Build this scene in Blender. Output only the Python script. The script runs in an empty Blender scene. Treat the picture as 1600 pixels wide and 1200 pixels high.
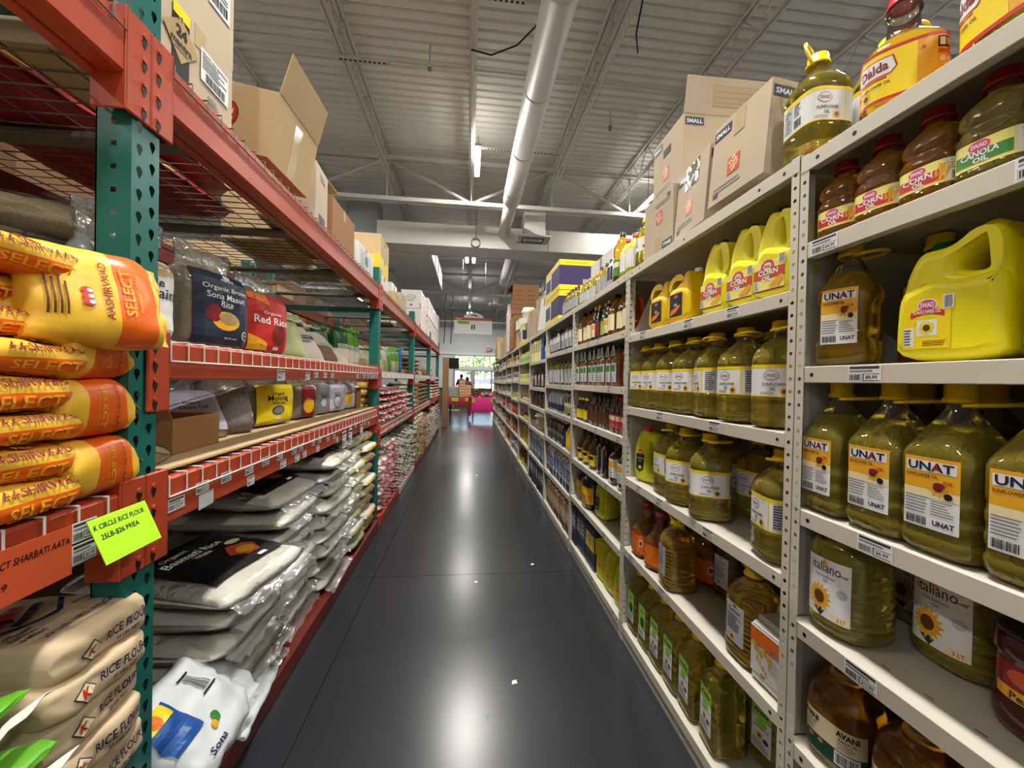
import bpy, bmesh, math, random
from math import pi, sin, cos, radians as R
from mathutils import Vector, Matrix, Euler, noise

scene = bpy.context.scene
C = scene.collection
random.seed(7)

# ---------------------------------------------------------------- camera
F_PX, YAW, PITCH, ROLL, CAM_H = 615.0, R(6.3), R(-0.5), R(1.2), 1.26
cam_d = bpy.data.cameras.new('camera')
cam_d.sensor_fit = 'HORIZONTAL'; cam_d.sensor_width = 36.0
cam_d.lens = 36.0 * F_PX / 1600.0
cam_d.clip_start = 0.02; cam_d.clip_end = 400
cam = bpy.data.objects.new('camera', cam_d); C.objects.link(cam)
fw = Vector((sin(YAW) * cos(PITCH), cos(YAW) * cos(PITCH), sin(PITCH)))
r0 = fw.cross(Vector((0, 0, 1))).normalized(); u0 = r0.cross(fw)
rr = cos(ROLL) * r0 + sin(ROLL) * u0; uu = -sin(ROLL) * r0 + cos(ROLL) * u0
cam.matrix_world = Matrix(((rr.x, uu.x, -fw.x, 0), (rr.y, uu.y, -fw.y, 0), (rr.z, uu.z, -fw.z, CAM_H), (0, 0, 0, 1)))
scene.camera = cam

# ---------------------------------------------------------------- exposure / sky
scene.view_settings.view_transform = 'Standard'
scene.view_settings.look = 'None'
scene.view_settings.gamma = 1.0
scene.view_settings.use_curve_mapping = False
scene.view_settings.exposure = 0.93
cy = scene.cycles
cy.max_bounces = 12; cy.diffuse_bounces = 4; cy.glossy_bounces = 4
cy.transmission_bounces = 10; cy.transparent_max_bounces = 14
cy.caustics_reflective = False; cy.caustics_refractive = False
cy.sample_clamp_indirect = 4.0

world = bpy.data.worlds.new('sky'); scene.world = world
world.use_nodes = True
wn = world.node_tree
sky = wn.nodes.new('ShaderNodeTexSky')
try:
    sky.sky_type = 'NISHITA'; sky.sun_elevation = R(48); sky.sun_rotation = R(200); sky.sun_intensity = 0.25
except Exception:
    pass
wn.links.new(sky.outputs[0], wn.nodes['Background'].inputs[0])
wn.nodes['Background'].inputs[1].default_value = 1.0

LAMP_W = 70.0          # watts of one aisle lamp
# ---------------------------------------------------------------- materials
def S(r, g, b):
    f = lambda c: (c / 12.92) if c <= 0.04045 else ((c + 0.055) / 1.055) ** 2.4
    return (f(r / 255), f(g / 255), f(b / 255), 1)
MATS = {}
def mat(name, col, rough=0.5, metal=0.0, trans=0.0, ior=1.45, alpha=1.0, var=0.0, vscale=20.0, bump=0.0, bscale=60.0, emit=0.0, spec=0.5, coat=0.0, rvar=0.0, stretch=None):
    if name in MATS: return MATS[name]
    m = bpy.data.materials.new(name); m.use_nodes = True; MATS[name] = m
    nt = m.node_tree; p = nt.nodes['Principled BSDF']
    p.inputs['Base Color'].default_value = col
    p.inputs['Roughness'].default_value = rough
    p.inputs['Metallic'].default_value = metal
    p.inputs['Transmission Weight'].default_value = trans
    p.inputs['IOR'].default_value = ior
    p.inputs['Alpha'].default_value = alpha
    p.inputs['Specular IOR Level'].default_value = spec
    p.inputs['Coat Weight'].default_value = coat
    if emit:
        p.inputs['Emission Color'].default_value = col; p.inputs['Emission Strength'].default_value = emit
    m.diffuse_color = col
    if var or bump or rvar:
        tc = nt.nodes.new('ShaderNodeTexCoord')
        src = tc.outputs['Object']
        if stretch:
            mp = nt.nodes.new('ShaderNodeMapping'); mp.inputs['Scale'].default_value = stretch
            nt.links.new(src, mp.inputs[0]); src = mp.outputs[0]
    if var or rvar:
        n = nt.nodes.new('ShaderNodeTexNoise'); n.inputs['Scale'].default_value = vscale; n.inputs['Detail'].default_value = 4
        nt.links.new(src, n.inputs['Vector'])
        if var:
            mx = nt.nodes.new('ShaderNodeMix'); mx.data_type = 'RGBA'
            mx.inputs[6].default_value = tuple(c * (1 - var) for c in col[:3]) + (1,)
            mx.inputs[7].default_value = tuple(min(1, c * (1 + var)) for c in col[:3]) + (1,)
            nt.links.new(n.outputs[0], mx.inputs[0]); nt.links.new(mx.outputs[2], p.inputs['Base Color'])
        if rvar:
            mr = nt.nodes.new('ShaderNodeMapRange')
            mr.inputs[1].default_value = 0.3; mr.inputs[2].default_value = 0.7
            mr.inputs[3].default_value = max(0.02, rough - rvar); mr.inputs[4].default_value = rough + rvar
            nt.links.new(n.outputs[0], mr.inputs[0]); nt.links.new(mr.outputs[0], p.inputs['Roughness'])
    if bump:
        n2 = nt.nodes.new('ShaderNodeTexNoise'); n2.inputs['Scale'].default_value = bscale; n2.inputs['Detail'].default_value = 3
        nt.links.new(src, n2.inputs['Vector'])
        b = nt.nodes.new('ShaderNodeBump'); b.inputs['Strength'].default_value = bump; b.inputs['Distance'].default_value = 0.01
        nt.links.new(n2.outputs[0], b.inputs['Height']); nt.links.new(b.outputs[0], p.inputs['Normal'])
    return m
def film_mat(name, tint, gloss=1.0, haze=.06, rough=.08, bump=.5, bscale=30):
    """thin clear plastic: mostly see-through, mirror glints by Fresnel, a little white haze"""
    m = bpy.data.materials.new(name); m.use_nodes = True; MATS[name] = m; nt = m.node_tree; nt.nodes.clear()
    N = nt.nodes.new; L_ = nt.links.new
    out = N('ShaderNodeOutputMaterial'); tr = N('ShaderNodeBsdfTransparent'); tr.inputs[0].default_value = tint
    gl = N('ShaderNodeBsdfGlossy'); gl.inputs['Roughness'].default_value = rough; gl.inputs[0].default_value = (1, 1, 1, 1)
    df = N('ShaderNodeBsdfDiffuse'); df.inputs[0].default_value = (.86, .88, .88, 1)
    fr = N('ShaderNodeFresnel'); fr.inputs[0].default_value = 1.5; mu = N('ShaderNodeMath'); mu.operation = 'MULTIPLY'; mu.inputs[1].default_value = gloss; mu.use_clamp = True
    m1 = N('ShaderNodeMixShader'); m1.inputs[0].default_value = haze; m2 = N('ShaderNodeMixShader')
    L_(tr.outputs[0], m1.inputs[1]); L_(df.outputs[0], m1.inputs[2]); L_(fr.outputs[0], mu.inputs[0]); L_(mu.outputs[0], m2.inputs[0]); L_(m1.outputs[0], m2.inputs[1]); L_(gl.outputs[0], m2.inputs[2]); L_(m2.outputs[0], out.inputs[0])
    tc = N('ShaderNodeTexCoord'); no = N('ShaderNodeTexNoise'); no.inputs['Scale'].default_value = bscale; no.inputs['Detail'].default_value = 3
    bp = N('ShaderNodeBump'); bp.inputs['Strength'].default_value = bump; bp.inputs['Distance'].default_value = .01
    L_(tc.outputs['Object'], no.inputs['Vector']); L_(no.outputs[0], bp.inputs['Height'])
    for q in (gl, df, fr): L_(bp.outputs[0], q.inputs['Normal'])
    m.diffuse_color = tint; return m
INKS = dict(white=(232, 234, 235), black=(22, 22, 24), navy=(30, 32, 72), red=(196, 40, 34), orange=(236, 120, 24), yellow=(246, 218, 20),
            gold=(232, 172, 40), green=(60, 130, 50), lime=(178, 240, 40), dkgreen=(24, 70, 50), brown=(96, 56, 26), grey=(130, 132, 134), ltgrey=(186, 190, 194),
            blue=(32, 84, 160), teal=(20, 90, 90), cream=(238, 226, 180), pink=(214, 60, 130), maroon=(132, 26, 40), ltgreen=(150, 200, 70), slate=(46, 56, 76),
            tan=(176, 148, 104), lilac=(196, 190, 214), deepblue=(30, 44, 70), rust=(200, 84, 44), paleyellow=(244, 234, 130), silver=(160, 164, 170))
def ink(n):
    return mat('ink_' + n, S(*INKS[n]), 0.42)

# ---------------------------------------------------------------- mesh builder
class MB:
    def __init__(s): s.v = []; s.f = []; s.m = []; s.s = []
    def add(s, vs, fs, m=0, smooth=False):
        o = len(s.v); s.v += [tuple(v) for v in vs]
        for f in fs: s.f.append(tuple(i + o for i in f)); s.m.append(m); s.s.append(smooth)
    def box(s, cx, cy, cz, sx, sy, sz, m=0, b=0.0, rot=None):
        hx, hy, hz = sx / 2, sy / 2, sz / 2
        if b <= 0:
            vs = [Vector((x, y, z)) for x in (-hx, hx) for y in (-hy, hy) for z in (-hz, hz)]
            fs = [(0, 1, 3, 2), (4, 6, 7, 5), (0, 4, 5, 1), (2, 3, 7, 6), (0, 2, 6, 4), (1, 5, 7, 3)]
        else:
            b = min(b, hx * .9, hy * .9, hz * .9); ids = {}; vs = []
            for i, x in enumerate((-1, 1)):
                for j, y in enumerate((-1, 1)):
                    for k, z in enumerate((-1, 1)):
                        for t in range(3):
                            ids[i, j, k, t] = len(vs)
                            vs.append(Vector((x * (hx - (b if t != 0 else 0)), y * (hy - (b if t != 1 else 0)), z * (hz - (b if t != 2 else 0)))))
            fs = []
            for i in (0, 1):
                fs.append([ids[i, a, c, 0] for a, c in ((0, 0), (1, 0), (1, 1), (0, 1))])
                fs.append([ids[a, i, c, 1] for a, c in ((0, 0), (1, 0), (1, 1), (0, 1))])
                fs.append([ids[a, c, i, 2] for a, c in ((0, 0), (1, 0), (1, 1), (0, 1))])
                for j in (0, 1):
                    fs.append([ids[i, j, 0, 0], ids[i, j, 1, 0], ids[i, j, 1, 1], ids[i, j, 0, 1]])
                    fs.append([ids[i, 0, j, 0], ids[i, 1, j, 0], ids[i, 1, j, 2], ids[i, 0, j, 2]])
                    fs.append([ids[0, i, j, 1], ids[1, i, j, 1], ids[1, i, j, 2], ids[0, i, j, 2]])
                    for k in (0, 1): fs.append([ids[i, j, k, 0], ids[i, j, k, 1], ids[i, j, k, 2]])
            out = []
            for f in fs:
                c = sum((vs[q] for q in f), Vector()) / len(f)
                n = (vs[f[1]] - vs[f[0]]).cross(vs[f[2]] - vs[f[0]])
                out.append(f if n.dot(c) > 0 else f[::-1])
            fs = out
        M = rot if rot is not None else Matrix.Identity(3)
        s.add([M @ v + Vector((cx, cy, cz)) for v in vs], fs, m)
    def span(s, x0, x1, y0, y1, z0, z1, m=0, b=0.0):
        s.box((x0 + x1) / 2, (y0 + y1) / 2, (z0 + z1) / 2, abs(x1 - x0), abs(y1 - y0), abs(z1 - z0), m, b)
    def tube(s, pts, r, n=6, m=0, closed=False, smooth=True):
        pts = [Vector(p) for p in pts]; N = len(pts); rings = []
        rad = r if isinstance(r, (list, tuple)) else [r] * N
        for i, p in enumerate(pts):
            a = pts[(i - 1) % N] if (closed or i > 0) else p
            b = pts[(i + 1) % N] if (closed or i < N - 1) else p
            t = (b - a).normalized()
            up = Vector((0, 0, 1)) if abs(t.z) < .9 else Vector((1, 0, 0))
            x = t.cross(up).normalized(); y = x.cross(t)
            rings.append([p + rad[i] * (cos(2 * pi * k / n) * x + sin(2 * pi * k / n) * y) for k in range(n)])
        s.loft(rings, m, not closed, not closed, smooth, closed)
    def loft(s, rings, m=0, cap0=True, cap1=True, smooth=True, closed=False):
        n = len(rings[0]); vs = [v for r in rings for v in r]; fs = []
        K = len(rings)
        for i in range(K if closed else K - 1):
            j = (i + 1) % K
            for k in range(n):
                fs.append((i * n + k, i * n + (k + 1) % n, j * n + (k + 1) % n, j * n + k))
        mm = m if callable(m) else None
        o = len(s.v); s.v += [tuple(v) for v in vs]
        for q, f in enumerate(fs):
            s.f.append(tuple(i + o for i in f)); s.m.append(mm(q // n, q % n) if mm else m); s.s.append(smooth)
        if cap0: s.f.append(tuple(o + k for k in range(n))[::-1]); s.m.append(mm(0, 0) if mm else m); s.s.append(False)
        if cap1: s.f.append(tuple(o + (K - 1) * n + k for k in range(n))); s.m.append(mm(K - 2, 0) if mm else m); s.s.append(False)
    def build(s, name, mats, parent=None, loc=None):
        me = bpy.data.meshes.new(name); me.from_pydata(s.v, [], s.f)
        if not isinstance(mats, (list, tuple)): mats = [mats]
        for m in mats: me.materials.append(m)
        me.polygons.foreach_set('material_index', s.m); me.polygons.foreach_set('use_smooth', s.s)
        me.update()
        return obj(name, me, parent, loc)
def obj(name, me, parent=None, loc=None):
    o = bpy.data.objects.new(name, me); C.objects.link(o)
    if parent: o.parent = parent
    if loc: o.location = loc
    return o
def thing(name, label, cat, loc=(0, 0, 0), rot=0.0, group=None):
    o = bpy.data.objects.new(name, None); C.objects.link(o); o.empty_display_size = .05
    o.location = loc; o.rotation_euler = rot if isinstance(rot, (tuple, list)) else (0, 0, rot)
    return tag(o, label, cat, group)
def tag(o, label, cat, group=None):
    o['label'] = label; o['category'] = cat
    if group: o['group'] = group
    return o
def struct(o): o['kind'] = 'structure'; return o
KIDS = {}
def copy_tree(o, parent=None):
    c = o.copy(); C.objects.link(c)
    if parent: c.parent = parent
    for ch in o.children: copy_tree(ch, c)
    return c
USED = set()
def put(proto, loc, rot=0.0, label=None, group=None, scale=None):
    """the first call moves the prototype itself, later calls copy it"""
    if proto.name in USED: o = copy_tree(proto)
    else: o = proto; USED.add(proto.name)
    o.location = loc; o.rotation_euler = rot if isinstance(rot, (tuple, list)) else (0, 0, rot)
    if scale: o.scale = scale if isinstance(scale, (tuple, list)) else (scale,) * 3
    if label: o['label'] = label
    if group: o['group'] = group
    return o
ORD = ['nearest', 'second', 'third', 'fourth', 'fifth', 'sixth', 'seventh', 'eighth', 'ninth', 'tenth', 'eleventh', 'twelfth', 'thirteenth', 'fourteenth', 'fifteenth', 'sixteenth', 'seventeenth', 'eighteenth', 'nineteenth', 'twentieth']

# ---------------------------------------------------------------- lettering
_TX = {}
def text_geo(t, bold=0.0):
    key = (t, bold)
    if key not in _TX:
        cu = bpy.data.curves.new('t', 'FONT'); cu.body = t; cu.resolution_u = 2; cu.offset = bold; cu.fill_mode = 'FRONT'
        o = bpy.data.objects.new('t', cu); me = o.to_mesh()
        vs = [(v.co.x, v.co.y) for v in me.vertices]; fs = [tuple(p.vertices) for p in me.polygons]
        # keep every face wound upwards
        out = []
        for f in fs:
            a = sum(vs[f[i]][0] * vs[f[(i + 1) % len(f)]][1] - vs[f[(i + 1) % len(f)]][0] * vs[f[i]][1] for i in range(len(f)))
            out.append(f if a > 0 else f[::-1])
        o.to_mesh_clear(); bpy.data.objects.remove(o); bpy.data.curves.remove(cu)
        if not vs: vs = [(0, 0)]
        x0 = min(v[0] for v in vs); x1 = max(v[0] for v in vs); y0 = min(v[1] for v in vs); y1 = max(v[1] for v in vs)
        _TX[key] = ([(v[0] - (x0 + x1) / 2, v[1] - (y0 + y1) / 2) for v in vs], out, x1 - x0, max(1e-6, y1 - y0))
    return _TX[key]
def slice_poly(vs, fs, w):
    """cut convex faces into pieces no larger than w, so that print can follow a curved surface"""
    V = []; F_ = []
    def clip(p, ax, c, keep_low):
        o = []
        for i in range(len(p)):
            a, b = p[i], p[(i + 1) % len(p)]; ia = (a[ax] <= c) == keep_low; ib = (b[ax] <= c) == keep_low
            if ia: o.append(a)
            if ia != ib:
                t = (c - a[ax]) / (b[ax] - a[ax]); q = [a[0] + (b[0] - a[0]) * t, a[1] + (b[1] - a[1]) * t]; q[ax] = c; o.append(tuple(q))
        return o
    for f in fs:
        todo = [[tuple(vs[i]) for i in f]]
        for ax in (0, 1):
            nxt = []
            for p in todo:
                lo = min(q[ax] for q in p); hi = max(q[ax] for q in p); n = int((hi - lo) / w) + 1
                if n == 1: nxt.append(p); continue
                rest = p
                for k in range(1, n):
                    c = lo + (hi - lo) * k / n; a = clip(rest, ax, c, True); rest = clip(rest, ax, c, False)
                    if len(a) > 2: nxt.append(a)
                    if len(rest) < 3: break
                if len(rest) > 2: nxt.append(rest)
            todo = nxt
        for p in todo: F_.append(tuple(range(len(V), len(V) + len(p)))); V += p
    return V, F_
class Label:
    """flat print in metres: x to the reader's right, y up"""
    def __init__(s): s.p = []
    def poly(s, vs, fs, ik, layer): s.p.append((vs, fs, ik, layer))
    def rect(s, x0, y0, x1, y1, ik, layer=0, nx=1, ny=1):
        vs = [(x0 + (x1 - x0) * i / nx, y0 + (y1 - y0) * j / ny) for j in range(ny + 1) for i in range(nx + 1)]
        fs = [(j * (nx + 1) + i, j * (nx + 1) + i + 1, (j + 1) * (nx + 1) + i + 1, (j + 1) * (nx + 1) + i) for j in range(ny) for i in range(nx)]
        s.poly(vs, fs, ik, layer); return s
    def ngon(s, pts, ik, layer=1): s.poly(list(pts), [tuple(range(len(pts)))], ik, layer); return s
    def fan(s, cx, cy, pts, ik, layer=1):
        s.poly([(cx, cy)] + list(pts), [(0, i + 1, (i + 1) % len(pts) + 1) for i in range(len(pts))], ik, layer); return s
    def ell(s, cx, cy, rx, ry, ik, layer=1, n=14):
        return s.ngon([(cx + rx * cos(2 * pi * i / n), cy + ry * sin(2 * pi * i / n)) for i in range(n)], ik, layer)
    def text(s, t, cx, cy, h, ik, w=None, layer=2, rot=0.0, bold=0.02, shear=0.0):
        vs, fs, tw, th = text_geo(t, bold); k = h / th; kx = k if w is None else min(w / tw, k * 1.6) if tw > 1e-6 else k
        c, sn = cos(rot), sin(rot); o = []
        for x, y in vs:
            X = x * kx + shear * y * k; Y = y * k; o.append((cx + c * X - sn * Y, cy + sn * X + c * Y))
        s.poly(o, fs, ik, layer); return s
    def lines(s, x0, y0, x1, y1, n, ik='grey', layer=1, seed=0):
        rnd = random.Random(seed); h = (y1 - y0) / n
        for i in range(n):
            s.rect(x0, y0 + i * h + h * .3, x0 + (x1 - x0) * rnd.uniform(.6, 1), y0 + i * h + h * .7, ik, layer, 2, 1)
        return s
    def bars(s, x0, y0, x1, y1, ik='black', layer=1, n=12, seed=1):
        rnd = random.Random(seed); w = (x1 - x0) / n
        for i in range(n):
            a = x0 + i * w; s.rect(a, y0, a + w * rnd.uniform(.3, .8), y1, ik, layer)
        return s
    def sunflower(s, cx, cy, r, layer=1, pet='gold', n=14):
        pts = []
        for i in range(n * 2):
            q = r if i % 2 == 0 else r * .68
            pts.append((cx + q * cos(pi * i / n), cy + q * sin(pi * i / n)))
        s.fan(cx, cy, pts, pet, layer); s.ell(cx, cy, r * .45, r * .45, 'brown', layer + 1, 10); return s
    def build(s, name, f, parent=None, step=0.0005, maxw=0.0):
        mb = MB(); inks = []
        for vs, fs, ik, layer in s.p:
            if maxw: vs, fs = slice_poly(vs, fs, maxw)
            if ik not in inks: inks.append(ik)
            mb.add([f(x, y, step * (layer + 1)) for x, y in vs], fs, inks.index(ik))
        return mb.build(name, [ink(i) for i in inks], parent)
def flat(origin, ex, ey):
    o = Vector(origin); ex = Vector(ex).normalized(); ey = Vector(ey).normalized(); n = ex.cross(ey)
    return lambda x, y, h: o + ex * x + ey * y + n * h
XM = lambda x, y=0, z=0: flat((x, y, z), (0, -1, 0), (0, 0, 1))     # print on a face that looks towards -X
XP = lambda x, y=0, z=0: flat((x, y, z), (0, 1, 0), (0, 0, 1))      # print on a face that looks towards +X
YM = lambda x, y=0, z=0: flat((x, y, z), (1, 0, 0), (0, 0, 1))      # print on a face that looks towards -Y

# ---------------------------------------------------------------- bottles
def se(a, b, e, t):
    c, s_ = cos(t), sin(t)
    return (math.copysign(abs(c) ** (2 / e), c) * a, math.copysign(abs(s_) ** (2 / e), s_) * b)
def prof_at(prof, z):
    for i in range(len(prof) - 1):
        if prof[i][0] <= z <= prof[i + 1][0]:
            p, q = prof[i], prof[i + 1]; k = (z - p[0]) / max(1e-9, q[0] - p[0])
            return tuple(p[j] + (q[j] - p[j]) * k for j in range(1, 4))
    return prof[-1][1:4]
def wrap(prof, face=pi, zr=None):
    """print wrapped on a lofted bottle; x=0 looks towards -X"""
    cache = {}
    def table(z):
        z = round(z, 4)
        if z not in cache:
            q3 = [prof_at(prof, zr[0] + (zr[1] - zr[0]) * i_ / 24) for i_ in range(25)] if zr else [prof_at(prof, z)]
            a, b, e = max(q_[0] for q_ in q3), max(q_[1] for q_ in q3), prof_at(prof, z)[2]; pts = [Vector(se(a, b, e, face + 2 * pi * i / 160)) for i in range(161)]
            L = [0]
            for i in range(160): L.append(L[-1] + (pts[i + 1] - pts[i]).length)
            cache[z] = (pts, L)
        return cache[z]
    def f(x, z, h):
        pts, L = table(z); q = x % L[-1]
        lo, hi = 0, 160
        while hi - lo > 1:
            md = (lo + hi) // 2
            if L[md] <= q: lo = md
            else: hi = md
        k = (q - L[lo]) / max(1e-9, L[hi] - L[lo]); p = pts[lo].lerp(pts[hi], k)
        t = (pts[hi] - pts[lo]).normalized(); n = Vector((t.y, -t.x))
        return Vector((p.x + n.x * h, p.y + n.y * h, z))
    return f
def bottle_body(prof, N=28, m_low=0, m_top=1, fill=None, name='body', mats=None, parent=None):
    mb = MB()
    ring = lambda p: [Vector(se(p[1], p[2], p[3], 2 * pi * k / N) + (p[0],)) for k in range(N)]
    if fill is None:
        mb.loft([ring(p) for p in prof], m_low)
    else:
        lo = [p for p in prof if p[0] < fill] + [(fill,) + tuple(prof_at(prof, fill))]
        hi = [(fill,) + tuple(prof_at(prof, fill))] + [p for p in prof if p[0] > fill]
        mb.loft([ring(p) for p in lo], m_low, True, True)
        mb.loft([ring(p) for p in hi], m_top, False, False)
    return mb.build(name, mats, parent)
def cap_mesh(r, h, z, N=18, grip=True):
    mb = MB()
    def ring(rad, zz, g): return [Vector((rad * (1 - (.05 if g and k % 2 else 0)) * cos(2 * pi * k / N), rad * (1 - (.05 if g and k % 2 else 0)) * sin(2 * pi * k / N), zz)) for k in range(N)]
    mb.loft([ring(r * 1.12, z, False), ring(r * 1.12, z + h * .22, False), ring(r, z + h * .26, grip), ring(r, z + h * .9, grip), ring(r * .9, z + h, False)], 0)
    return mb
def ring_handle(z, r, reach, thick, tilt=0.0, face=pi, up=False):
    """a carrying loop fixed to the neck ring"""
    mb = MB(); pts = []
    for i in range(15):
        t = -2.5 + 5.0 * i / 14
        x = reach * .5 + reach * .55 * cos(t); y = r * 1.15 * sin(t) * (1.0 if cos(t) < .2 else .9)
        pts.append(Vector((x, y, 0)))
    M = Matrix.Rotation(face, 3, 'Z') @ Matrix.Rotation(-tilt, 3, 'Y')
    mb.tube([M @ p + Vector((0, 0, z)) for p in pts], thick, 6, 0)
    return mb

# ---------------------------------------------------------------- soft bags
def zrange(L): return (min(v[1] for p in L.p for v in p[0]), max(v[1] for p in L.p for v in p[0]))
class Bag:
    """stuffed bag: length along Y, width along X, lying on z=0"""
    def __init__(s, L, W, T, seed=0, e=2.6, p=5.0, amp=.006, crease=.006, flat_=.75, sag=0.0, freq=9.0):
        s.__dict__.update(L=L, W=W, T=T, seed=seed, e=e, p=p, amp=amp, crease=crease, flat_=flat_, sag=sag, freq=freq)
    def pt(s, u, th, h=0.0):
        k = max(0.02, (1 - abs(u) ** s.p)) ** .5
        w = s.W / 2 * (1 - .10 * abs(u) ** 6)
        c, sn = cos(th), sin(th)
        x = math.copysign(abs(c) ** (2 / s.e), c) * w
        z = math.copysign(abs(sn) ** (2 / s.e), sn) * s.T / 2 * k
        if z < 0: z *= s.flat_
        y = u * s.L / 2
        q = Vector((x * s.freq + s.seed * 7.3, y * s.freq - s.seed * 3.1, z * s.freq * 1.4 + s.seed))
        d = noise.noise(q) * s.amp + noise.noise(q * 2.7) * s.amp * .45
        d += s.crease * abs(u) ** 4 * sin(x * 90 + 3 * noise.noise(q))
        n = Vector((c / max(.01, s.W), 0, sn / max(.01, s.T))).normalized()
        base = s.T / 2 * s.flat_
        zz = z + base - s.sag * abs(u) ** 2 * s.T
        return Vector((x, y, zz)) + n * (d + h)
    def th(s, k, nt):
        q = 4.0 * k / nt; b = int(q); t = q - b; w = .5 * (2 * t) ** (s.e / 2) if t < .5 else 1 - .5 * (2 * (1 - t)) ** (s.e / 2)
        return (b + w) * pi / 2
    def mesh(s, nu=18, nt=20, m=0, mb=None, h=0.0):
        mb = mb or MB(); rings = []
        for i in range(nu + 1):
            t = -1 + 2 * i / nu; u = math.copysign(abs(t) ** .8, t)
            rings.append([s.pt(u, -s.th(k, nt), h) for k in range(nt)])
        mb.loft(rings, m); return mb
    def seam(s, mb, end, ln=.025, m=0, n=12, curl=.2):
        """flat sewn or welded end"""
        pts0 = []; pts1 = []
        for i in range(n + 1):
            x = (-1 + 2 * i / n) * s.W / 2 * .9
            z0 = s.T / 2 * s.flat_ - s.sag * s.T + .004 * sin(x * 60 + s.seed)
            pts0.append(Vector((x, end * s.L / 2 * .985, z0))); pts1.append(Vector((x * 1.02, end * (s.L / 2 + ln), z0 - ln * curl + .006 * sin(x * 85 + s.seed * 2))))
        vs = pts0 + pts1 + [p + Vector((0, 0, .0015)) for p in pts0 + pts1]; K = n + 1; fs = []
        for i in range(n):
            fs.append((i, i + 1, K + i + 1, K + i)); fs.append((2 * K + i, 3 * K + i, 3 * K + i + 1, 2 * K + i + 1)); fs.append((K + i, K + i + 1, 3 * K + i + 1, 3 * K + i))
        mb.add(vs, fs, m, True)
    def top(s, x0=0.0, y0=0.0, rot=0.0):
        """print on the upper face: label x,y -> bag surface"""
        cr, sr = cos(rot), sin(rot)
        def f(x, y, h):
            X = x0 + cr * x - sr * y; Y = y0 + sr * x + cr * y
            u = max(-.98, min(.98, Y / (s.L / 2))); cx = max(-.98, min(.98, X / (s.W / 2 * (1 - .10 * abs(u) ** 6))))
            th = math.acos(math.copysign(abs(cx) ** (s.e / 2), cx))
            return s.pt(u, th, h + .0022)
        return f
    def side(s, y0=0.0, th0=0.0, sgn=1):
        """print on the long edge that looks towards +X; x runs along the length"""
        tab = []; acc = 0; prev = None
        for i in range(201):
            th = (i / 100 - 1); th = math.copysign(1.5 * abs(th) ** (s.e / 2), th); c, sn = cos(th), sin(th)
            p = (abs(c) ** (2 / s.e) * s.W / 2, math.copysign(abs(sn) ** (2 / s.e), sn) * s.T / 2 * (s.flat_ if sn < 0 else 1))
            if prev: acc += math.hypot(p[0] - prev[0], p[1] - prev[1])
            tab.append((acc, th)); prev = p
        mid = tab[100][0]
        def f(x, y, h):
            u = max(-.98, min(.98, (x * sgn + y0) / (s.L / 2))); q = max(0, min(acc, mid + y))
            lo, hi = 0, 200
            while hi - lo > 1:
                m_ = (lo + hi) // 2
                if tab[m_][0] <= q: lo = m_
                else: hi = m_
            k = (q - tab[lo][0]) / max(1e-9, tab[hi][0] - tab[lo][0])
            return s.pt(u, tab[lo][1] + k * (tab[hi][1] - tab[lo][1]), h + .0026)
        return f
def film_mesh(B, nu=14, nt=16, h=.004, seed=0, amp=.006, tail=.07):
    """loose clear film round a bag, with a crumpled tail"""
    rings = []
    K = nu + 3
    for i in range(K):
        ext = 0
        if i < nu + 1: u = -1 + 2 * i / nu; u = math.copysign(abs(u) ** .85, u)
        else: u = 1; ext = tail * (i - nu) / 2
        ring = []
        for k in range(nt):
            p = B.pt(u, -B.th(k, nt), h)
            q = Vector((p.x * 26 + seed, p.y * 26, p.z * 26)); d = noise.noise(q) * amp + abs(noise.noise(q * 2.1)) * amp
            c = Vector((0, p.y, B.T / 2 * B.flat_))
            v = (p - c); v = v.normalized() if v.length > 1e-6 else Vector((0, 0, 1))
            p = p + v * (d + amp * .3)
            if ext: p = Vector((p.x * (1 + ext), p.y + ext + noise.noise(q) * .02, max(.002, p.z + noise.noise(q + Vector((9, 9, 9))) * .03)))
            p.z = max(.0005, p.z)
            ring.append(p)
        rings.append(ring)
    mb = MB(); mb.loft(rings, 0, True, True); return mb

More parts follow.
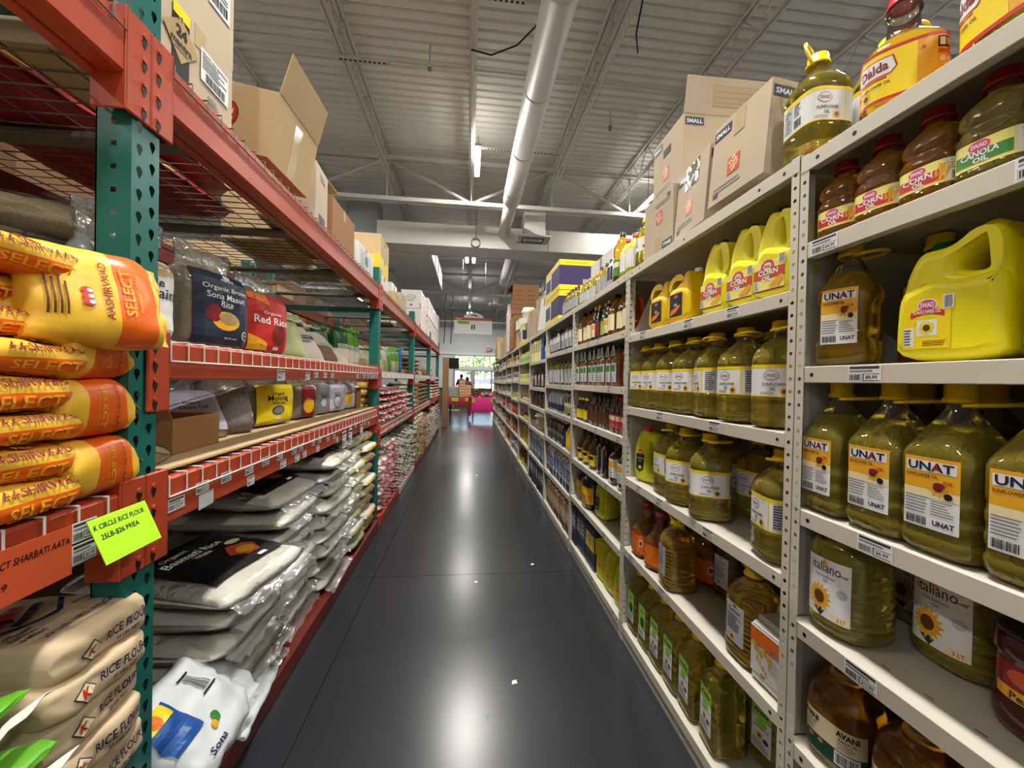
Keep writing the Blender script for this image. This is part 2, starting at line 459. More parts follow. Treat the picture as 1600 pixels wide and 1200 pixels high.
# ---------------------------------------------------------------- cartons
def carton(name, label, size, loc, rot=0.0, col='card', group=None, cat='box', flaps=(), open_=False, tape=True, t=.005, inner=None):
    """box with a front face at -X, x depth, y width, z height; flaps: list of (side, angle) with side in '-x +x -y +y'"""
    sx, sy, sz = size; th = thing(name, label, cat, loc, rot, group)
    mb = MB(); hx, hy = sx / 2, sy / 2
    mb.span(-hx, hx, -hy, hy, 0, t); mb.span(-hx, -hx + t, -hy, hy, t, sz); mb.span(hx - t, hx, -hy, hy, t, sz)
    mb.span(-hx + t, hx - t, -hy, -hy + t, t, sz); mb.span(-hx + t, hx - t, hy - t, hy, t, sz)
    m = MATS[col]
    if not open_:
        mb.span(-hx, -.001, -hy, hy, sz, sz + t * .8); mb.span(.001, hx, -hy, hy, sz, sz + t * .8)
    mb.build('body', m, th)
    for side, ang, ln in flaps:
        f = MB()
        M = Matrix.Rotation(ang if side in ('-x', '+y') else -ang, 3, 'Y' if 'x' in side else 'X')
        if 'x' in side:
            sg = -1 if side == '-x' else 1; vs = [(0, -hy, 0), (sg * ln, -hy + .004, 0), (sg * ln, hy - .004, 0), (0, hy, 0)]; o = Vector((sg * hx, 0, sz))
        else:
            sg = -1 if side == '-y' else 1; vs = [(-hx, 0, 0), (-hx + .004, sg * ln, 0), (hx - .004, sg * ln, 0), (hx, 0, 0)]; o = Vector((0, sg * hy, sz))
        if 'y' in side: M = Matrix.Rotation(-ang if side == '-y' else ang, 3, 'X')
        else: M = Matrix.Rotation(ang if side == '-x' else -ang, 3, 'Y')
        P = [M @ Vector(v) + o for v in vs]; n = (P[1] - P[0]).cross(P[3] - P[0]).normalized() * t * .7
        f.add([p - n * .5 for p in P] + [p + n * .5 for p in P], [(0, 1, 2, 3), (7, 6, 5, 4), (0, 4, 5, 1), (1, 5, 6, 2), (2, 6, 7, 3), (3, 7, 4, 0)])
        f.build('flap', m, th)
    if tape and not open_:
        tp = MB(); tp.span(-hx - .0008, hx + .0008, -.022, .022, sz + t * .8, sz + t * .8 + .0008); tp.span(-hx - .0012, -hx - .0004, -.022, .022, sz * .72, sz + t * .8 + .0008)
        tp.build('tape', MATS['tape'], th)
    return th

# ---------------------------------------------------------------- moulded jugs
def chaikin(p, it=2):
    for _ in range(it):
        q = []
        for i in range(len(p)):
            a, b = p[i], p[(i + 1) % len(p)]
            q += [(a[0] * .75 + b[0] * .25, a[1] * .75 + b[1] * .25), (a[0] * .25 + b[0] * .75, a[1] * .25 + b[1] * .75)]
        p = q
    return p
def slab(outer, holes, thick, bev, it=2):
    """rounded slab from an outline in (x right, y up); returns verts, faces with z as thickness"""
    cu = bpy.data.curves.new('s', 'CURVE'); cu.dimensions = '2D'; cu.fill_mode = 'BOTH'
    cu.extrude = max(0, thick / 2 - bev); cu.bevel_depth = bev; cu.bevel_resolution = 3; cu.offset = -bev
    for pts in [outer] + list(holes):
        pts = chaikin(pts, it); sp = cu.splines.new('POLY'); sp.points.add(len(pts) - 1); sp.use_cyclic_u = True
        for q, (x, y) in zip(sp.points, pts): q.co = (x, y, 0, 1)
    o = bpy.data.objects.new('s', cu); me = o.to_mesh()
    vs = [v.co.copy() for v in me.vertices]; fs = [tuple(p.vertices) for p in me.polygons]
    o.to_mesh_clear(); bpy.data.objects.remove(o); bpy.data.curves.remove(cu)
    return vs, fs
# ---------------------------------------------------------------- shared materials
mat('concrete', S(43, 46, 51), .235, var=.2, vscale=1.1, rvar=.02, bump=.004, bscale=9, spec=.6)
mat('joint', S(96, 98, 98), .8)
mat('wall_paint', S(214, 215, 216), .7, var=.03, vscale=2)
mat('deck_paint', S(230, 227, 219), .6, var=.05, vscale=1.5)
mat('steel_paint', S(214, 210, 200), .5, var=.04, vscale=4)
mat('duct', S(205, 203, 196), .5, var=.04, vscale=3)
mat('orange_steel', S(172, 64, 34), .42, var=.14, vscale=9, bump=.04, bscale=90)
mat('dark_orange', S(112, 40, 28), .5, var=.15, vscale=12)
mat('teal_steel', S(26, 104, 96), .32, var=.12, vscale=10, bump=.03, bscale=60)
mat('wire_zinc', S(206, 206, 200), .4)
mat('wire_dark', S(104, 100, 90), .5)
mat('shelf_paint', S(208, 203, 188), .45, var=.05, vscale=7)
mat('shelf_panel', S(186, 182, 168), .55, var=.05, vscale=5)
mat('card', S(196, 170, 128), .75, var=.09, vscale=9, bump=.02, bscale=120)
mat('card_grey', S(188, 172, 148), .75, var=.08, vscale=8, bump=.02, bscale=120)
mat('card_brown', S(150, 108, 66), .75, var=.1, vscale=9)
mat('card_dark', S(112, 78, 50), .8, var=.1, vscale=9)
mat('card_white', S(226, 226, 222), .6, var=.03, vscale=9)
mat('card_purple', S(58, 44, 92), .5, var=.06, vscale=9)
mat('card_yellow', S(226, 200, 40), .5, var=.06, vscale=9)
mat('tape', S(196, 176, 140), .15, coat=.4)
mat('wood', S(150, 120, 84), .6, var=.15, vscale=6, stretch=(8, 8, .7))
mat('glass', (.95, .97, .97, 1), .02, alpha=.12)
mat('black', S(20, 20, 22), .5)
mat('black_gloss', S(18, 18, 20), .2)
mat('alu', S(176, 178, 180), .35, metal=.7)
mat('lamp', (1, .97, .9, 1), .5, emit=9.0)
mat('white_plastic', S(232, 233, 232), .35)
mat('grey_plastic', S(140, 142, 142), .45)
mat('tag', S(228, 230, 226), .5)

# ---------------------------------------------------------------- floor
fl = MB(); fl.span(-9, 9, -6, 26, -.06, -.012)
floor = struct(fl.build('floor', MATS['joint']))
XJ = [-9, -4.2, -.57, 3.06, 9]; YJ = [-6, -4.65, -1.05, 2.55, 6.15, 9.75, 13.35, 16.95, 20.55, 24.15, 26]
for i in range(len(XJ) - 1):
    for j in range(len(YJ) - 1):
        m = MB(); m.span(XJ[i] + .002, XJ[i + 1] - .002, YJ[j] + .002, YJ[j + 1] - .002, -.012, 0)
        m.build('floor_slab', MATS['concrete'], floor)
for (x, y, r) in ((.07, 2.45, .010), (.215, 1.62, .012), (.13, 5.2, .02), (.46, 2.66, .012)):
    m = MB(); m.add([(x - r, y - r, .0008), (x + r, y - r * .6, .0008), (x + r * .8, y + r, .002), (x - r * .7, y + r * .7, .0008)], [(0, 1, 2, 3)])
    tag(m.build('paper_scrap', ink('white')), 'small white paper scrap lying %s on the dark floor' % {.07: 'before the cross joint in mid aisle', .215: 'nearest the camera', .13: 'far along the aisle', .46: 'just below the second white bay'}[x], 'scrap')
m = MB(); m.add([(.09, 1.455, .0008), (.10, 1.455, .0008), (.10, 1.47, .0015), (.09, 1.47, .0008)], [(0, 1, 2, 3)])
tag(m.build('paper_scrap', ink('green')), 'tiny green scrap on the dark floor nearest the viewer', 'scrap')

# ---------------------------------------------------------------- walls, front with glazing
DX0, DX1, DZ0, DZ1 = -.95, 3.6, 1.92, 2.86
w = MB(); w.span(-9, DX0, 26, 26.2, 0, 6); w.span(DX1, 9, 26, 26.2, 0, 6); w.span(DX0, DX1, 26, 26.2, DZ1, 6)
wf = struct(w.build('wall_front', MATS['wall_paint']))
m = MB(); m.span(-9, 9, 25.9, 26, 5.1, 5.3); m.build('wall_rail', MATS['steel_paint'], wf)
m = MB(); m.span(-9, -.98, 25.92, 26, 2.9, 3.0); m.span(-.98, 9, 25.92, 26, 2.87, 2.97); m.build('head_trim', MATS['white_plastic'], wf)
for n_, sp in (('wall_left', (-9.2, -9, -6, 26.2, 0, 6)), ('wall_right', (9, 9.2, -6, 26.2, 0, 6)), ('wall_back', (-9.2, 9.2, -6.2, -6, 0, 6))):
    m = MB(); m.span(*sp); struct(m.build(n_, MATS['wall_paint']))
win = struct(obj('window_1', None))
f = MB()
for x in (DX0 + .03, .28, 1.36, 2.5, DX1 - .03): f.span(x - .03, x + .03, 26.02, 26.12, 2.13, DZ1)
f.span(DX0, DX1, 26.02, 26.12, DZ1 - .05, DZ1); f.build('window_frame', MATS['alu'], win)
f = MB(); f.span(DX0, DX1, 25.98, 26.15, 1.9, 2.13); f.build('header', MATS['white_plastic'], win)
for a, b in ((DX0 + .06, .25), (.31, 1.33), (1.39, 2.47), (2.53, DX1 - .06)):
    f = MB(); f.span(a, b, 26.06, 26.07, 2.13, DZ1 - .05); f.build('pane', MATS['glass'], win)
for i, (a, b) in enumerate(((DX0, .22), (.34, 1.5), (1.5, 2.55), (2.55, DX1))):
    d = struct(obj('door_%d' % (i + 1), None)); f = MB()
    f.span(a, a + .07, 26.03, 26.1, 0, 1.9); f.span(b - .07, b, 26.03, 26.1, 0, 1.9); f.span(a + .07, b - .07, 26.03, 26.1, 1.82, 1.9); f.span(a + .07, b - .07, 26.03, 26.1, 0, .18)
    f.build('door_frame', MATS['alu'], d)
    f = MB(); f.span(a + .07, b - .07, 26.06, 26.07, .18, 1.82); f.build('pane', MATS['glass'], d)
    f = MB(); f.tube([(b - .12, 25.99, .8), (b - .12, 25.97, .84), (b - .12, 25.97, 1.1), (b - .12, 25.99, 1.14)], .012); f.build('door_handle', MATS['alu'], d)
m = MB(); m.span(.22, .34, 26.02, 26.12, 0, 1.9); m.build('door_post', MATS['alu'], win)

# ---------------------------------------------------------------- ceiling: ribbed deck, joists, girders
ceil = struct(obj('ceiling', None))
dk = MB(); vs = []; y = -6.0; prof = []
while y < 26.2:
    prof += [(y, 5.90), (y + .095, 5.90), (y + .115, 5.94), (y + .135, 5.94), (y + .155, 5.90)][:4]; y += .155
for x in (-9.2, 9.2): vs += [(x, a, b) for a, b in prof]
K = len(prof)
dk.add(vs, [(i, K + i, K + i + 1, i + 1) for i in range(K - 1)]); dk.span(-9.2, 9.2, -6.2, 26.2, 5.97, 6.05)
dk.build('roof_deck', MATS['deck_paint'], ceil)
def truss_web(mb, a, b, z0, z1, n, r, axis):
    for i in range(n):
        t0 = a + (b - a) * i / n; t1 = a + (b - a) * (i + .5) / n; t2 = a + (b - a) * (i + 1) / n
        P = (lambda t, z: (axis[1], t, z)) if axis[0] == 'y' else (lambda t, z: (t, axis[1], z))
        mb.tube([P(t0, z1), P(t1, z0)], r, 4); mb.tube([P(t1, z0), P(t2, z1)], r, 4)
for k in range(-5, 6):
    x = -.02 + k * 1.68; j = obj('joist', None, ceil)
    for nm, z in (('bottom_chord', 5.40), ('top_chord', 5.84)):
        m = MB()
        for s in (-1, 1): m.span(x + s * .016, x + s * .05, -6, 26, z, z + .008); m.span(x + s * .012, x + s * .018, -6, 26, z, z + .05)
        m.build(nm, MATS['steel_paint'], j)
    m = MB(); truss_web(m, -6, 26, 5.42, 5.86, 48, .010, ('y', x)); m.build('web', MATS['steel_paint'], j)
for y in (-.6, 8.14, 16.7, 24.6):
    j = obj('girder', None, ceil)
    for nm, z in (('bottom_chord', 4.80), ('top_chord', 5.62)):
        m = MB()
        for s in (-1, 1): m.span(-9, 9, y + s * .012, y + s * .075, z, z + .012); m.span(-9, 9, y + s * .01, y + s * .02, z, z + .1)
        m.build(nm, MATS['steel_paint'], j)
    m = MB(); truss_web(m, -8.42, 8.38, 4.86, 5.66, 5, .035, ('x', y))
    for i in range(-5, 6): m.tube([(-.02 + i * 1.68, y, 4.86), (-.02 + i * 1.68, y, 5.66)], .018, 4)
    m.build('web', MATS['steel_paint'], j)
for y in (1.6, 3.4, 5.3, 11.0, 13.6): # bridging angles between the joists
    m = MB(); m.span(-9, 9, y, y + .03, 5.39, 5.396); m.span(-9, 9, y, y + .005, 5.36, 5.396); m.build('bridging', MATS['steel_paint'], ceil)
for (x0, x1, y) in ((.05, .55, 4.25), (-1.1, -1.75, 5.3), (.05, 1.6, 7.0)):
    m = MB(); m.span(x0, x1, y, y + .04, 5.35, 5.375)
    for i in range(int(abs(x1 - x0) / .06)): m.span(min(x0, x1) + .02 + i * .06, min(x0, x1) + .05 + i * .06, y + .005, y + .035, 5.349, 5.351, 1)
    m.build('strut', [MATS['steel_paint'], MATS['black']], ceil)

def sweep(name, pts, r, mm, label, cat, n=8):
    m = MB(); m.tube(pts, r, n); return tag(m.build(name, mm), label, cat)
sweep('conduit', [(.3, 3.55, 5.33), (1.2, 3.5, 5.33), (1.55, 3.6, 5.34), (1.72, 3.95, 5.35), (1.74, 7.9, 5.35)], .018, MATS['steel_paint'], 'white conduit bending round the second joist right of the spiral duct', 'pipe')
sweep('cable', [(-.05, 4.95, 5.35), (.2, 4.9, 5.27), (.5, 4.75, 5.3), (.75, 4.5, 5.4)], .010, MATS['black'], 'black cable drooping between the middle joist and the spiral duct', 'cable')
sweep('cable', [(1.75, 4.0, 5.36), (1.8, 4.3, 5.2), (1.95, 4.6, 5.25)], .010, MATS['black'], 'short black cable hanging from the conduit bend right of the duct', 'cable')
sweep('conduit', [(-.02, -4, 5.38), (-.03, 8.9, 5.36)], .014, MATS['steel_paint'], 'straight thin conduit clipped under the middle ceiling joist', 'pipe')
for i, (x, y) in enumerate(((-.62, 5.6), (-.4, 9.4), (2.3, 6.5))):
    t = thing('sprinkler_head', ['ceiling sprinkler head nearest the camera left of the middle joist', 'small sprinkler head beyond the first girder', 'sprinkler head hidden between joists right of the duct'][i], 'sprinkler', (x, y, 5.9), 0, 'ceiling sprinklers')
    m = MB(); m.tube([(0, 0, 0), (0, 0, -.28)], .016, 6); m.build('drop_pipe', MATS['steel_paint'], t)
    m = MB(); m.loft([[(r * cos(a * pi / 4), r * sin(a * pi / 4), z) for a in range(8)] for r, z in ((.02, -.28), (.035, -.31), (.035, -.325), (.012, -.335), (.03, -.36))]); m.build('nozzle', MATS['grey_plastic'], t)

# ---------------------------------------------------------------- ducts
d = thing('spiral_duct', 'long round white spiral duct running along the aisle under the roof', 'duct', (.735, 0, 4.65))
m = MB(); n = 24
m.loft([[(.16 * cos(2 * pi * k / n), yy, .16 * sin(2 * pi * k / n)) for k in range(n)] for yy in (-6, 7.4)]); m.build('main_run', MATS['duct'], d)
m = MB(); m.loft([[(.125 * cos(2 * pi * k / n) - .0, yy, .125 * sin(2 * pi * k / n) - .02) for k in range(n)] for yy in (7.4, 9.1)]); m.build('tail_run', MATS['duct'], d)
for yy in [-4 + 1.22 * i for i in range(10)]:
    m = MB(); m.loft([[((.16 + e) * cos(2 * pi * k / n), yy + q, (.16 + e) * sin(2 * pi * k / n)) for k in range(n)] for q, e in ((0, 0), (.005, .005), (.035, .005), (.04, 0))], 0, False, False); m.build('seam_band', MATS['duct'], d)
d = thing('air_duct', 'big white rectangular duct crossing the whole ceiling beyond the first girder', 'duct', (0, 0, 0))
m = MB(); m.span(-2.1, 7.5, 9.07, 9.80, 4.28, 4.78, 0, .01); m.build('cross_run', MATS['duct'], d)
for x in (-1.0, .4, 1.8, 3.2, 4.6, 6.0): m = MB(); m.span(x, x + .03, 9.06, 9.81, 4.27, 4.79); m.build('flange', MATS['duct'], d)
m = MB(); m.span(-2.1, -.95, 9.80, 13.5, 4.24, 4.78, 0, .01); m.build('branch_run', MATS['duct'], d)
for y in (10.8, 11.8, 12.8): m = MB(); m.span(-2.11, -.94, y, y + .03, 4.23, 4.79); m.build('flange', MATS['duct'], d)
m = MB(); m.span(-2.75, -2.12, 9.2, 9.75, 4.3, 5.3, 0, .01); m.build('riser', MATS['grey_plastic'], d)
d = thing('ceiling_diffuser', 'square supply air diffuser on a short duct drop right of the spiral duct', 'vent', (1.33, 8.55, 4.34))
m = MB(); m.span(-.2, .26, -.1, .2, .03, .62); m.build('neck', MATS['duct'], d)
m = MB(); m.span(-.36, .36, -.24, .24, .0, .035, 0, .01); m.build('frame', MATS['steel_paint'], d)
for k in range(3):
    q = .09 + .08 * k; m = MB()
    for s in (-1, 1): m.span(-q * 1.35, q * 1.35, s * q * .78 - .012, s * q * .78 + .012, -.012, 0); m.span(s * q * 1.35 - .012, s * q * 1.35 + .012, -q * .78, q * .78, -.012, 0)
    m.build('louvre', MATS['black' if k == 1 else 'alu'], d)
d = thing('ceiling_diffuser', 'small far diffuser near the store front right of the aisle sign', 'vent', (1.15, 17.5, 4.6))
m = MB(); m.span(-.3, .3, -.2, .2, 0, .04, 0, .01); m.build('frame', MATS['steel_paint'], d)
m = MB(); m.span(-.1, .1, -.1, .1, .04, .9); m.build('neck', MATS['duct'], d)
sweep('drop_duct', [(1.2, 10.6, 5.7), (1.2, 10.9, 5.0), (1.15, 13.8, 4.7)], .16, MATS['duct'], 'white flexible round duct beyond the cross duct', 'duct', 14)
for (x, y, z, rr_, lb) in ((.10, 9.0, 4.38, .1, 'grey cable coil hanging before the cross duct'), (3.34, 7.25, 3.40, .065, 'black cable coil hanging over the third white bay')):
    t = thing('cable_coil', lb, 'cable', (x, y, z))
    m = MB()
    for k in range(3): m.tube([(rr_ * cos(a * pi / 8), .012 * k, (1 + .1 * k) * rr_ * sin(a * pi / 8)) for a in range(16)], .010, 5, 0, True)
    m.build('coil', MATS['grey_plastic' if x < 1 else 'black'], t)
    m = MB(); m.tube([(0, 0, rr_), (.01, 0, 5.4 - z)], .005, 4); m.build('cord', MATS['black'], t)

# ---------------------------------------------------------------- lamps
def lamp(x, y, z, ln=1.0, label='', pair=False, power=1.0):
    t = thing('ceiling_light', label, 'ceiling light', (x, y, z))
    for s in ((-.11, .11) if pair else (0,)):
        m = MB(); m.span(s - .055, s + .055, -ln / 2, ln / 2, .0, .05, 0, .01); m.build('housing', MATS['steel_paint'], t)
        m = MB(); m.span(s - .045, s + .045, -ln / 2 + .02, ln / 2 - .02, -.012, -.001, 0, .005); m.build('diffuser', MATS['lamp'], t)
    m = MB()
    for yy in (-ln * .35, ln * .35): m.tube([(0, yy, .05), (0, yy, 5.38 - z)], .004, 4)
    m.build('hanger', MATS['black'], t)
    ld = bpy.data.lights.new('lamp', 'AREA'); ld.shape = 'RECTANGLE'; ld.size = .30 if pair else .11; ld.size_y = ln; ld.energy = LAMP_W * power; ld.color = (1, .965, .90)
    lo = bpy.data.objects.new('lamp_light', ld); C.objects.link(lo); lo.parent = t; lo.location = (0, 0, -.03)
    lu = bpy.data.lights.new('added_uplight', 'AREA'); lu.shape = 'RECTANGLE'; lu.size = .10; lu.size_y = ln * .9; lu.energy = LAMP_W * power * .035; lu.color = (1, .965, .90)  # extra upward light, added to brighten the roof deck
    l2 = bpy.data.objects.new('added_uplight', lu); C.objects.link(l2); l2.parent = t; l2.location = (0, 0, .07); l2.rotation_euler = (pi, 0, 0)
lamp(.08, 7.05, 5.12, 1.0, 'bright strip light over the aisle before the first girder')
lamp(-.02, 12.6, 5.05, .6, 'bright twin lamp hanging beyond the cross duct', True, .55)
lamp(-.02, 17.6, 5.05, .6, 'farther bright twin lamp hanging before the store front', True)
lamp(-.02, 22.6, 5.05, .6, 'faint farthest twin lamp at the store front', True)
lamp(.10, 1.2, 5.12, 1.2, 'aisle strip light overhead out of the frame', True, 1.5)
lamp(.10, -3.6, 5.12, 1.2, 'aisle strip light behind the camera', True, 1.2)
lamp(3.7, 8.2, 5.12, 1.2, 'strip light right of the duct peeking over the cartons')
for i, (x, y) in enumerate(((3.7, 2.2), (3.7, 14.0), (3.7, 20.0), (-4.4, 1.2), (-4.4, 4.4), (-4.4, 8.0), (-6.4, 15.0), (-5.4, 20), (-4.4, -3.6), (3.7, -3.6), (-7.2, 5), (7.2, 6))):
    lamp(x, y, 5.12, 1.2, 'strip light over the %s aisle, %s' % ('right' if x > 0 else 'left', ['beside the near bay', 'before the girder line', 'past the twin lamps', 'above the near rack bay', 'above the second rack bay', 'above the third rack bay', 'beyond the branch duct', 'near the front wall', 'behind the camera', 'behind the right shelves', 'near the left wall', 'near the right wall'][i]), False, 1.0 if x > 0 else .6)
# ---------------------------------------------------------------- perforated posts
def perf(mb, M, w, h, cols, pitch, hole, off, m=0):
    """a strip w wide and h tall, pierced; M maps (x, z) to 3-D"""
    xs = [0] + [(cols[i] + cols[i + 1]) / 2 for i in range(len(cols) - 1)] + [w]
    for ci, cx in enumerate(cols):
        x0, x1 = xs[ci], xs[ci + 1]; z = 0.0; o = off[ci]; n = len(hole)
        k = int((h - o) / pitch)
        if o > 0: mb.add([M(x0, 0), M(x1, 0), M(x1, o), M(x0, o)], [(0, 1, 2, 3)], m)
        for i in range(k):
            z0 = o + i * pitch; z1 = z0 + pitch; zc = z0 + pitch / 2
            outer = [(x1, zc), (x1, z1), (cx, z1), (x0, z1), (x0, zc), (x0, z0), (cx, z0), (x1, z0)]
            inn = [(cx + a, zc + b) for a, b in hole]
            mb.add([M(*p) for p in outer + inn], [(j, (j + 1) % 8, 8 + (j + 1) % 8, 8 + j) for j in range(8)], m)
        z1 = o + k * pitch
        if h - z1 > 1e-4: mb.add([M(x0, z1), M(x1, z1), M(x1, h), M(x0, h)], [(0, 1, 2, 3)], m)
TEAR = [(.0085, .006), (.0055, .013), (0, .015), (-.0055, .013), (-.0085, .006), (-.004, -.006), (0, -.014), (.004, -.006)]
SQ = [(.0055, 0), (.0055, .0055), (0, .0055), (-.0055, .0055), (-.0055, 0), (-.0055, -.0055), (0, -.0055), (.0055, -.0055)]
RND = [(.0048 * cos(i * pi / 4), .0048 * sin(i * pi / 4)) for i in range(8)]

# ---------------------------------------------------------------- left pallet rack
XF, XB = -.75, -1.82
POSTS = [-1.50, .962, 3.362, 5.48, 7.80, 10.0]
PH = 2.62; PL = 2.175
rack = thing('pallet_rack', 'long orange and teal pallet rack with wire decks along the left of the aisle', 'rack', (XF, 0, 0))
def post_mesh(PH):
    mb = MB(); w = .078; d_ = .072; fl_ = .006
    front = lambda x, z: (0, x, z)
    perf(mb, front, w, PH, [.021, .057], .0508, TEAR, [.01, .034])
    perf(mb, lambda x, z: (-d_ + x, 0, z), d_, PH, [.036], .0508, SQ, [.012])
    perf(mb, lambda x, z: (-x, w, z), d_, PH, [.036], .0508, SQ, [.012])
    # folded lips at the back, so the post reads as a channel with thickness
    mb.span(-d_, -d_ + .003, 0, .018, 0, PH); mb.span(-d_, -d_ + .003, w - .018, w, 0, PH)
    mb.span(-.004, -.0035, .036, .042, 0, PH)
    mb.span(-d_ - .015, .02, -.03, w + .03, 0, .006)
    return mb
pm = post_mesh(PH); pl_ = post_mesh(PL)
for i, y in enumerate(POSTS):
    if i in (0, 2): post0 = p = (pm if i == 0 else pl_).build('upright_post', MATS['teal_steel'], rack, (0, y, 0))
    else: p = obj('upright_post', post0.data, rack, (0, y, 0))
    q = obj('upright_post', post0.data, rack, (XB - XF + .0, y + .078, 0)); q.rotation_euler = (0, 0, pi)
    for z in (.3, .93, 2.06, 2.54) if i < 2 else (.3, .93, 1.8, 2.09):
        b = MB(); b.span(-1.0, -.07, .025, .055, z, z + .04); b.build('cross_brace', MATS['teal_steel'], rack, (0, y, 0))
    b = MB(); b.tube([(-.07, .04, .3), (-1.0, .04, .93)], .015, 4); b.build('diagonal_brace', MATS['teal_steel'], rack, (0, y, 0))
BAYS = [(POSTS[i] + .078, POSTS[i + 1]) for i in range(5)]
LEVELS = [(1.90, 2.02), (1.243, 1.338), (.882, .998)]
LEVELS2 = [(1.90, 2.02), (1.25, 1.31), (.745, .83)]
TAGS = []
def beam(bay, z0, z1, x0=-.048, x1=.006, mat_='orange_steel', name='rack_beam'):
    y0, y1 = bay; o = obj(name, None, rack, (0, 0, 0)); m = MB()
    m.span(x0, x1, y0 + .004, y1 - .004, z0, z1, 0, .006); m.span(x0 - .03, x0, y0 + .004, y1 - .004, z0, z1 - .03, 0, .003)
    m.build('beam_channel', MATS[mat_], o)
    for s, y in ((1, y0), (-1, y1)):
        c = MB(); a0, a1 = (y - .062, y + .045) if s > 0 else (y - .045, y + .040)
        zt = z1 + .025; zb = z0 - .075
        a0, a1 = (y - .038, y + .03) if s > 0 else (y - .03, y + .038)
        c.span(.0015, .010, a0, a1, zb, zt, 0, .003)
        c.span(-.06, .010, (a1 - .006) if s > 0 else a0, a1 if s > 0 else a0 + .006, zb, zt, 0, .002)
        for k in range(4):
            zz = zb + .03 + (zt - zb - .06) * k / 3; yy = y - .018 * s
            c.tube([(.008, yy, zz), (.014, yy, zz)], .006, 6)
            c.loft([[(.0105, yy + e[0] * .9, zz - .016 + e[1] * .9) for e in TEAR[::-1]], [(.0112, yy + e[0] * .9, zz - .016 + e[1] * .9) for e in TEAR[::-1]]], 1)
        c.build('end_connector', [MATS[mat_], MATS['black']], o)
    return o
def tagsheet(price=None, w=.062, h=.038, style=0):
    L = Label(); L.rect(-w / 2, -h / 2, w / 2, h / 2, 'white', 0)
    L.rect(-w * .44, h * .28, w * .44, h * .42, 'slate', 1); L.rect(-w * .44, h * .10, w * .25, h * .2, 'grey', 1)
    L.rect(-w * .46, -h * .42, -w * .05, h * .0, 'ltgrey', 1); L.rect(-w * .03, -h * .42, w * .46, -h * .38, 'black', 1); L.rect(-w * .03, -h * .42, -w * .0, 0, 'black', 1); L.rect(-w * .03, -h * .03, w * .46, 0, 'black', 1)
    L.text(price or '$9.99', w * .22, -h * .21, h * .22, 'black', w * .34, 2)
    L.bars(-w * .42, -h * .36, -w * .1, -h * .06, 'black', 2, 7, style)
    return L
_tg = {}
def put_tag(parent, loc, price=None, side='L', w=.062, h=.038, tilt=0.0, name='price_tag'):
    key = (price, w, h)
    if key not in _tg:
        tmp = tagsheet(price, w, h, len(_tg)).build(name, flat((0, 0, 0), (0, 1, 0), (0, 0, 1)), None, .0002)
        _tg[key] = tmp.data; bpy.data.objects.remove(tmp)
    o = obj(name, _tg[key], parent, loc); o.rotation_euler = (tilt, 0, 0) if side == 'L' else (tilt, 0, pi)
    return o
def wire_deck(bay, z, lip=.05, pitch=.062, depth=1.03, label=True):
    y0, y1 = bay; o = obj('wire_deck', None, rack, (0, 0, 0))
    a = MB()
    n = int((y1 - y0 - .06) / pitch)
    for i in range(n + 1):
        y = y0 + .03 + i * pitch; r = .0026
        a.tube([(.0115, y, z - lip), (.0115, y, z + .003), (-depth, y, z + .003)], r, 4, 0, False, False)
    for x in [.0115 - .0] : a.tube([(x, y0 + .03, z - lip), (x, y1 - .03, z - lip)], .003, 4)
    for k in range(10): x = -.05 - k * .105; a.tube([(x, y0 + .02, z + .007), (x, y1 - .02, z + .007)], .0026, 4, 0, False, False)
    a.build('wire_grid', MATS['wire_zinc' if lip > .04 and z < 1.9 else 'wire_dark'], o)  # top grids use darkened zinc, their shade put into the colour
    for k in range(3):
        y = y0 + (y1 - y0) * (k + .5) / 3; c = MB(); c.span(-depth, -.05, y - .035, y + .035, z - .022, z - .001, 0, .004); c.build('support_channel', MATS['wire_dark'], o)
    return o
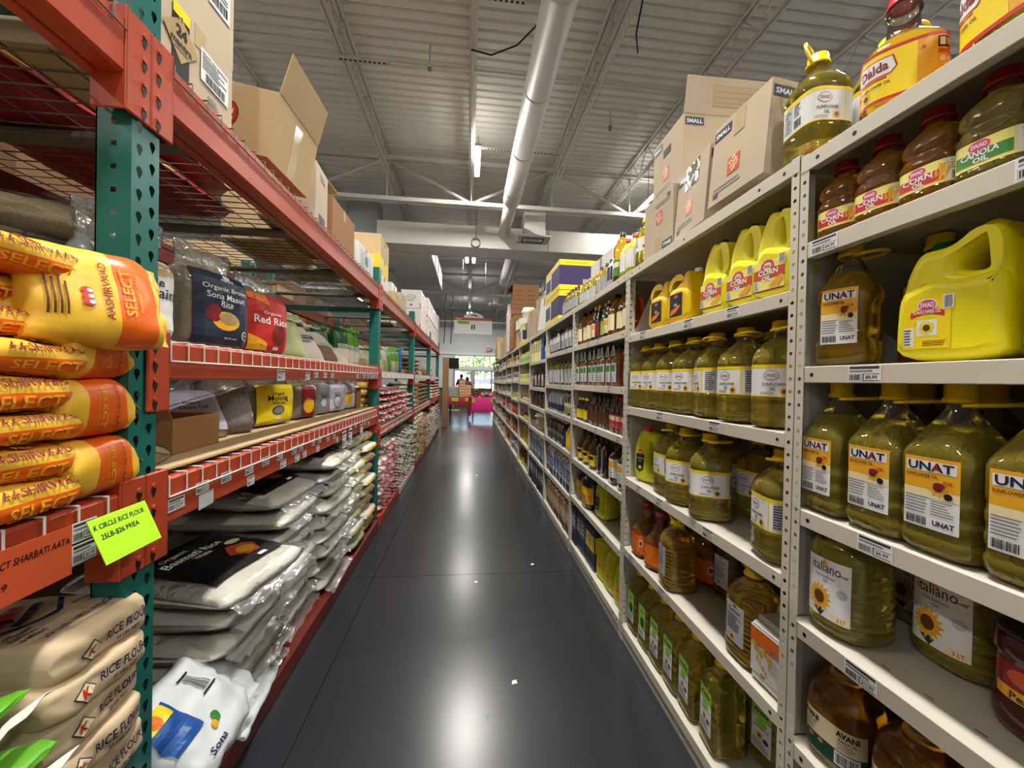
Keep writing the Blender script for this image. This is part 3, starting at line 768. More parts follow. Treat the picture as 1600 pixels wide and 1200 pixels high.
for bi, bay in enumerate(BAYS):
    for li, (z0, z1) in enumerate(LEVELS if bi < 2 else LEVELS2):
        if bi == 0 and li == 1: continue
        o = beam(bay, z0, z1, mat_='orange_steel')
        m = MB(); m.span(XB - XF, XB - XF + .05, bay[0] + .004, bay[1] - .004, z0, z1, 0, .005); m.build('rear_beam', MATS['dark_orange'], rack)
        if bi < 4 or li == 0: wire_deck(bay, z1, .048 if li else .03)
        if bi == 1 and li == 1:
            for y in (1.66, 1.92, 2.02, 2.14, 2.25, 2.74, 2.92, 3.02, 3.1, 3.16, 3.22, 3.3): put_tag(o, (.0075, y, 1.262 if y < 2 else 1.272), '$%d.99' % (3 + int(y * 7) % 9), 'L', .066 if y < 1.7 else .05, .042 if y < 1.7 else .036)
        if bi == 1 and li == 2:
            for y, z, w_ in ((1.10, .925, .06), (1.20, .94, .055), (1.31, .942, .052), (1.44, .935, .05), (1.45, .895, .045), (1.55, .942, .05), (1.66, .94, .05), (1.69, .902, .048), (1.79, .94, .048), (1.86, .94, .044), (1.82, .90, .046), (1.90, .902, .04), (2.0, .94, .04), (2.08, .94, .045), (2.06, .9, .04), (2.2, .93, .045), (2.3, .93, .04), (2.35, .9, .04), (2.6, .94, .05), (2.72, .94, .05), (2.95, .93, .06), (3.06, .92, .06)):
                put_tag(o, (.0075, y, z), '$%d.49' % (2 + int(y * 13) % 14), 'L', w_, .032)
            for y, tl in ((2.46, .08), (2.58, -.05), (2.84, .1)): put_tag(o, (.0145, y, .885), '$%d.99' % (6 + int(y * 10) % 7), 'L', .07, .10, tl)
            m = Label(); m.rect(-.03, -.022, .034, .02, 'ltgrey'); m.build('torn_tag', flat((.0075, 1.215, .902), (0, 1, .05), (0, 0, 1)), o, .0002)
        if bi > 1 and li == 1:     # white price strips along the mid beam
            m = MB(); m.span(.0065, .0085, bay[0] + .03, bay[1] - .03, z0 + .004, z1 - .004); m.build('price_strip', MATS['tag'], o)
            for k in range(7): put_tag(o, (.009, bay[0] + .2 + k * .27, (z0 + z1) / 2), '$%d.99' % (4 + k * 2), 'L', .07, .034)
        if bi > 1 and li == 2:
            for k in range(6): put_tag(o, (.0075, bay[0] + .25 + k * .3, (z0 + z1) / 2), '$%d.99' % (4 + k), 'L', .07, .034)
    # bottom beam and its tray
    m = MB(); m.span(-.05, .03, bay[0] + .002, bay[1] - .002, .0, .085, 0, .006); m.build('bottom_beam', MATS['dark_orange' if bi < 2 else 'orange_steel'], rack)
    m = MB(); m.span(-1.05, -.05, bay[0], bay[1], .06, .08); m.build('bottom_tray', MATS['card_dark'], rack)
    if bi == 2: m = MB(); m.span(.03, .036, bay[0] + .9, bay[1], .01, .075); m.build('white_rail', MATS['white_plastic'], rack)
# cardboard liner on the lower shelf of the second bay
m = MB(); m.span(-.95, -.012, 1.06, 3.34, 1.012, 1.018); tag(m.build('cardboard_liner', MATS['card'], None, (XF, 0, 0)), 'flat cardboard sheet lining the lower wire deck of the rack', 'cardboard')
m = MB(); m.span(-.95, -.012, 3.46, 10.0, .842, .846); tag(m.build('shelf_liner', MATS['card_dark'], None, (XF, 0, 0)), 'dark board lining the far lower decks of the rack', 'cardboard')
# ---------------------------------------------------------------- right shelving
SX0, SX1 = .77, 1.25
SEAM = [-.11, .856, 1.866, 2.868, 3.900, 4.955, 6.02, 7.08, 8.14, 9.2, 10.26, 11.32, 12.4]
SH = [[1.795, 1.590, 1.305, .975, .715, .43, .08], [1.805, 1.491, 1.145, .80, .458, .078], [1.805, 1.522, 1.238, .985, .70, .42, .078],
      [1.808, 1.521, 1.23, .985, .715, .394, .07], [1.806, 1.488, 1.186, .962, .703, .38, .06]]
rs = random.Random(5)
for k in range(5, 12): SH.append([1.80, 1.52 + rs.uniform(-.02, .03), 1.23 + rs.uniform(-.03, .03), .97 + rs.uniform(-.02, .02), .70 + rs.uniform(-.03, .03), .39, .06])
BAYN = ['nearest', 'second', 'third', 'fourth', 'fifth', 'sixth', 'seventh', 'eighth', 'ninth', 'tenth', 'eleventh', 'twelfth']
def angle_post(h):
    mb = MB(); w = .023
    perf(mb, lambda x, z: (0, x, z), w, h, [.0115], .0305, RND, [.012]); perf(mb, lambda x, z: (x, 0, z), .038, h, [.019], .0305, RND, [.012])
    mb.span(.0, .0385, -.0018, -.0006, 0, .02); mb.span(.0008, .002, .0, w, 0, .02)
    return mb
ap = {}
for k in range(12):
    y0, y1 = SEAM[k] + .002, SEAM[k + 1] - .002; hs = SH[k]; top = hs[0] + .004
    u = thing('shelving_unit', '%s light grey steel shelving unit in the right row%s' % (BAYN[k], {0: ', cut by the frame edge', 1: ', holding sunflower oil'}.get(k, ', counted from the camera')), 'shelf', (SX0, y0, 0))
    W = y1 - y0; D = SX1 - SX0
    hkey = round(top, 3)
    if hkey not in ap:
        o = angle_post(top).build('corner_post', MATS['shelf_paint'], u); ap[hkey] = o.data
    else: o = obj('corner_post', ap[hkey], u)
    o2 = obj('corner_post', ap[hkey], u, (0, W, 0)); o2.scale = (1, -1, 1)
    o3 = obj('corner_post', ap[hkey], u, (D, 0, 0)); o3.scale = (-1, 1, 1)
    o4 = obj('corner_post', ap[hkey], u, (D, W, 0)); o4.scale = (-1, -1, 1)
    for si, z in enumerate(hs):
        s = obj('shelf', None, u); m = MB(); L = .036
        m.span(.001, D, .003, W - .003, z - .003, z); m.span(-.001, .004, (.024 if si else .0), (W - .024 if si else W), z - L, z + .001, 0, .0015); m.span(.004, .02, .026, W - .026, z - L, z - L + .003)
        m.span(D - .004, D, .003, W - .003, z - L, z); m.span(.004, D - .004, .003, .006, z - L, z); m.span(.004, D - .004, W - .006, W - .003, z - L, z)
        m.build('shelf_plate', MATS['shelf_paint'], s)
        if k < 4:
            hl = MB()
            for yy in ((.045, W - .045) if si else (.045, .13, W * .5, W - .13, W - .045)): hl.loft([[(-.0015, yy + a, z - L / 2 + b) for a, b in RND[::-1]], [(-.0008, yy + a, z - L / 2 + b) for a, b in RND[::-1]]])
            if si > 2:
                for q in range(12): hl.span(.05, .052, .06 + q * (W - .1) / 12, .075 + q * (W - .1) / 12, z, z + .0004)
            hl.build('bolt_holes', MATS['black'], s)
        if k < 7 and si < len(hs):
            pr = {(0, 1): ((.58, '$9.29'), (.93, '$4.99')), (0, 2): ((.50, '$17.99'), (.83, '$8.99')), (0, 3): ((.45, '$7.99'), (.8, '$6.99')), (0, 4): ((.82, '$12.99'), (.36, '$12.99')), (0, 5): ((.60, '$7.99'),)}.get((k, si))
            if pr is None:
                r2 = random.Random(k * 10 + si); pr = [(r2.uniform(.06, .94), '$%d.99' % r2.randint(2, 19)) for _ in range(r2.randint(2, 4) if k < 5 else 1)] if si else []
                pr = sorted(pr); pr = [p for i, p in enumerate(pr) if i == 0 or p[0] - pr[i - 1][0] > .1]
            for fr, txt in pr: put_tag(s, (-.0016, W * fr if k else W * fr, z - L / 2 + .001), txt, 'R', .066 if k == 0 else .06, .034)
    m = MB(); m.span(D, D + .006, 0, W, .0, top); m.build('back_panel', MATS['shelf_panel'], u)
    for yy in (.0005, W - .0035):
        m = MB(); m.add([(.038, yy, .02), (D, yy, .02), (D, yy, top - .02), (.16, yy, top - .02), (.038, yy, top - .30)], [(0, 1, 2, 3, 4)]); m.add([(.038, yy + .003, .02), (D, yy + .003, .02), (D, yy + .003, top - .02), (.16, yy + .003, top - .02), (.038, yy + .003, top - .30)], [(4, 3, 2, 1, 0)])
        m.build('side_panel', MATS['shelf_panel'], u)
    m = MB(); m.span(.002, .012, .02, W - .02, .002, hs[-1] - .03); m.build('kick_plate', MATS['shelf_panel'], u)
# ---------------------------------------------------------------- goods on the left rack
mat('bag_yellow', S(240, 190, 60), .38, var=.05, vscale=12, bump=.03, bscale=70)
mat('bag_orange', S(232, 104, 24), .36, bump=.03, bscale=70)
mat('kraft', S(206, 184, 150), .7, var=.05, vscale=8, bump=.05, bscale=35)
mat('rice', S(238, 232, 214), .8, var=.12, vscale=160, bump=.15, bscale=240)
mat('rice_brown', S(200, 180, 136), .8, var=.6, vscale=200, bump=.15, bscale=260)
mat('lentil', S(136, 108, 84), .7, var=.85, vscale=120, bump=.3, bscale=150)
film_mat('film', (.97, .975, .97, 1), 1.3, .05, .08, .5, 26)
film_mat('film_dense', (.985, .99, .985, 1), 1.1, .12, .10, .9, 22)
mat('poly_white', S(222, 228, 234), .33, bump=.08, bscale=25)
mat('bag_green', S(96, 168, 40), .35, var=.1, vscale=10, bump=.05, bscale=50)
mat('bag_dkgreen', S(34, 92, 44), .35, var=.1, vscale=10)
mat('bag_palegreen', S(176, 190, 130), .35, var=.1, vscale=30)
mat('bag_red', S(150, 36, 40), .45, var=.15, vscale=20)
mat('bag_pink', S(206, 120, 128), .42, var=.2, vscale=30)
mat('bag_maroon', S(128, 52, 60), .45, var=.2, vscale=30)
mat('bag_white', S(214, 208, 198), .45, var=.06, vscale=20)
mat('bag_greygreen', S(150, 164, 150), .42, var=.15, vscale=30)
mat('bag_tan', S(186, 156, 104), .5, var=.12, vscale=30)
mat('bag_gold', S(214, 176, 92), .35, var=.08, vscale=20, bump=.05, bscale=50)
mat('bag_lilac', S(196, 190, 212), .4, var=.04)
mat('bag_blue', S(30, 120, 200), .4)
mat('jute', S(158, 132, 96), .85, var=.15, vscale=60, bump=.1, bscale=300)

# ----- yellow flour bags: seven or eight in the left pile, three in the right pile and one leaning
def flour_bag(seed, L=.40, W=.30, T=.064, end=True):
    t = thing('flour_bag', 'x', 'bag'); B = Bag(L, W, T, seed, e=4.2, p=12, amp=.009, crease=.006, flat_=1.0)
    mb = MB(); nt = 32
    rings = []
    nu = 40
    for i in range(nu + 1):
        q = -1 + 2 * i / nu; u = math.copysign(abs(q) ** .8, q); rings.append([B.pt(u, -B.th(k, nt)) for k in range(nt)])
    mb.loft(rings, lambda i, k: 1 if k in (0, 1, 2, 3, 4) else 0)
    for e in (-1, 1): B.seam(mb, e, .03, 0)
    mb.build('sack', [MATS['bag_yellow'], MATS['bag_orange']], t)
    Lb = Label()
    Lb.text('AASHIRVAAD', 0, .016, .012, 'maroon', .135, 1, 0, .01)
    for k, dx in enumerate((-.012, 0, .012)): Lb.ell(dx, .041, .0075, .009, 'red' if k != 1 else 'orange', 1, 10); Lb.ell(dx, .038, .004, .005, 'white', 2, 8)
    Lb.text('SELECT', -.004, -.012, .016, 'gold', .115, 1, 0, .012)
    Lb.text('SHARBATI ATTA', .0, -.026, .006, 'gold', .085, 1, 0, .0)
    Lb.build('print', B.side(.108, 0), t, .0005, .012); return t
fb = [flour_bag(s) for s in (1, 4, 9)]
zz = [1.006, 1.066, 1.128, 1.190, 1.250, 1.312, 1.372, 1.430]
pos = ['lowest', 'second from the bottom', 'third from the bottom', 'fourth from the bottom', 'fifth from the bottom', 'third from the top', 'second from the top', 'topmost']
for i, z in enumerate(zz):
    put(fb[i % 3], (-.885 + [0, -.006, .003, -.004, .006, -.03, -.05, -.01][i], .655 + [.01, .0, .005, -.012, .012, -.04, -.05, .012][i], z), (0, R(2 if i == 7 else 0), R([1, -2, 2, -1, 1.5, -3, 2, -1][i])), 'yellow and orange flour bag, %s of the pile by the lime card' % pos[i], 'yellow flour bags on the near rack shelf')
def side_bag(seed):
    t = thing('flour_bag', 'x', 'bag'); B = Bag(.30, .125, .122, seed, e=3.2, p=6, amp=.007, crease=.004, flat_=.95)
    mb = MB(); nt = 24; rings = []
    for i in range(15):
        q = -1 + 2 * i / 14; u = math.copysign(abs(q) ** .8, q); rings.append([B.pt(u, -B.th(k, nt)) for k in range(nt)])
    mb.loft(rings, lambda i, k: 1 if 5 <= i <= 10 else 0)
    for e in (-1, 1): B.seam(mb, e, .02, 0)
    mb.build('sack', [MATS['bag_yellow'], MATS['bag_orange']], t)
    Lb = Label(); Lb.text('SELECT', 0, .004, .020, 'gold', .085, 1, -pi / 2, .012); Lb.text('SHARBATI ATTA', -.024, .004, .007, 'gold', .075, 1, -pi / 2, .0)
    Lb.text('AASHIRVAAD', .052, 0, .012, 'maroon', .095, 1, -pi / 2, .005)
    Lb.build('print', B.side(.0, 0), t, .0005, .012); return t
sb = side_bag(3)
for i, (z, y) in enumerate(((1.006, .905), (1.128, .895), (1.245, .90))):
    t = put(sb, (-.80 - .004 * i, y, z), (0, 0, R([2, -3, 4][i])), 'yellow flour bag with upright orange band, %s beside the teal post' % ['lowest', 'second lowest', 'tucked below the leaning bag'][i], 'yellow flour bags on the near rack shelf', (1, .55, 1))
def lean_bag():
    t = thing('flour_bag', 'big yellow flour bag leaning out from the pile against the teal post', 'bag', (0, 0, 0), 0, 'yellow flour bags on the near rack shelf')
    B = Bag(.215, .20, .10, 12, e=2.8, p=7, amp=.008, crease=.007, flat_=1)
    mb = MB(); nt = 36; rings = []; nu = 40
    for i in range(nu + 1): rings.append([B.pt(-1 + 2 * i / nu, -B.th(k, nt)) for k in range(nt)])
    mb.loft(rings, lambda i, k: 1 if 24 <= i <= 35 and (k >= 17) else 0)
    for e in (-1, 1): B.seam(mb, e, .02, 0)
    mb.build('sack', [MATS['bag_yellow'], MATS['bag_orange']], t)
    Lb = Label(); Lb.text('AASHIRVAAD', -.002, -.004, .013, 'maroon', .12, 1, 0, .01); Lb.text('SELECT', .0, -.038, .018, 'gold', .10, 1, 0, .012); Lb.text('SHARBATI ATTA', 0, -.056, .006, 'gold', .08, 1)
    for dx in (-.012, 0, .012): Lb.ell(dx - .02, .026, .0075, .010, 'red', 1, 10); Lb.ell(dx - .02, .022, .004, .005, 'white', 2, 8)
    Lb.lines(-.06, .052, .03, .085, 4, 'brown', 1, 3)
    Lb.build('print', B.top(0, 0, pi), t, .0006, .015); return t
lb_ = lean_bag()
lb_.rotation_euler = Euler((0, R(72), R(-24)), 'XYZ'); lb_.location = (-.80, .895, 1.392)
# clear bags standing behind the flour
def clear_sack(name, label, loc, rot, L, W, T, fill, seed=0, tail=.1, cat='bag', film='film', e=2.6, dense=True, group=None):
    t = thing(name, label, cat, loc, rot, group); B = Bag(L, W, T, seed, e=e, p=6, amp=.008, crease=.004, flat_=.9)
    B.mesh(16, 18).build('contents', MATS[fill], t)
    film_mesh(B, 14, 18, .004, seed, .007, tail).build('plastic_film', MATS[film], t); return t, B
clear_sack('rice_bag', 'clear bag with peaked empty top glimpsed left of the teal post', (-1.22, 1.25, 1.345), (R(90), 0, R(50)), .28, .18, .10, 'rice_brown', 21, .14)
clear_sack('rice_bag', 'clear peaked bag right behind the leaning yellow bag', (-1.08, .88, 1.02), (R(90), 0, R(-12)), .40, .20, .10, 'rice', 22, .18)

# ----- hanging cards on the near beam
def card(name, label, loc, w, h, col, lines, tilt=0.0, rotz=0.0, cat='sign', lip=True):
    t = thing(name, label, cat, loc, (0, tilt, rotz)); m = MB(); m.box(0, 0, 0, .0016, w, h); m.build('sheet', ink(col), t)
    L = Label()
    for s_, x, y, hh, ww, rot in lines: L.text(s_, x, y, hh, 'black', ww, 0, rot, .014, .12)
    L.build('handwriting', XP(.0012), t, .0002); return t
card('price_card', 'lime green handwritten price card hanging on the near rack beam', (-.704, .903, .930), .136, .092, 'lime', [('K CIRCLE RICE FLOUR', -.003, .028, .0105, .118, 0), ('25LB-$26.99/EA', -.012, .006, .0125, .088, 0)], R(-23), R(0))
card('price_card', 'orange handwritten price card along the near rack beam', (-.733, .69, .926), .26, .092, 'rust', [('SELECT SHARBATI AATA', .058, .020, .0125, .135, 0), ('$19.99', .0, -.016, .013, .05, 0)], R(0), 0)
t = thing('price_tag', 'white price tags stacked between orange and lime cards', 'price tag', (-.736, .848, .932))
for z in (.021, -.021):
    o = tagsheet('$21.99' if z < 0 else '$18.99', .05, .038, 4).build('price_sheet', XP(0, 0, z), t, .0003)

# ----- kraft flour sacks
def kraft(seed, big=False):
    t = thing('flour_sack', 'x', 'sack'); B = Bag(.215, .40, .080, seed, e=7, p=16, amp=.009, crease=.004, flat_=.95, freq=13)
    B.mesh(40, 48).build('paper_sack', MATS['kraft'], t)
    L = Label(); L.text('RICE FLOUR', .03, .008, .018, 'navy', .10, 1, .02, .02); L.text('25 LBS. NET', .03, -.012, .007, 'navy', .05, 1)
    d = [(-.072, 0), (-.050, .020), (-.028, 0), (-.050, -.020)]; L.ngon(d, 'navy', 0); L.ngon([(-.050 + (x + .05) * .88, y * .88) for x, y in d], 'cream', 1); L.text('K', -.05, 0, .018, 'red', .016, 2, 0, .04)
    L.build('print', B.side(0, .0), t, .0007, .012)
    return t, B
for i in range(5):
    z = .712 - .070 * i
    t, B = kraft(30 + i)
    put(t, (-.918 + [0, .006, -.004, .004, 0][i], .886 + [0, -.006, -.012, -.008, 0][i], z - .03), R([2, -1, 2, -2, 1][i]), 'kraft paper rice flour sack, %s of the pile under the lime card' % ['topmost', 'second from the top', 'third from the top', 'fourth from the top', 'lowest seen'][i], 'kraft flour sacks under the near beam')
    if i == 0:
        L = Label(); L.text('25 LBS. NET WEIGHT', .008, -.066, .015, 'navy', .165, 1, 0, .012); L.text('California', -.052, .002, .012, 'navy', .056, 1); L.text('Farmed', -.056, -.016, .012, 'navy', .044, 1); L.text('& Milled', -.056, -.034, .011, 'navy', .046, 1)
        L.text('Product of', .068, -.018, .010, 'navy', .05, 1); L.text('USA', .072, -.034, .010, 'navy', .024, 1)
        def bar(x0, y0, x1, y1, w, ik, ly=1):
            v = Vector((x1 - x0, y1 - y0)).normalized(); n = Vector((-v.y, v.x)) * w / 2; L.p.append(([(x0 + (x1 - x0) * q + s_ * n.x, y0 + (y1 - y0) * q + s_ * n.y) for q in (0, .25, .5, .75, 1) for s_ in (-1, 1)], [(2 * a, 2 * a + 2, 2 * a + 3, 2 * a + 1) for a in range(4)], ik, ly))
        for p in ((-.105, .075, .02, -.012), (.02, -.012, .105, .055)): bar(*p, .009, 'navy')
        bar(-.05, .05, .05, .09, .022, 'red'); bar(-.02, .03, .06, .06, .014, 'navy', 2); bar(-.08, .09, .0, .12, .022, 'red'); bar(.0, .05, -.05, .10, .012, 'navy', 2)
        L.build('top_print', B.top(.075, -.002, -pi / 2 + pi), t, .0008, .02)
pouch_later = [('green rice pouch with white top edge at the lower left frame corner', (-.93, .585, .60), (0, R(78), R(6)), .20, .30, .05, 'bag_green', 'bag_white', 33), ('second green pouch lying above the corner pouch before the kraft sacks', (-.92, .58, .675), (0, R(74), R(12)), .18, .26, .04, 'bag_green', 'bag_white', 34)]

# ----- second rack bay, upper deck: upright bags of organic grain
def grain_pack(name, label, loc, rot, w, h, d, fill, front, draw, seed=0, top=.07, plate=None, wf=1.0):
    """upright brick bag facing +X with a paper panel and a loose clear top"""
    t = thing(name, label, 'bag', loc, rot); B = Bag(h, w, d, seed, e=3.4, p=8, amp=.006, crease=.002, flat_=1)
    k = obj('pack', None, t); k.rotation_euler = (R(90), 0, R(90)); k.location = (d / 2 * 0, 0, h / 2)
    B.mesh(16, 22).build('contents', MATS[fill], k, (0, 0, -d / 2))
    if front:
        L = Label(); nx = 8; L.rect(-w / 2 * .88 * wf, -h / 2 * .86, w / 2 * .88 * wf, h / 2 * .92, front, 0, nx, 10); draw(L, w, h)
        f0 = B.top(0, 0, 0); L.build('paper_panel', lambda x, y, hh: f0(x, y, hh + .0075) + Vector((0, 0, -d / 2)), k, .0009, .03)
    fm = film_mesh(B, 14, 22, .003, seed, .005, top); fm.build('plastic_film', MATS['film_dense'], k, (0, 0, -d / 2)); return t
def d_brown(L, w, h):
    L.text('Organic Brown', 0, h * .26, .021, 'white', w * .72, 2, 0, .01); L.text('Sona Masuri', 0, h * .17, .021, 'white', w * .62, 2, 0, .01); L.text('Rice', 0, h * .085, .019, 'white', w * .2, 2, 0, .01)
    L.text('Basmati', 0, h * .045, .006, 'ltgrey', w * .16, 2); L.ell(.0, -h * .13, w * .22, h * .12, 'gold', 1); L.ell(-.05, -h * .05, .03, .03, 'maroon', 1); L.ell(.01, -h * .10, w * .15, h * .07, 'tan', 2)
    L.text('mantra', 0, h * .38, .010, 'white', w * .2, 2); L.ell(0, h * .415, .014, .009, 'white', 2); L.ell(w * .33, -h * .29, .018, .018, 'white', 1); L.ell(w * .33, -h * .29, .014, .014, 'dkgreen', 2); L.text('USDA', w * .33, -h * .285, .007, 'white', .02, 3); L.text('NET WT. 20 LB', w * .08, -h * .345, .006, 'white', .05, 2)
def d_red(L, w, h):
    L.text('Organic', 0, h * .17, .018, 'white', w * .36, 2, 0, .01); L.text('Red Rice', .0, h * .06, .032, 'white', w * .72, 2, 0, .015); L.ell(.04, -h * .16, .045, .045, 'brown', 1); L.ell(.04, -h * .15, .036, .032, 'maroon', 2)
    L.ngon([(-w * .43, -h * .42), (-w * .1, -h * .42), (-w * .12, -h * .30), (-w * .43, -h * .18)], 'gold', 1); L.rect(.01, -h * .40, .045, -h * .35, 'white', 1)
    L.ngon([(-w * .43, h * .45), (-w * .1, h * .45), (-w * .05, h * .3), (-w * .43, h * .36)], 'orange', 1)
def d_ain(L, w, h):
    L.text('Whole', 0, h * .2, .024, 'deepblue', w * .5, 2); L.text('Grain', w * .16, h * .08, .030, 'deepblue', w * .52, 2, 0, .01); L.ell(0, h * .35, w * .4, h * .09, 'tan', 1); L.ell(-.02, -h * .2, .04, .03, 'tan', 1)
Z2 = 1.345
grain_pack('grain_bag', 'white grain bag half hidden behind the teal post on the upper deck', (-.92, 1.150, Z2), R(-8), .215, .235, .12, 'poly_white', 'white', d_ain, 41, .10)
grain_pack('grain_bag', 'clear grain bag with dark blue panel reading brown rice', (-.925, 1.50, Z2), R(-9), .26, .275, .135, 'rice_brown', 'deepblue', d_brown, 42, .07)
grain_pack('grain_bag', 'clear grain bag with bright red panel beside the dark blue one', (-.93, 1.83, Z2), R(-10), .27, .27, .14, 'lentil', 'red', d_red, 43, .07)
clear_sack('grain_bag', 'slack clear bag lying behind the teal post above the white grain bag', (-1.28, 1.38, 1.60), (R(-14), R(10), R(14)), .40, .26, .13, 'rice_brown', 44, .10)
clear_sack('grain_bag', 'clear grain bag wedged upright behind the dark blue bag', (-1.24, 1.60, 1.345), (R(80), 0, R(70)), .30, .24, .13, 'rice', 45, .10)
clear_sack('grain_bag', 'clear crumpled bag between post and dark blue bag at the back', (-1.22, 1.25, 1.345), (R(84), 0, R(80)), .27, .22, .14, 'rice', 46, .12)
# leaning pale and green rice packs
def pouch(name, label, loc, rot, w, h, d, lower, upper, seed, split=.45, badge=None, group=None):
    t = thing(name, label, 'bag', loc, rot, group); B = Bag(h, w, d, seed, e=2.3, p=3.2, amp=.007, crease=.006, flat_=1)
    k = obj('pouch', None, t); k.rotation_euler = (R(90), 0, R(90)); k.location = (0, 0, h / 2)
    nu, nt = 16, 18; mb = MB(); rings = [[B.pt(-1 + 2 * i / nu, -B.th(q, nt)) + Vector((0, 0, -d / 2)) for q in range(nt)] for i in range(nu + 1)]
    mb.loft(rings, lambda i, q: 0 if i < nu * split else 1)
    B.seam(mb, 1, .025, 1); mb.build('sack', [MATS[lower], MATS[upper]], k)
    if badge:
        L = Label(); badge(L, w, h); f0 = B.top(0, 0, 0); L.build('print', lambda x, y, hh: f0(x, y, hh) + Vector((0, 0, -d / 2)), k, .001, .02)
    return t
def b_mantra(L, w, h): L.rect(-w * .36, h * .02, w * .36, h * .13, 'dkgreen', 0, 6, 1); L.text('ROYAL', 0, h * .075, h * .06, 'white', w * .5, 1, 0, .02); L.lines(-w * .3, -h * .1, w * .3, -h * .02, 3, 'slate', 0, 4)
def b_round(L, w, h): L.ell(0, h * .1, w * .24, w * .24, 'dkgreen', 0); L.ell(0, h * .1, w * .17, w * .17, 'ltgreen', 1)
def b_small(L, w, h): L.rect(-w * .3, -h * .05, w * .3, h * .06, 'white', 0, 6, 1); L.lines(-w * .25, -h * .04, w * .25, h * .04, 3, 'slate', 1, 6)
for lb, loc, rot, w_, h_, d_, m0, m1, sd in pouch_later: pouch('rice_pouch', lb, loc, rot, w_, h_, d_, m0, m1, sd, .94)
for i in range(8): pouch('rice_pouch', 'green pouch in the stack below the corner pouch, %s from the floor' % ORD[i].replace('nearest', 'first'), (-.93, .585, .10 + .062 * i), (0, R(88), R(4 * (i % 3))), .2, .3, .06, 'bag_green', 'bag_white', 230 + i, .8, None, 'green pouches below the corner')
pouch('rice_pouch', 'pale green clear rice pouch leaning right of the red grain bag', (-.90, 2.10, Z2), (0, R(-18), R(-20)), .20, .21, .08, 'bag_palegreen', 'bag_palegreen', 51, .5)
pouch('rice_pouch', 'silvery clear pouch standing behind the pale green pouch', (-1.05, 2.04, Z2), (0, R(-8), R(-10)), .2, .28, .09, 'film_dense', 'poly_white', 52, .5, b_small)
pouch('rice_pouch', 'green topped rice pouch with round badge, behind the pale one', (-1.02, 2.28, Z2), (0, R(-28), R(-20)), .24, .30, .09, 'bag_white', 'bag_green', 53, .35, b_round)
pouch('rice_pouch', 'white rice pouch with dark green band slumping on the wire lip', (-.93, 2.46, Z2), (0, R(-38), R(-16)), .27, .27, .10, 'rice', 'bag_white', 54, .5, b_mantra)
pouch('rice_pouch', 'leaning pouch with orange brown filling and white print', (-.92, 2.72, Z2), (0, R(-34), R(-12)), .24, .25, .09, 'lentil', 'bag_white', 55, .5, b_small)
pouch('rice_pouch', 'green pouch slumping behind the white banded pouch', (-1.06, 2.66, Z2), (0, R(-30), R(-16)), .26, .29, .09, 'bag_green', 'bag_green', 56, .5, b_round)
pouch('rice_pouch', 'low white pouch before the upright dark green packs', (-.90, 2.93, Z2), (0, R(-40), R(-10)), .2, .2, .08, 'rice', 'bag_white', 57, .5)
for i, (y, c) in enumerate(((2.80, 'bag_dkgreen'), (2.98, 'bag_dkgreen'), (3.10, 'bag_green'), (3.26, 'bag_green'))):
    pouch('rice_pouch', 'upright green pouch with clear foot, %s before the second post' % ['fourth', 'third', 'second', 'last'][i], (-.93 - .08 * (i == 0), y, Z2), (0, R(-6), R(-30)), .15, .27 - .02 * (i == 0), .09, 'rice' if i else 'bag_dkgreen', c, 60 + i, .42, b_small, 'upright green rice pouches')
def flat_bag(name, mats, L, W, T, seed, split=None, nu=12, nt=14, seam=True, film=False, fillm=None):
    t = thing(name, 'x', 'bag'); B = Bag(L, W, T, seed, e=2.6, p=5, amp=.006, crease=.006, flat_=.9)
    mb = MB(); rings = []
    for i in range(nu + 1):
        q = -1 + 2 * i / nu; u = math.copysign(abs(q) ** .85, q); rings.append([B.pt(u, -B.th(k, nt)) for k in range(nt)])
    mb.loft(rings, (lambda i, k: 1 if split(i / nu, k / nt) else 0) if split else 0)
    if seam:
        for e in (-1, 1): B.seam(mb, e, .02, 0, 8)
    mb.build('sack', [MATS[m] for m in mats], t); return t, B
rp, _ = flat_bag('sack_pile_bag', ['bag_tan', 'bag_maroon'], .50, .50, .07, 71, lambda a, k: k < .06 or k > .93)
for i in range(4): put(rp, (-1.30, 2.95 + .03 * (i % 2), 1.355 + .062 * i), R(92 + 3 * i), 'tan sack with maroon ends, %s of the flat pile behind the green pouches' % ['lowest', 'second', 'third', 'topmost'][i], 'flat tan sacks behind the pouches')

# ----- second bay, lower deck: boxes and pulses
Z1 = 1.02
carton('open_carton', 'low open brown carton at the near end of the lower deck', (.20, .24, .105), (-.97, 1.375, Z1), R(183), 'card_brown', open_=True, flaps=[('+x', R(80), .05), ('+y', R(60), .08)], tape=False)
def d_lilac(L, w, h): L.rect(-w * .36, -h * .05, w * .36, h * .22, 'lilac', 1, 6, 3); L.text('Organic', 0, h * .15, .012, 'navy', w * .3, 3); L.text('Chana Dal', 0, h * .06, .014, 'navy', w * .46, 3); L.ell(w * .1, -h * .18, .025, .025, 'tan', 1)
def d_moong(L, w, h):
    L.text('Organic', 0, h * .24, .018, 'dkgreen', w * .36, 2); L.text('Moong', 0, h * .13, .032, 'black', w * .62, 2, 0, .015); L.text('Whole', 0, h * .03, .016, 'dkgreen', w * .34, 2); L.ell(0, -h * .14, w * .16, h * .11, 'slate', 1); L.ell(0, -h * .14, w * .13, h * .085, 'grey', 2); L.rect(-.02, -h * .34, .02, -h * .3, 'white', 1)
    L.rect(-w * .44, -h * .46, w * .44, -h * .40, 'grey', 1, 6, 1)
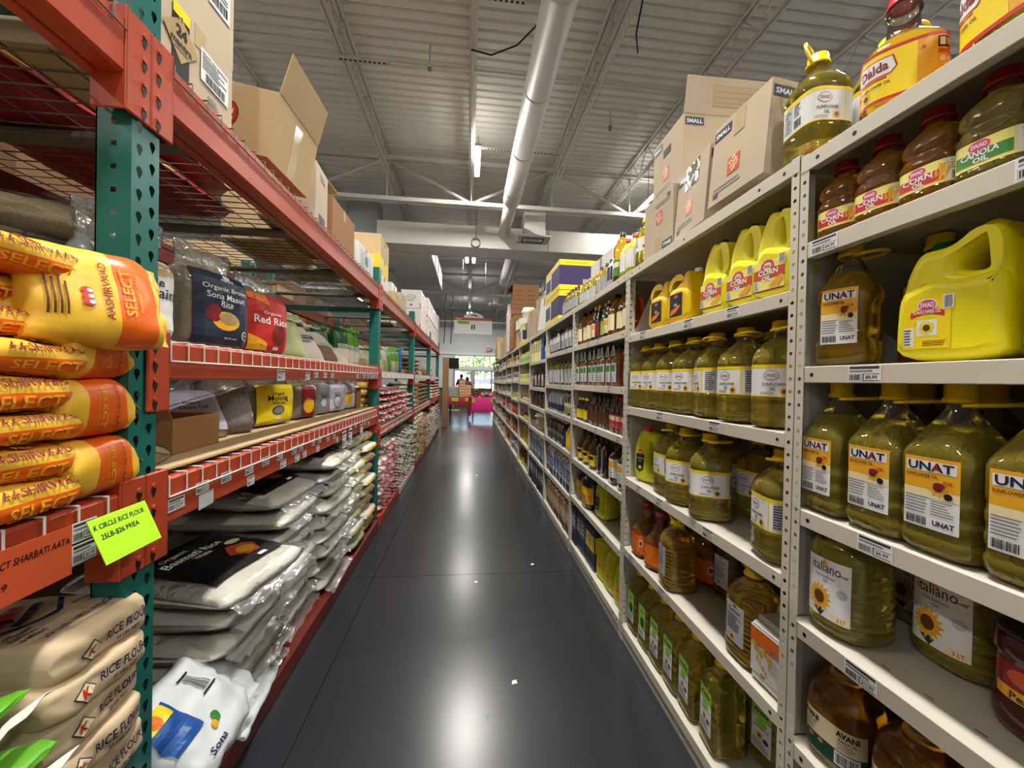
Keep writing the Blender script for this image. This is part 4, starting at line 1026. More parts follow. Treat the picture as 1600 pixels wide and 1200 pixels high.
def d_white(L, w, h): L.text('Organic', 0, h * .2, .014, 'grey', w * .4, 2); L.text('Dal', 0, h * .1, .018, 'slate', w * .3, 2); L.ell(0, -h * .12, w * .2, w * .2, 'grey', 1); L.ell(0, -h * .12, w * .15, w * .15, 'ltgrey', 2)
def d_gold(L, w, h): L.ell(0, -h * .1, w * .2, w * .2, 'gold', 1); L.text('Urad', 0, h * .12, .018, 'brown', w * .3, 2)
grain_pack('pulse_bag', 'clear pulse bag with a white panel leaning behind the low open carton', (-1.10, 1.48, Z1), (0, R(-24), R(-12)), .24, .20, .08, 'rice', 'white', d_white, 81, .05)
grain_pack('pulse_bag', 'clear pulse bag with lilac panel leaning right of the low open carton', (-.98, 1.55, Z1), (0, R(-34), R(-30)), .2, .20, .07, 'rice', 'lilac', d_lilac, 82, .05)
grain_pack('pulse_bag', 'clear bag of speckled brown beans beside the lilac panel bag', (-.96, 1.70, Z1), (0, R(-20), R(-34)), .19, .23, .08, 'lentil', None, None, 83, .05)
clear_sack('pulse_bag', 'clear bag with lilac label poking out behind the teal post', (-.90, 1.10, Z1), (0, R(6), R(84)), .20, .14, .06, 'rice_brown', 84, .04)
carton('carton', 'small dark brown carton between the bean bag and the yellow bag', (.20, .16, .13), (-1.10, 1.84, Z1), R(180), 'card_dark')
grain_pack('pulse_bag', 'bright yellow pulse bag on the lower deck', (-.97, 2.02, Z1), R(-8), .30, .205, .10, 'lentil', 'yellow', d_moong, 85, .035)
grain_pack('pulse_bag', 'brown lentil bag with red corner right of the yellow bag', (-.95, 2.36, Z1), R(-16), .22, .19, .09, 'rice_brown', 'maroon', d_gold, 86, .04, wf=.5)
grain_pack('pulse_bag', 'grey pulse bag with dark oval, right of the brown lentil bag', (-.95, 2.60, Z1), R(-16), .17, .20, .08, 'rice', 'grey', d_white, 87, .04)
grain_pack('pulse_bag', 'first lilac pulse bag from the near end on the lower deck', (-.93, 2.80, Z1), R(-14), .24, .19, .08, 'rice', 'lilac', d_white, 88, .04)
grain_pack('pulse_bag', 'second lilac pulse bag, next to the upright brown carton', (-.93, 3.04, Z1), R(-14), .24, .20, .08, 'rice', 'lilac', d_gold, 89, .04)
carton('carton', 'narrow upright brown carton before the second teal post', (.20, .08, .16), (-.95, 3.20, Z1), R(172), 'card_brown', open_=True, flaps=[('+x', R(-30), .07)], tape=False)
grain_pack('pulse_bag', 'last clear bag with yellow print before the second post', (-.93, 3.29, Z1), R(-14), .12, .18, .07, 'lentil', 'paleyellow', d_white, 90, .04)

# ----- second bay, floor: heavy clear rice sacks in four stacks, gold ended bags in the fifth
def rice_sack(seed, panel=True, L=.44, W=.58, T=.092):
    t = thing('rice_sack', 'x', 'sack'); B = Bag(L, W, T, seed, e=2.5, p=5, amp=.009, crease=.003, flat_=.9, freq=7)
    B.mesh(16, 22).build('rice_fill', MATS['rice'], t)
    fm = film_mesh(B, 14, 20, .003, seed, .006, .04)
    # crumpled weld towards the aisle
    for i in range(9):
        pass
    fm.build('plastic_film', MATS['film_dense'], t)
    fl_ = MB(); n = 16; vs = []
    for i in range(n + 1):
        y = (-.5 + i / n) * L * .95; a = noise.noise(Vector((y * 30, seed, 0)))
        for j in range(4):
            vs.append((W / 2 * .99 + .016 * j, y, T * .42 - .006 * j + a * .012 * j + .006 * noise.noise(Vector((y * 60, j * 2.0, seed)))))
    fl_.add(vs, [(4 * i + j, 4 * i + j + 1, 4 * i + j + 5, 4 * i + j + 4) for i in range(n) for j in range(3)], 0, True)
    fl_.build('welded_edge', MATS['film_dense'], t)
    if panel:
        L_ = Label(); L_.rect(-.17, -.15, .17, .16, 'black', 0, 10, 8)
        L_.text('Organic', -.06, .10, .026, 'white', .10, 1, 0, .0); L_.text('Basmati Rice', -.02, .063, .034, 'white', .23, 1, 0, .012); L_.text('White', -.02, .028, .022, 'white', .07, 1, 0, .02)
        L_.fan(.06, -.06, [(.0, -.06), (.03, -.02), (.05, .0), (.11, -.02), (.13, -.05), (.10, -.10), (.04, -.10)], 'rust', 1); L_.ell(.07, -.065, .04, .026, 'gold', 2); L_.ell(.11, .02, .035, .018, 'cream', 1); L_.ell(-.14, .12, .03, .018, 'maroon', 1); L_.rect(.05, -.14, .09, -.125, 'white', 1)
        ft = B.top(.06, 0, pi / 2); L_.build('paper_panel', lambda x, y, h: ft(x, y, h + .006), t, .0012, .03)
    return t
rsk = [rice_sack(s, p) for s, p in ((101, False), (102, False), (103, False), (104, True), (105, True))]
stacks = [(1.54, -1.01, .09, 6, .084), (1.97, -1.05, .09, 8, .083), (2.40, -1.0, .09, 9, .083)]
for si, (y, x, z0, n, dz) in enumerate(stacks):
    for i in range(n):
        top = i == n - 1
        k = rsk[3 + si % 2] if top else rsk[(i + si) % 3]
        put(k, (x - .055 + .05 * i / n + .015 * sin(i * 2.3 + si) + (.06 if top and si == 0 else 0), y + .02 * sin(i * 1.7 + si * 2), z0 + dz * i), (0, R(2) if not top else R(3), R(-9 if top and si == 0 else 3 * sin(i * 3.1 + si))),
            'clear plastic rice sack, %s from the top of the %s floor stack' % ('first' if top else ORD[n - 1 - i], ['nearest', 'second', 'third'][si]), 'clear rice sacks stacked under the rack')
wp = thing('rice_sack', 'crumpled white printed sack at the foot of the nearest rice stack', 'sack', (-.80, 1.19, .245), (R(5), R(44), R(8)))
B = Bag(.28, .27, .13, 111, e=2.4, p=4, amp=.014, crease=.010, flat_=.8, freq=12); mb = B.mesh(40, 48); B.seam(mb, 1, .06, 0, 14, -.3); mb.build('sack', MATS['poly_white'], wp)
L = Label(); L.rect(-.13, -.02, -.05, .10, 'blue', 0, 4, 4); L.rect(-.13, .06, -.06, .10, 'yellow', 1, 4, 2); L.ell(-.10, .08, .014, .02, 'orange', 2); L.bars(.02, .03, .05, .09, 'black', 1); L.rect(.01, .02, .06, .025, 'black', 0); L.rect(.01, .095, .06, .1, 'black', 0); L.ell(-.01, -.04, .012, .016, 'green', 0); L.ell(-.03, -.05, .01, .012, 'gold', 0); L.text('Sona', -.06, -.085, .018, 'navy', .06, 0)
ft2 = B.top(0, 0, pi / 2); L.build('print', lambda x, y, h: ft2(x, y, h + .003), wp, .0012, .012)
w2 = thing('rice_sack', 'empty white sack flap trailing on the bottom beam', 'sack', (-.79, 1.50, .085), (0, R(12), R(6))); B = Bag(.34, .16, .05, 112, e=2.2, p=4, amp=.012, crease=.012, flat_=.8, freq=14); mb = B.mesh(18, 18); B.seam(mb, 1, .05, 0); mb.build('sack', MATS['poly_white'], w2)
gb, B = flat_bag('gold_rice_bag', ['bag_white', 'bag_gold'], .30, .50, .088, 121, lambda a, k: (k < .13 or k > .9))
L = Label()
for dx in (-.05, .05): L.ell(dx, 0, .010, .012, 'black', 0)
L.build('print', B.side(), gb, .001)
g2, B = flat_bag('gold_rice_bag', ['bag_white', 'bag_palegreen'], .30, .5, .088, 122, lambda a, k: (k < .13 or k > .9))
for i in range(9):
    put(gb, (-.985 + .02 * sin(i * 2.1), 3.17, .09 + .084 * i), R(3 * sin(i * 1.9)), 'white rice bag with gold end, %s of the last stack before the post' % ('topmost' if i == 8 else ORD[8 - i] + ' from top'), 'gold ended rice bags')
    put(g2, (-.99 + .02 * sin(i * 1.3 + 1), 2.83, .09 + .084 * i), R(4 * sin(i * 2.9)), 'white rice bag with pale end, %s, beside the gold ended stack' % ('topmost' if i == 8 else ORD[8 - i] + ' from the top'), 'pale ended rice bags')

# ----- third to fifth bays: rows of small bags with their ends to the aisle
def end_bag(name, c0, c1, seed, W=.34, L=.105, T=.062):
    t = thing(name, 'x', 'bag'); B = Bag(L, W, T, seed, e=2.2, p=4, amp=.006, crease=.0, flat_=.9); mb = MB(); nt = 12; nu = 6
    rings = [[B.pt(-1 + 2 * i / nu, -B.th(k, nt)) for k in range(nt)] for i in range(nu + 1)]
    mb.loft(rings, lambda i, k: 1 if (k in (0, 11) and 1 < i < 5) else 0)
    # the gathered tip
    x = W / 2; mb.tube([(x * .96, 0, T * .45), (x + .02, .004, T * .42), (x + .035, .0, T * .5)], [.012, .006, .012], 6, 1)
    o = mb.build(name, [MATS[c0], MATS[c1]]); bpy.data.objects.remove(t); return o
def bag_wall(proto, x, y0, y1, dy, z0, nz, dz, label, group, drop=None, cat='bag'):
    ny = max(1, int((y1 - y0) / dy)); rnd = random.Random(int(y0 * 100 + z0 * 10))
    for j in range(ny):
        for i in range(nz - (drop(j, ny) if drop else 0)):
            short_, tail_ = label
            o = put(proto[rnd.randrange(len(proto))], (x + rnd.uniform(-.02, .025), y0 + dy * (j + .5) + (dy * .25 if i % 2 else 0) * .4, z0 + dz * i), (0, 0, rnd.uniform(-.12, .12)))
            tag(o, '%s, %s layer up, %s column %s' % (short_, ORD[i].replace('nearest', 'lowest'), ORD[j].replace('nearest', 'first') if j < 20 else 'last', tail_), cat, group)
pinkA = end_bag('pink_lentil_bag', 'bag_pink', 'bag_white', 131); pinkB = end_bag('pink_lentil_bag', 'bag_maroon', 'bag_pink', 132)
bag_wall([pinkA, pinkB], -.95, 3.75, 5.42, .112, .850, 5, .060, ('small pink lentil bag', 'past the second post'), 'pink lentil bags on the third bay shelf', lambda j, n: (1 if j > n * .6 else 0))
goldA = end_bag('golden_lentil_bag', 'bag_gold', 'bag_white', 133)
bag_wall([goldA], -.96, 3.46, 3.74, .112, .850, 6, .062, ('small golden lentil bag', 'against the second teal post'), 'golden lentil bags by the second post')
gg = end_bag('grey_pulse_bag', 'bag_greygreen', 'bag_white', 134); wr = end_bag('white_pulse_bag', 'bag_white', 'bag_pink', 135)
bag_wall([wr], -.92, 3.50, 4.2, .110, .09, 9, .064, ('white and pink pulse bag', 'of the third bay floor'), 'white pulse bags of the third bay floor', lambda j, n: 2 if j < 2 else 0)
bag_wall([gg], -.92, 4.2, 5.42, .110, .09, 9, .064, ('grey green pulse bag', 'of the third bay floor'), 'grey green pulse bags of the third bay floor', lambda j, n: (j * 7) % 2)
wh = end_bag('white_flour_bag', 'bag_white', 'bag_tan', 136); rd = end_bag('red_flour_bag', 'bag_maroon', 'bag_white', 137); tn = end_bag('tan_flour_bag', 'bag_tan', 'bag_white', 138)
bag_wall([wh], -.90, 5.60, 6.75, .115, .09, 10, .064, ('small white flour bag', 'after the third post, floor'), 'white flour bags of the fourth bay floor', lambda j, n: (j * 3) % 2)
bag_wall([rd], -.90, 6.75, 7.75, .125, .09, 8, .066, ('small red flour bag', 'before the fourth post, floor'), 'red flour bags of the fourth bay floor')
bag_wall([wh], -.95, 5.58, 6.0, .12, .85, 6, .062, ('small white flour bag', 'after the third post, shelf'), 'white flour bags on the fourth bay shelf')
jt, B = flat_bag('jute_bag', ['jute', 'bag_tan'], .42, .5, .075, 140, None, 8, 10, True)
for j in range(3):
    for i in range(5): tag(put(jt, (-1.0, 6.3 + .5 * j, .85 + .066 * i), R(2 * (i % 3) - 2)), 'flat brown jute bag, %s layer up in the %s shelf stack past the third post' % (ORD[i].replace('nearest', 'lowest'), ORD[j]), 'bag', 'jute bags on the fourth bay shelf')
bag_wall([tn], -.90, 7.9, 9.0, .14, .09, 9, .066, ('small tan flour bag', 'of the last bay floor'), 'tan flour bags of the last bay floor')
bag_wall([rd], -.90, 9.0, 9.95, .16, .09, 9, .066, ('small red flour bag', 'of the far rack end floor'), 'red flour bags at the far rack end')
redS = end_bag('red_spice_bag', 'bag_red', 'bag_white', 139)
bag_wall([redS], -.92, 8.7, 9.95, .15, .85, 6, .062, ('red and white bag', 'of the far rack end shelf'), 'red bags on the last bay shelf')
bag_wall([wh], -.92, 7.9, 8.6, .15, .85, 5, .062, ('small white bag', 'of the last bay shelf'), 'white bags on the last bay shelf')
# upper shelf of the far bays
ZU = 1.32
cols = [('bag_tan', 'bag_white'), ('bag_palegreen', 'bag_palegreen'), ('bag_white', 'bag_palegreen'), ('bag_white', 'bag_green'), ('bag_palegreen', 'bag_white'), ('bag_green', 'bag_green'), ('bag_white', 'bag_green'), ('bag_palegreen', 'bag_green'), ('bag_blue', 'bag_blue')]
for i, (a, b) in enumerate(cols):
    pouch('rice_pouch', ['sandy', 'pale olive', 'white', 'white and green', 'pale', 'leaf green', 'green topped', 'tall green', 'bright blue'][i] + ' pouch on the upper shelf between the second and third posts', (-.95, 3.62 + .21 * i, ZU), (0, R(-24 + 3 * i), R(-24)), .2, .20 + .014 * i, .10, a, b, 150 + i, .45)
pile, B = flat_bag('sack_pile_bag', ['jute', 'bag_tan'], .55, .55, .07, 160, None, 8, 10)
for j, y in enumerate((4.2, 5.9, 6.5)):
    for i in range(4): tag(put(pile, (-1.25 + .15 * (j > 0), y, ZU + .062 * i), R(90 + 4 * i)), 'flat brown sack, %s layer up, ' % ORD[i].replace('nearest', 'lowest') + ['third bay upper shelf', 'fourth bay upper shelf, nearer pile', 'fourth bay upper shelf, farther pile'][j], 'bag', 'brown sacks on the far upper shelves')
for i in range(7):
    pouch('rice_pouch', '%s white pouch lying on the upper shelf past the third post' % ORD[i], (-.88, 5.7 + .28 * i, ZU), (0, R(-50), R(-20 + 7 * i)), .18, .15, .08, 'bag_white', 'bag_white' if i % 3 else 'bag_palegreen', 170 + i, .5, None, 'white pouches on the far upper shelf')
for i in range(6):
    pouch('rice_pouch', '%s upright pouch on the last bay upper shelf from the near end' % ORD[i], (-.92, 7.98 + .32 * i, ZU), (0, R(-12), R(-20)), .22, .24, .12, 'bag_tan' if i < 3 else 'paper_y', 'bag_white' if i < 3 else 'bag_gold', 180 + i, .5) if False else pouch('rice_pouch', '%s upright pouch on the last bay upper shelf from the near end' % ORD[i], (-.92, 7.98 + .32 * i, ZU), (0, R(-12), R(-20)), .22, .24, .12, 'bag_tan' if i < 3 else 'bag_white', 'bag_white' if i < 3 else 'bag_gold', 180 + i, .5)

# ----- top deck
Z3 = 2.028
def mprint(th, fx, draw): L = Label(); draw(L); L.build('print', fx, th, .0006)
c1 = carton('carton', 'brown carton with black stripe and barcode label at the near end of the top deck', (.34, .30, .19), (-.935, 1.20, Z3), R(180), 'card_grey', flaps=())
def p24(L):
    L.rect(-.105, -.09, -.045, .09, 'black', 0); L.rect(-.105, .06, -.045, .09, 'yellow', 1); L.ngon([(-.075, .065), (-.01, .01), (-.075, -.055), (-.14, .01)], 'tan', 1)
    L.text('24', -.075, .024, .030, 'black', .04, 2, 0, .05); L.text('mantra', -.075, -.008, .018, 'black', .075, 2, 0, .03); L.text('ORGANIC', -.075, -.024, .006, 'black', .05, 2)
    for k in range(5): a = R(50 + 20 * k); L.rect(-.075 + .035 * cos(a) - .001, .024 + .028 * sin(a), -.075 + .035 * cos(a) + .002, .034 + .028 * sin(a), 'black', 2)
    L.rect(.0, -.035, .125, .055, 'white', 1); L.text('ORGANIC SONA MASURI RICE', .062, .044, .008, 'black', .115, 2); L.lines(.006, .0, .118, .038, 5, 'slate', 2, 8); L.bars(.02, -.030, .11, -.004, 'black', 2, 26)
    L.lines(.03, -.085, .09, -.06, 3, 'slate', 1, 9)
mprint(c1, XM(-.172, 0, .095), p24)
c2 = carton('carton', 'grey brown carton stacked on the striped carton, cut by the frame top', (.34, .30, .26), (-.945, 1.215, Z3 + .196), R(176), 'card_grey')
mprint(c2, XM(-.172, 0, .12), lambda L: (L.rect(.04, .0, .13, .09, 'white', 0), L.bars(.05, .01, .12, .04, 'black', 1, 20), L.lines(.045, .045, .12, .085, 4, 'slate', 1, 2), L.lines(-.09, -.02, -.02, .02, 3, 'brown', 0, 3)))
c3 = carton('open_carton', 'brown open carton tilting over the wire lip with a raised flap', (.26, .345, .25), (-.90, 1.775, Z3 + .085), (0, R(-10), R(178)), 'card', open_=True, flaps=[('-x', R(84), .16)], tape=False)
mprint(c3, YM(0, .181, .12), lambda L: L.rect(0, 0, .001, .001, 'tan', 0)) if False else None
L = Label(); L.ell(-.04, .13, .04, .05, 'maroon', 0, 20); L.ell(-.04, .13, .034, .042, 'red', 1, 20); L.text('SRI', -.04, .14, .02, 'cream', .04, 2, 0, .02); L.text('FOODS', -.04, .115, .012, 'cream', .045, 2)
L.build('print', flat((0, .1732, 0), (-1, 0, 0), (0, 0, 1)), c3, .0006)
tp = MB(); tp.span(-.1315, -.1305, -.03, .03, .0, .22); tp.build('tape', MATS['tape'], c3)
c4 = carton('open_carton', 'pale cream open carton with a dark flap swung towards the aisle', (.26, .20, .30), (-.905, 2.14, Z3), R(184), 'card_grey', open_=True, flaps=[('-y', R(8), .26), ('+x', R(60), .1)], tape=False)
mprint(c4, XM(-.131, 0, .15), lambda L: (L.lines(-.04, .08, .06, .12, 3, 'slate', 0), L.rect(-.05, -.13, .05, -.09, 'slate', 0)))
c5 = carton('carton', 'square brown carton behind the wire lip in mid top deck', (.26, .42, .24), (-.905, 2.52, Z3), R(180), 'card_brown')
c6 = carton('open_carton', 'larger brown open carton standing behind the square brown one', (.34, .50, .36), (-1.22, 2.62, Z3), R(180), 'card', open_=True, flaps=[('-y', R(30), .12), ('+x', R(40), .12)], tape=False)
c7 = carton('carton', 'white printed carton before the second teal post on top', (.30, .42, .17), (-.92, 3.02, Z3), R(180), 'card_white')
mprint(c7, XM(-.152, 0, .085), lambda L: (L.rect(-.15, -.06, .15, .06, 'ltgrey', 0), L.ell(0, 0, .05, .04, 'dkgreen', 1), L.lines(-.13, -.05, -.06, .04, 4, 'grey', 1)))
carton('carton', 'white carton wrapped in film behind the second teal post', (.32, .32, .30), (-1.2, 3.2, Z3), R(178), 'card_white')
carton('carton', 'tan carton leaning over the white printed carton', (.28, .30, .22), (-1.26, 3.02, Z3 + .18), R(184), 'card')
spec = [('white carton under the yellow one after the second post', 3.66, .42, .13, 0, 'card_white'), ('bright yellow carton after the second post', 3.66, .42, .14, .136, 'card_yellow'), ('tan carton with lifted flap on the yellow one', 3.68, .40, .18, .282, 'card'), ('flat tan carton in the gap of the top deck', 4.35, .4, .12, 0, 'card'), ('grey carton before the rounded tan sack', 4.75, .34, .2, 0, 'card_grey')]
for lb, y, w, h, z, c in spec: carton('carton', lb, (.30, w, h), (-.925, y, Z3 + z), R(180 + 2 * sin(y * 9)), c)
pouch('rice_sack', 'rounded tan paper sack standing on the far top deck', (-.93, 5.12, Z3), (0, 0, R(-10)), .26, .27, .16, 'bag_tan', 'bag_tan', 190, .5)
def plogo(L):
    L.ell(0, .07, .075, .045, 'maroon', 0, 20); L.ell(0, .07, .066, .037, 'white', 1, 20); L.text('ROYAL', 0, .07, .026, 'maroon', .10, 2, 0, .02); L.rect(-.15, -.17, .15, -.16, 'red', 0); L.rect(-.15, -.17, -.14, -.05, 'red', 0); L.rect(.14, -.17, .15, -.05, 'red', 0); L.ngon([(-.03, -.11), (.03, -.11), (0, -.06)], 'red', 0); L.lines(-.06, -.02, .06, .01, 2, 'slate', 0)
for i, (y, z, x) in enumerate(((5.85, 0, -1.25), (5.85, .29, -1.25), (6.72, 0, -.95), (6.72, .335, -.95), (7.15, 0, -.95), (7.15, .335, -.95))):
    c = carton('white_carton', ['lower white logo carton behind the tan sack', 'upper white logo carton behind the tan sack', 'lower white logo carton after the third post', 'upper white logo carton after the third post', 'lower white carton of the second logo stack', 'upper white carton of the second logo stack'][i], (.32, .38, .28 if i < 2 else .33), (x, y, Z3 + z), R(180), 'card_white', 'white logo cartons on the top deck')
    h_ = .14 if i < 2 else .165; pl2 = lambda L: (plogo(L), L.p.__setitem__(slice(None), [([(x_, y_ * .78) for x_, y_ in v_], f_, k_, l_) for v_, f_, k_, l_ in L.p]))
    mprint(c, XM(-.162, 0, h_), pl2)
    mprint(c, flat((0, .192, h_), (-1, 0, 0), (0, 0, 1)), pl2)
for i in range(12):
    y = 7.6 + .405 * (i // 2); c = carton('white_carton', 'white red trimmed carton, %s of pair %d along the far top deck' % (('lower', 'upper')[i % 2], i // 2 + 1), (.32, .38, .36), (-.93, y, Z3 + .365 * (i % 2)), R(180), 'card_white', 'white logo cartons on the top deck')
    c['label'] = 'white red trimmed carton, %s row, %s pair after the logo stacks' % (('lower', 'upper')[i % 2], ORD[i // 2])
    mprint(c, flat((0, .192, .18), (-1, 0, 0), (0, 0, 1)), lambda L: (L.rect(-.15, -.17, .15, -.13, 'red', 0), L.rect(-.15, .1, .15, .12, 'pink', 0)))
    mprint(c, XM(-.162, 0, .18), lambda L: (L.rect(-.17, -.17, .17, -.14, 'red', 0), L.lines(-.1, .0, .1, .1, 4, 'pink', 0)))
for i in range(3): carton('carton', 'tan carton at the far rack end, %s tier' % ['lower', 'middle', 'upper'][i], (.32, .3, .26), (-.93, 9.98, Z3 + .266 * i), R(180), 'card')
# red and yellow sacks on the near top deck, seen through the wires from below
ns, B = flat_bag('spice_sack', ['bag_red', 'bag_gold'], .44, .60, .13, 200, lambda a, k: .6 < k < .7)
for i in range(6): tag(put(ns, (-1.46, 1.36 + .56 * (i % 2), 2.035 + .12 * (i // 2)), R(88 + 2 * i)), 'red sack on the second bay top deck, %s layer, %s pile, seen through the wires' % (['lower', 'middle', 'upper'][i // 2], ['nearer', 'farther'][i % 2]), 'bag', 'red sacks on the near top deck')
# next aisle goods behind the rack; extra dark cartons paint in the shade
rnd = random.Random(12); BAYN5 = ['near', 'second', 'third', 'fourth', 'last']
for bi, (a, b) in enumerate(BAYS):
    for li, z in enumerate((.1, 1.0, 1.9)):
        y = a + .1
        k = 0
        while y < b - .35:
            w_ = rnd.uniform(.38, .6); h = rnd.uniform(.3, .62)
            if not (li == 1 and k % 3 == 2) and not (li == 2 and bi < 2 and k % 2):
                tag(carton('carton', 'x', (.45, w_ - .03, h), (-2.30 - rnd.uniform(0, .1), y + w_ / 2, z), R(180), rnd.choice(['card', 'card_brown', 'card_dark', 'card_dark', 'card_grey']), tape=False), 'carton behind the rack, %s on the %s back deck of the %s bay' % (ORD[k].replace('nearest', 'first'), ['lower', 'middle', 'upper'][li], BAYN5[bi]), 'box', 'cartons behind the rack')
            y += w_; k += 1
bk = thing('back_rack', 'dark steel rack of the next aisle behind the pallet rack', 'rack', (-2.3, 0, 0))
for z in (.05, .95, 1.85):
    m = MB(); m.span(-.35, .35, -1.4, 10, z, z + .03); m.build('deck_board', MATS['card_dark'], bk)
for y in POSTS[1:]:
    m = MB(); m.span(-.35, -.28, y, y + .07, 0, 2.6); m.build('back_post', MATS['teal_steel'], bk)
# ---------------------------------------------------------------- goods on the right shelves
def oil(n, c, r=.015, t=.87): return mat(n, c, r, trans=t, ior=1.42, spec=.6, coat=.25)
oil('oil_sun', (1, .84, .09, 1)); oil('oil_gold', (1, .62, .03, 1)); oil('oil_amber', (.92, .40, .02, 1)); oil('oil_olive', (.88, .72, .06, 1)); oil('oil_dark', (.30, .14, .02, 1)); oil('syrup_orange', (.92, .32, .02, 1)); oil('oil_canola', (.86, .70, .14, 1))
oil('sauce_dark', (.05, .022, .012, 1), .06, .3); oil('water_blue', (.62, .76, .88, 1), .06, .55); oil('vinegar', (.55, .28, .08, 1))
film_mat('pet', (.95, .92, .78, 1), 1.0, .03, .04, .05, 20)
mat('cap_yellow', S(250, 218, 24), .35); mat('cap_red', S(150, 22, 40), .35); mat('cap_black', S(26, 26, 28), .35); mat('cap_green', S(20, 96, 50), .35); mat('cap_white', S(226, 228, 226), .35); mat('cap_gold', S(190, 150, 50), .35); mat('cap_redbright', S(196, 20, 50), .35)
mat('jug_yellow', S(236, 226, 24), .38, bump=.02, bscale=80); mat('jug_amber', S(226, 186, 10), .35); mat('jug_olive', S(196, 196, 20), .38)
mat('jar_brown', S(66, 26, 20), .18); mat('jar_black', S(24, 22, 24), .2)

def bottle(name, prof, bm, fill, cap=None, handle=None, draw=None, N=28, cat='bottle', cz=None):
    t = thing(name, 'x', cat); b = bottle_body(prof, N, 0, 1, fill, 'body', [MATS[bm], MATS['pet']], t)
    zt = prof[-1][0]
    if cap: r, h, cm = cap; cap_mesh(r, h, (cz if cz else zt - h * .25)).build('cap', MATS[cm], t)
    if handle: ring_handle(*handle[:4], **handle[4]).build('handle', MATS[handle[5]], t)
    if draw:
        L = Label(); draw(L); L.build('label', wrap(prof, pi, zrange(L)), t, .00035, .012)
    return t
e_ = 5.0
P_UNAT = [(0, .040, .040, 4), (.004, .049, .049, e_), (.014, .055, .055, e_), (.03, .056, .056, e_), (.034, .054, .054, e_), (.048, .054, .054, e_), (.052, .056, .056, e_), (.066, .056, .056, e_), (.07, .0545, .0545, e_), (.082, .0545, .0545, e_), (.086, .056, .056, e_), (.10, .056, .056, e_), (.104, .0545, .0545, e_), (.116, .0545, .0545, e_), (.12, .056, .056, e_), (.168, .056, .056, e_), (.178, .054, .054, 4.4), (.20, .045, .045, 3.4), (.228, .030, .030, 2.6), (.244, .020, .020, 2.2), (.252, .018, .018, 2), (.268, .0175, .0175, 2)]
def d_unat(L):
    x0, x1, z0, z1 = -.040, .040, .046, .166
    L.rect(x0, z0, x1, z1, 'white', 0, 6, 4); L.rect(x0, .112, x1, z1, 'gold', 1, 6, 2); L.rect(x0, .098, x1, .112, 'cream', 1, 6, 1)
    L.rect(x0 + .004, .142, x1 - .004, .160, 'white', 2, 6, 1); L.text('UNAT', 0, .151, .015, 'navy', .066, 3, 0, .03); L.text('A', .0085, .151, .013, 'red', .011, 4, 0, .0)
    L.text('SUNFLOWER OIL', -.012, .135, .006, 'brown', .048, 3); L.text('OIL', .026, .128, .006, 'red', .014, 3); L.sunflower(.012, .118, .016, 2, 'gold', 9); L.ell(.014, .122, .009, .005, 'maroon', 5, 8); L.ell(.026, .106, .006, .006, 'black', 3, 8)
    L.lines(-.037, .068, -.002, .100, 6, 'grey', 2, 5); L.lines(.002, .070, .036, .096, 6, 'grey', 2, 6)
    L.bars(-.036, .050, -.004, .064, 'black', 2, 18); L.text('UNAT', .020, .058, .009, 'navy', .030, 2, 0, .03)
yh = lambda z, r=.022, reach=.05, th_=.0032, tilt=0.0, face=0.0: (z, r, reach, th_, dict(tilt=tilt, face=face), 'cap_yellow')
unat = bottle('oil_bottle', P_UNAT, 'oil_sun', .222, (.021, .034, 'cap_yellow'), yh(.256, .028, .066, .004, R(4), R(-60)), d_unat, 32)
def row(protos, spots, label, group, rotj=.05, names=ORD, seed=1, scale=None):
    rnd = random.Random(seed)
    for i, s in enumerate(spots):
        y, x, z = s[:3]; r = s[3] if len(s) > 3 else 0
        p = protos[i % len(protos)] if isinstance(protos, list) else protos
        put(p, (x, y, z), r + rnd.uniform(-rotj, rotj), label % names[i] if '%' in label else label, group, scale)
A0 = .77
# nearest bay, fourth shelf: five-litre bottles, two deep
Z = .978
for i, (y, r) in enumerate(((.800, -.10), (.688, -.02), (.583, .0), (.468, .0), (.352, .02), (.236, 0), (.12, .03))):
    put(unat, (A0 + .066, y, Z), r, 'yellow oil bottle with orange topped label, %s from the post, fourth shelf front' % ['first', 'second', 'third', 'fourth', 'fifth', 'sixth', 'seventh'][i], 'yellow capped oil bottles with orange labels')
for i, y in enumerate((.745, .63, .52, .40)):
    put(unat, (A0 + .20, y, Z), .05 * i, 'yellow capped oil bottle in the fourth shelf back row, %s from the post' % ['first', 'second', 'third', 'fourth'][i], 'yellow capped oil bottles with orange labels')
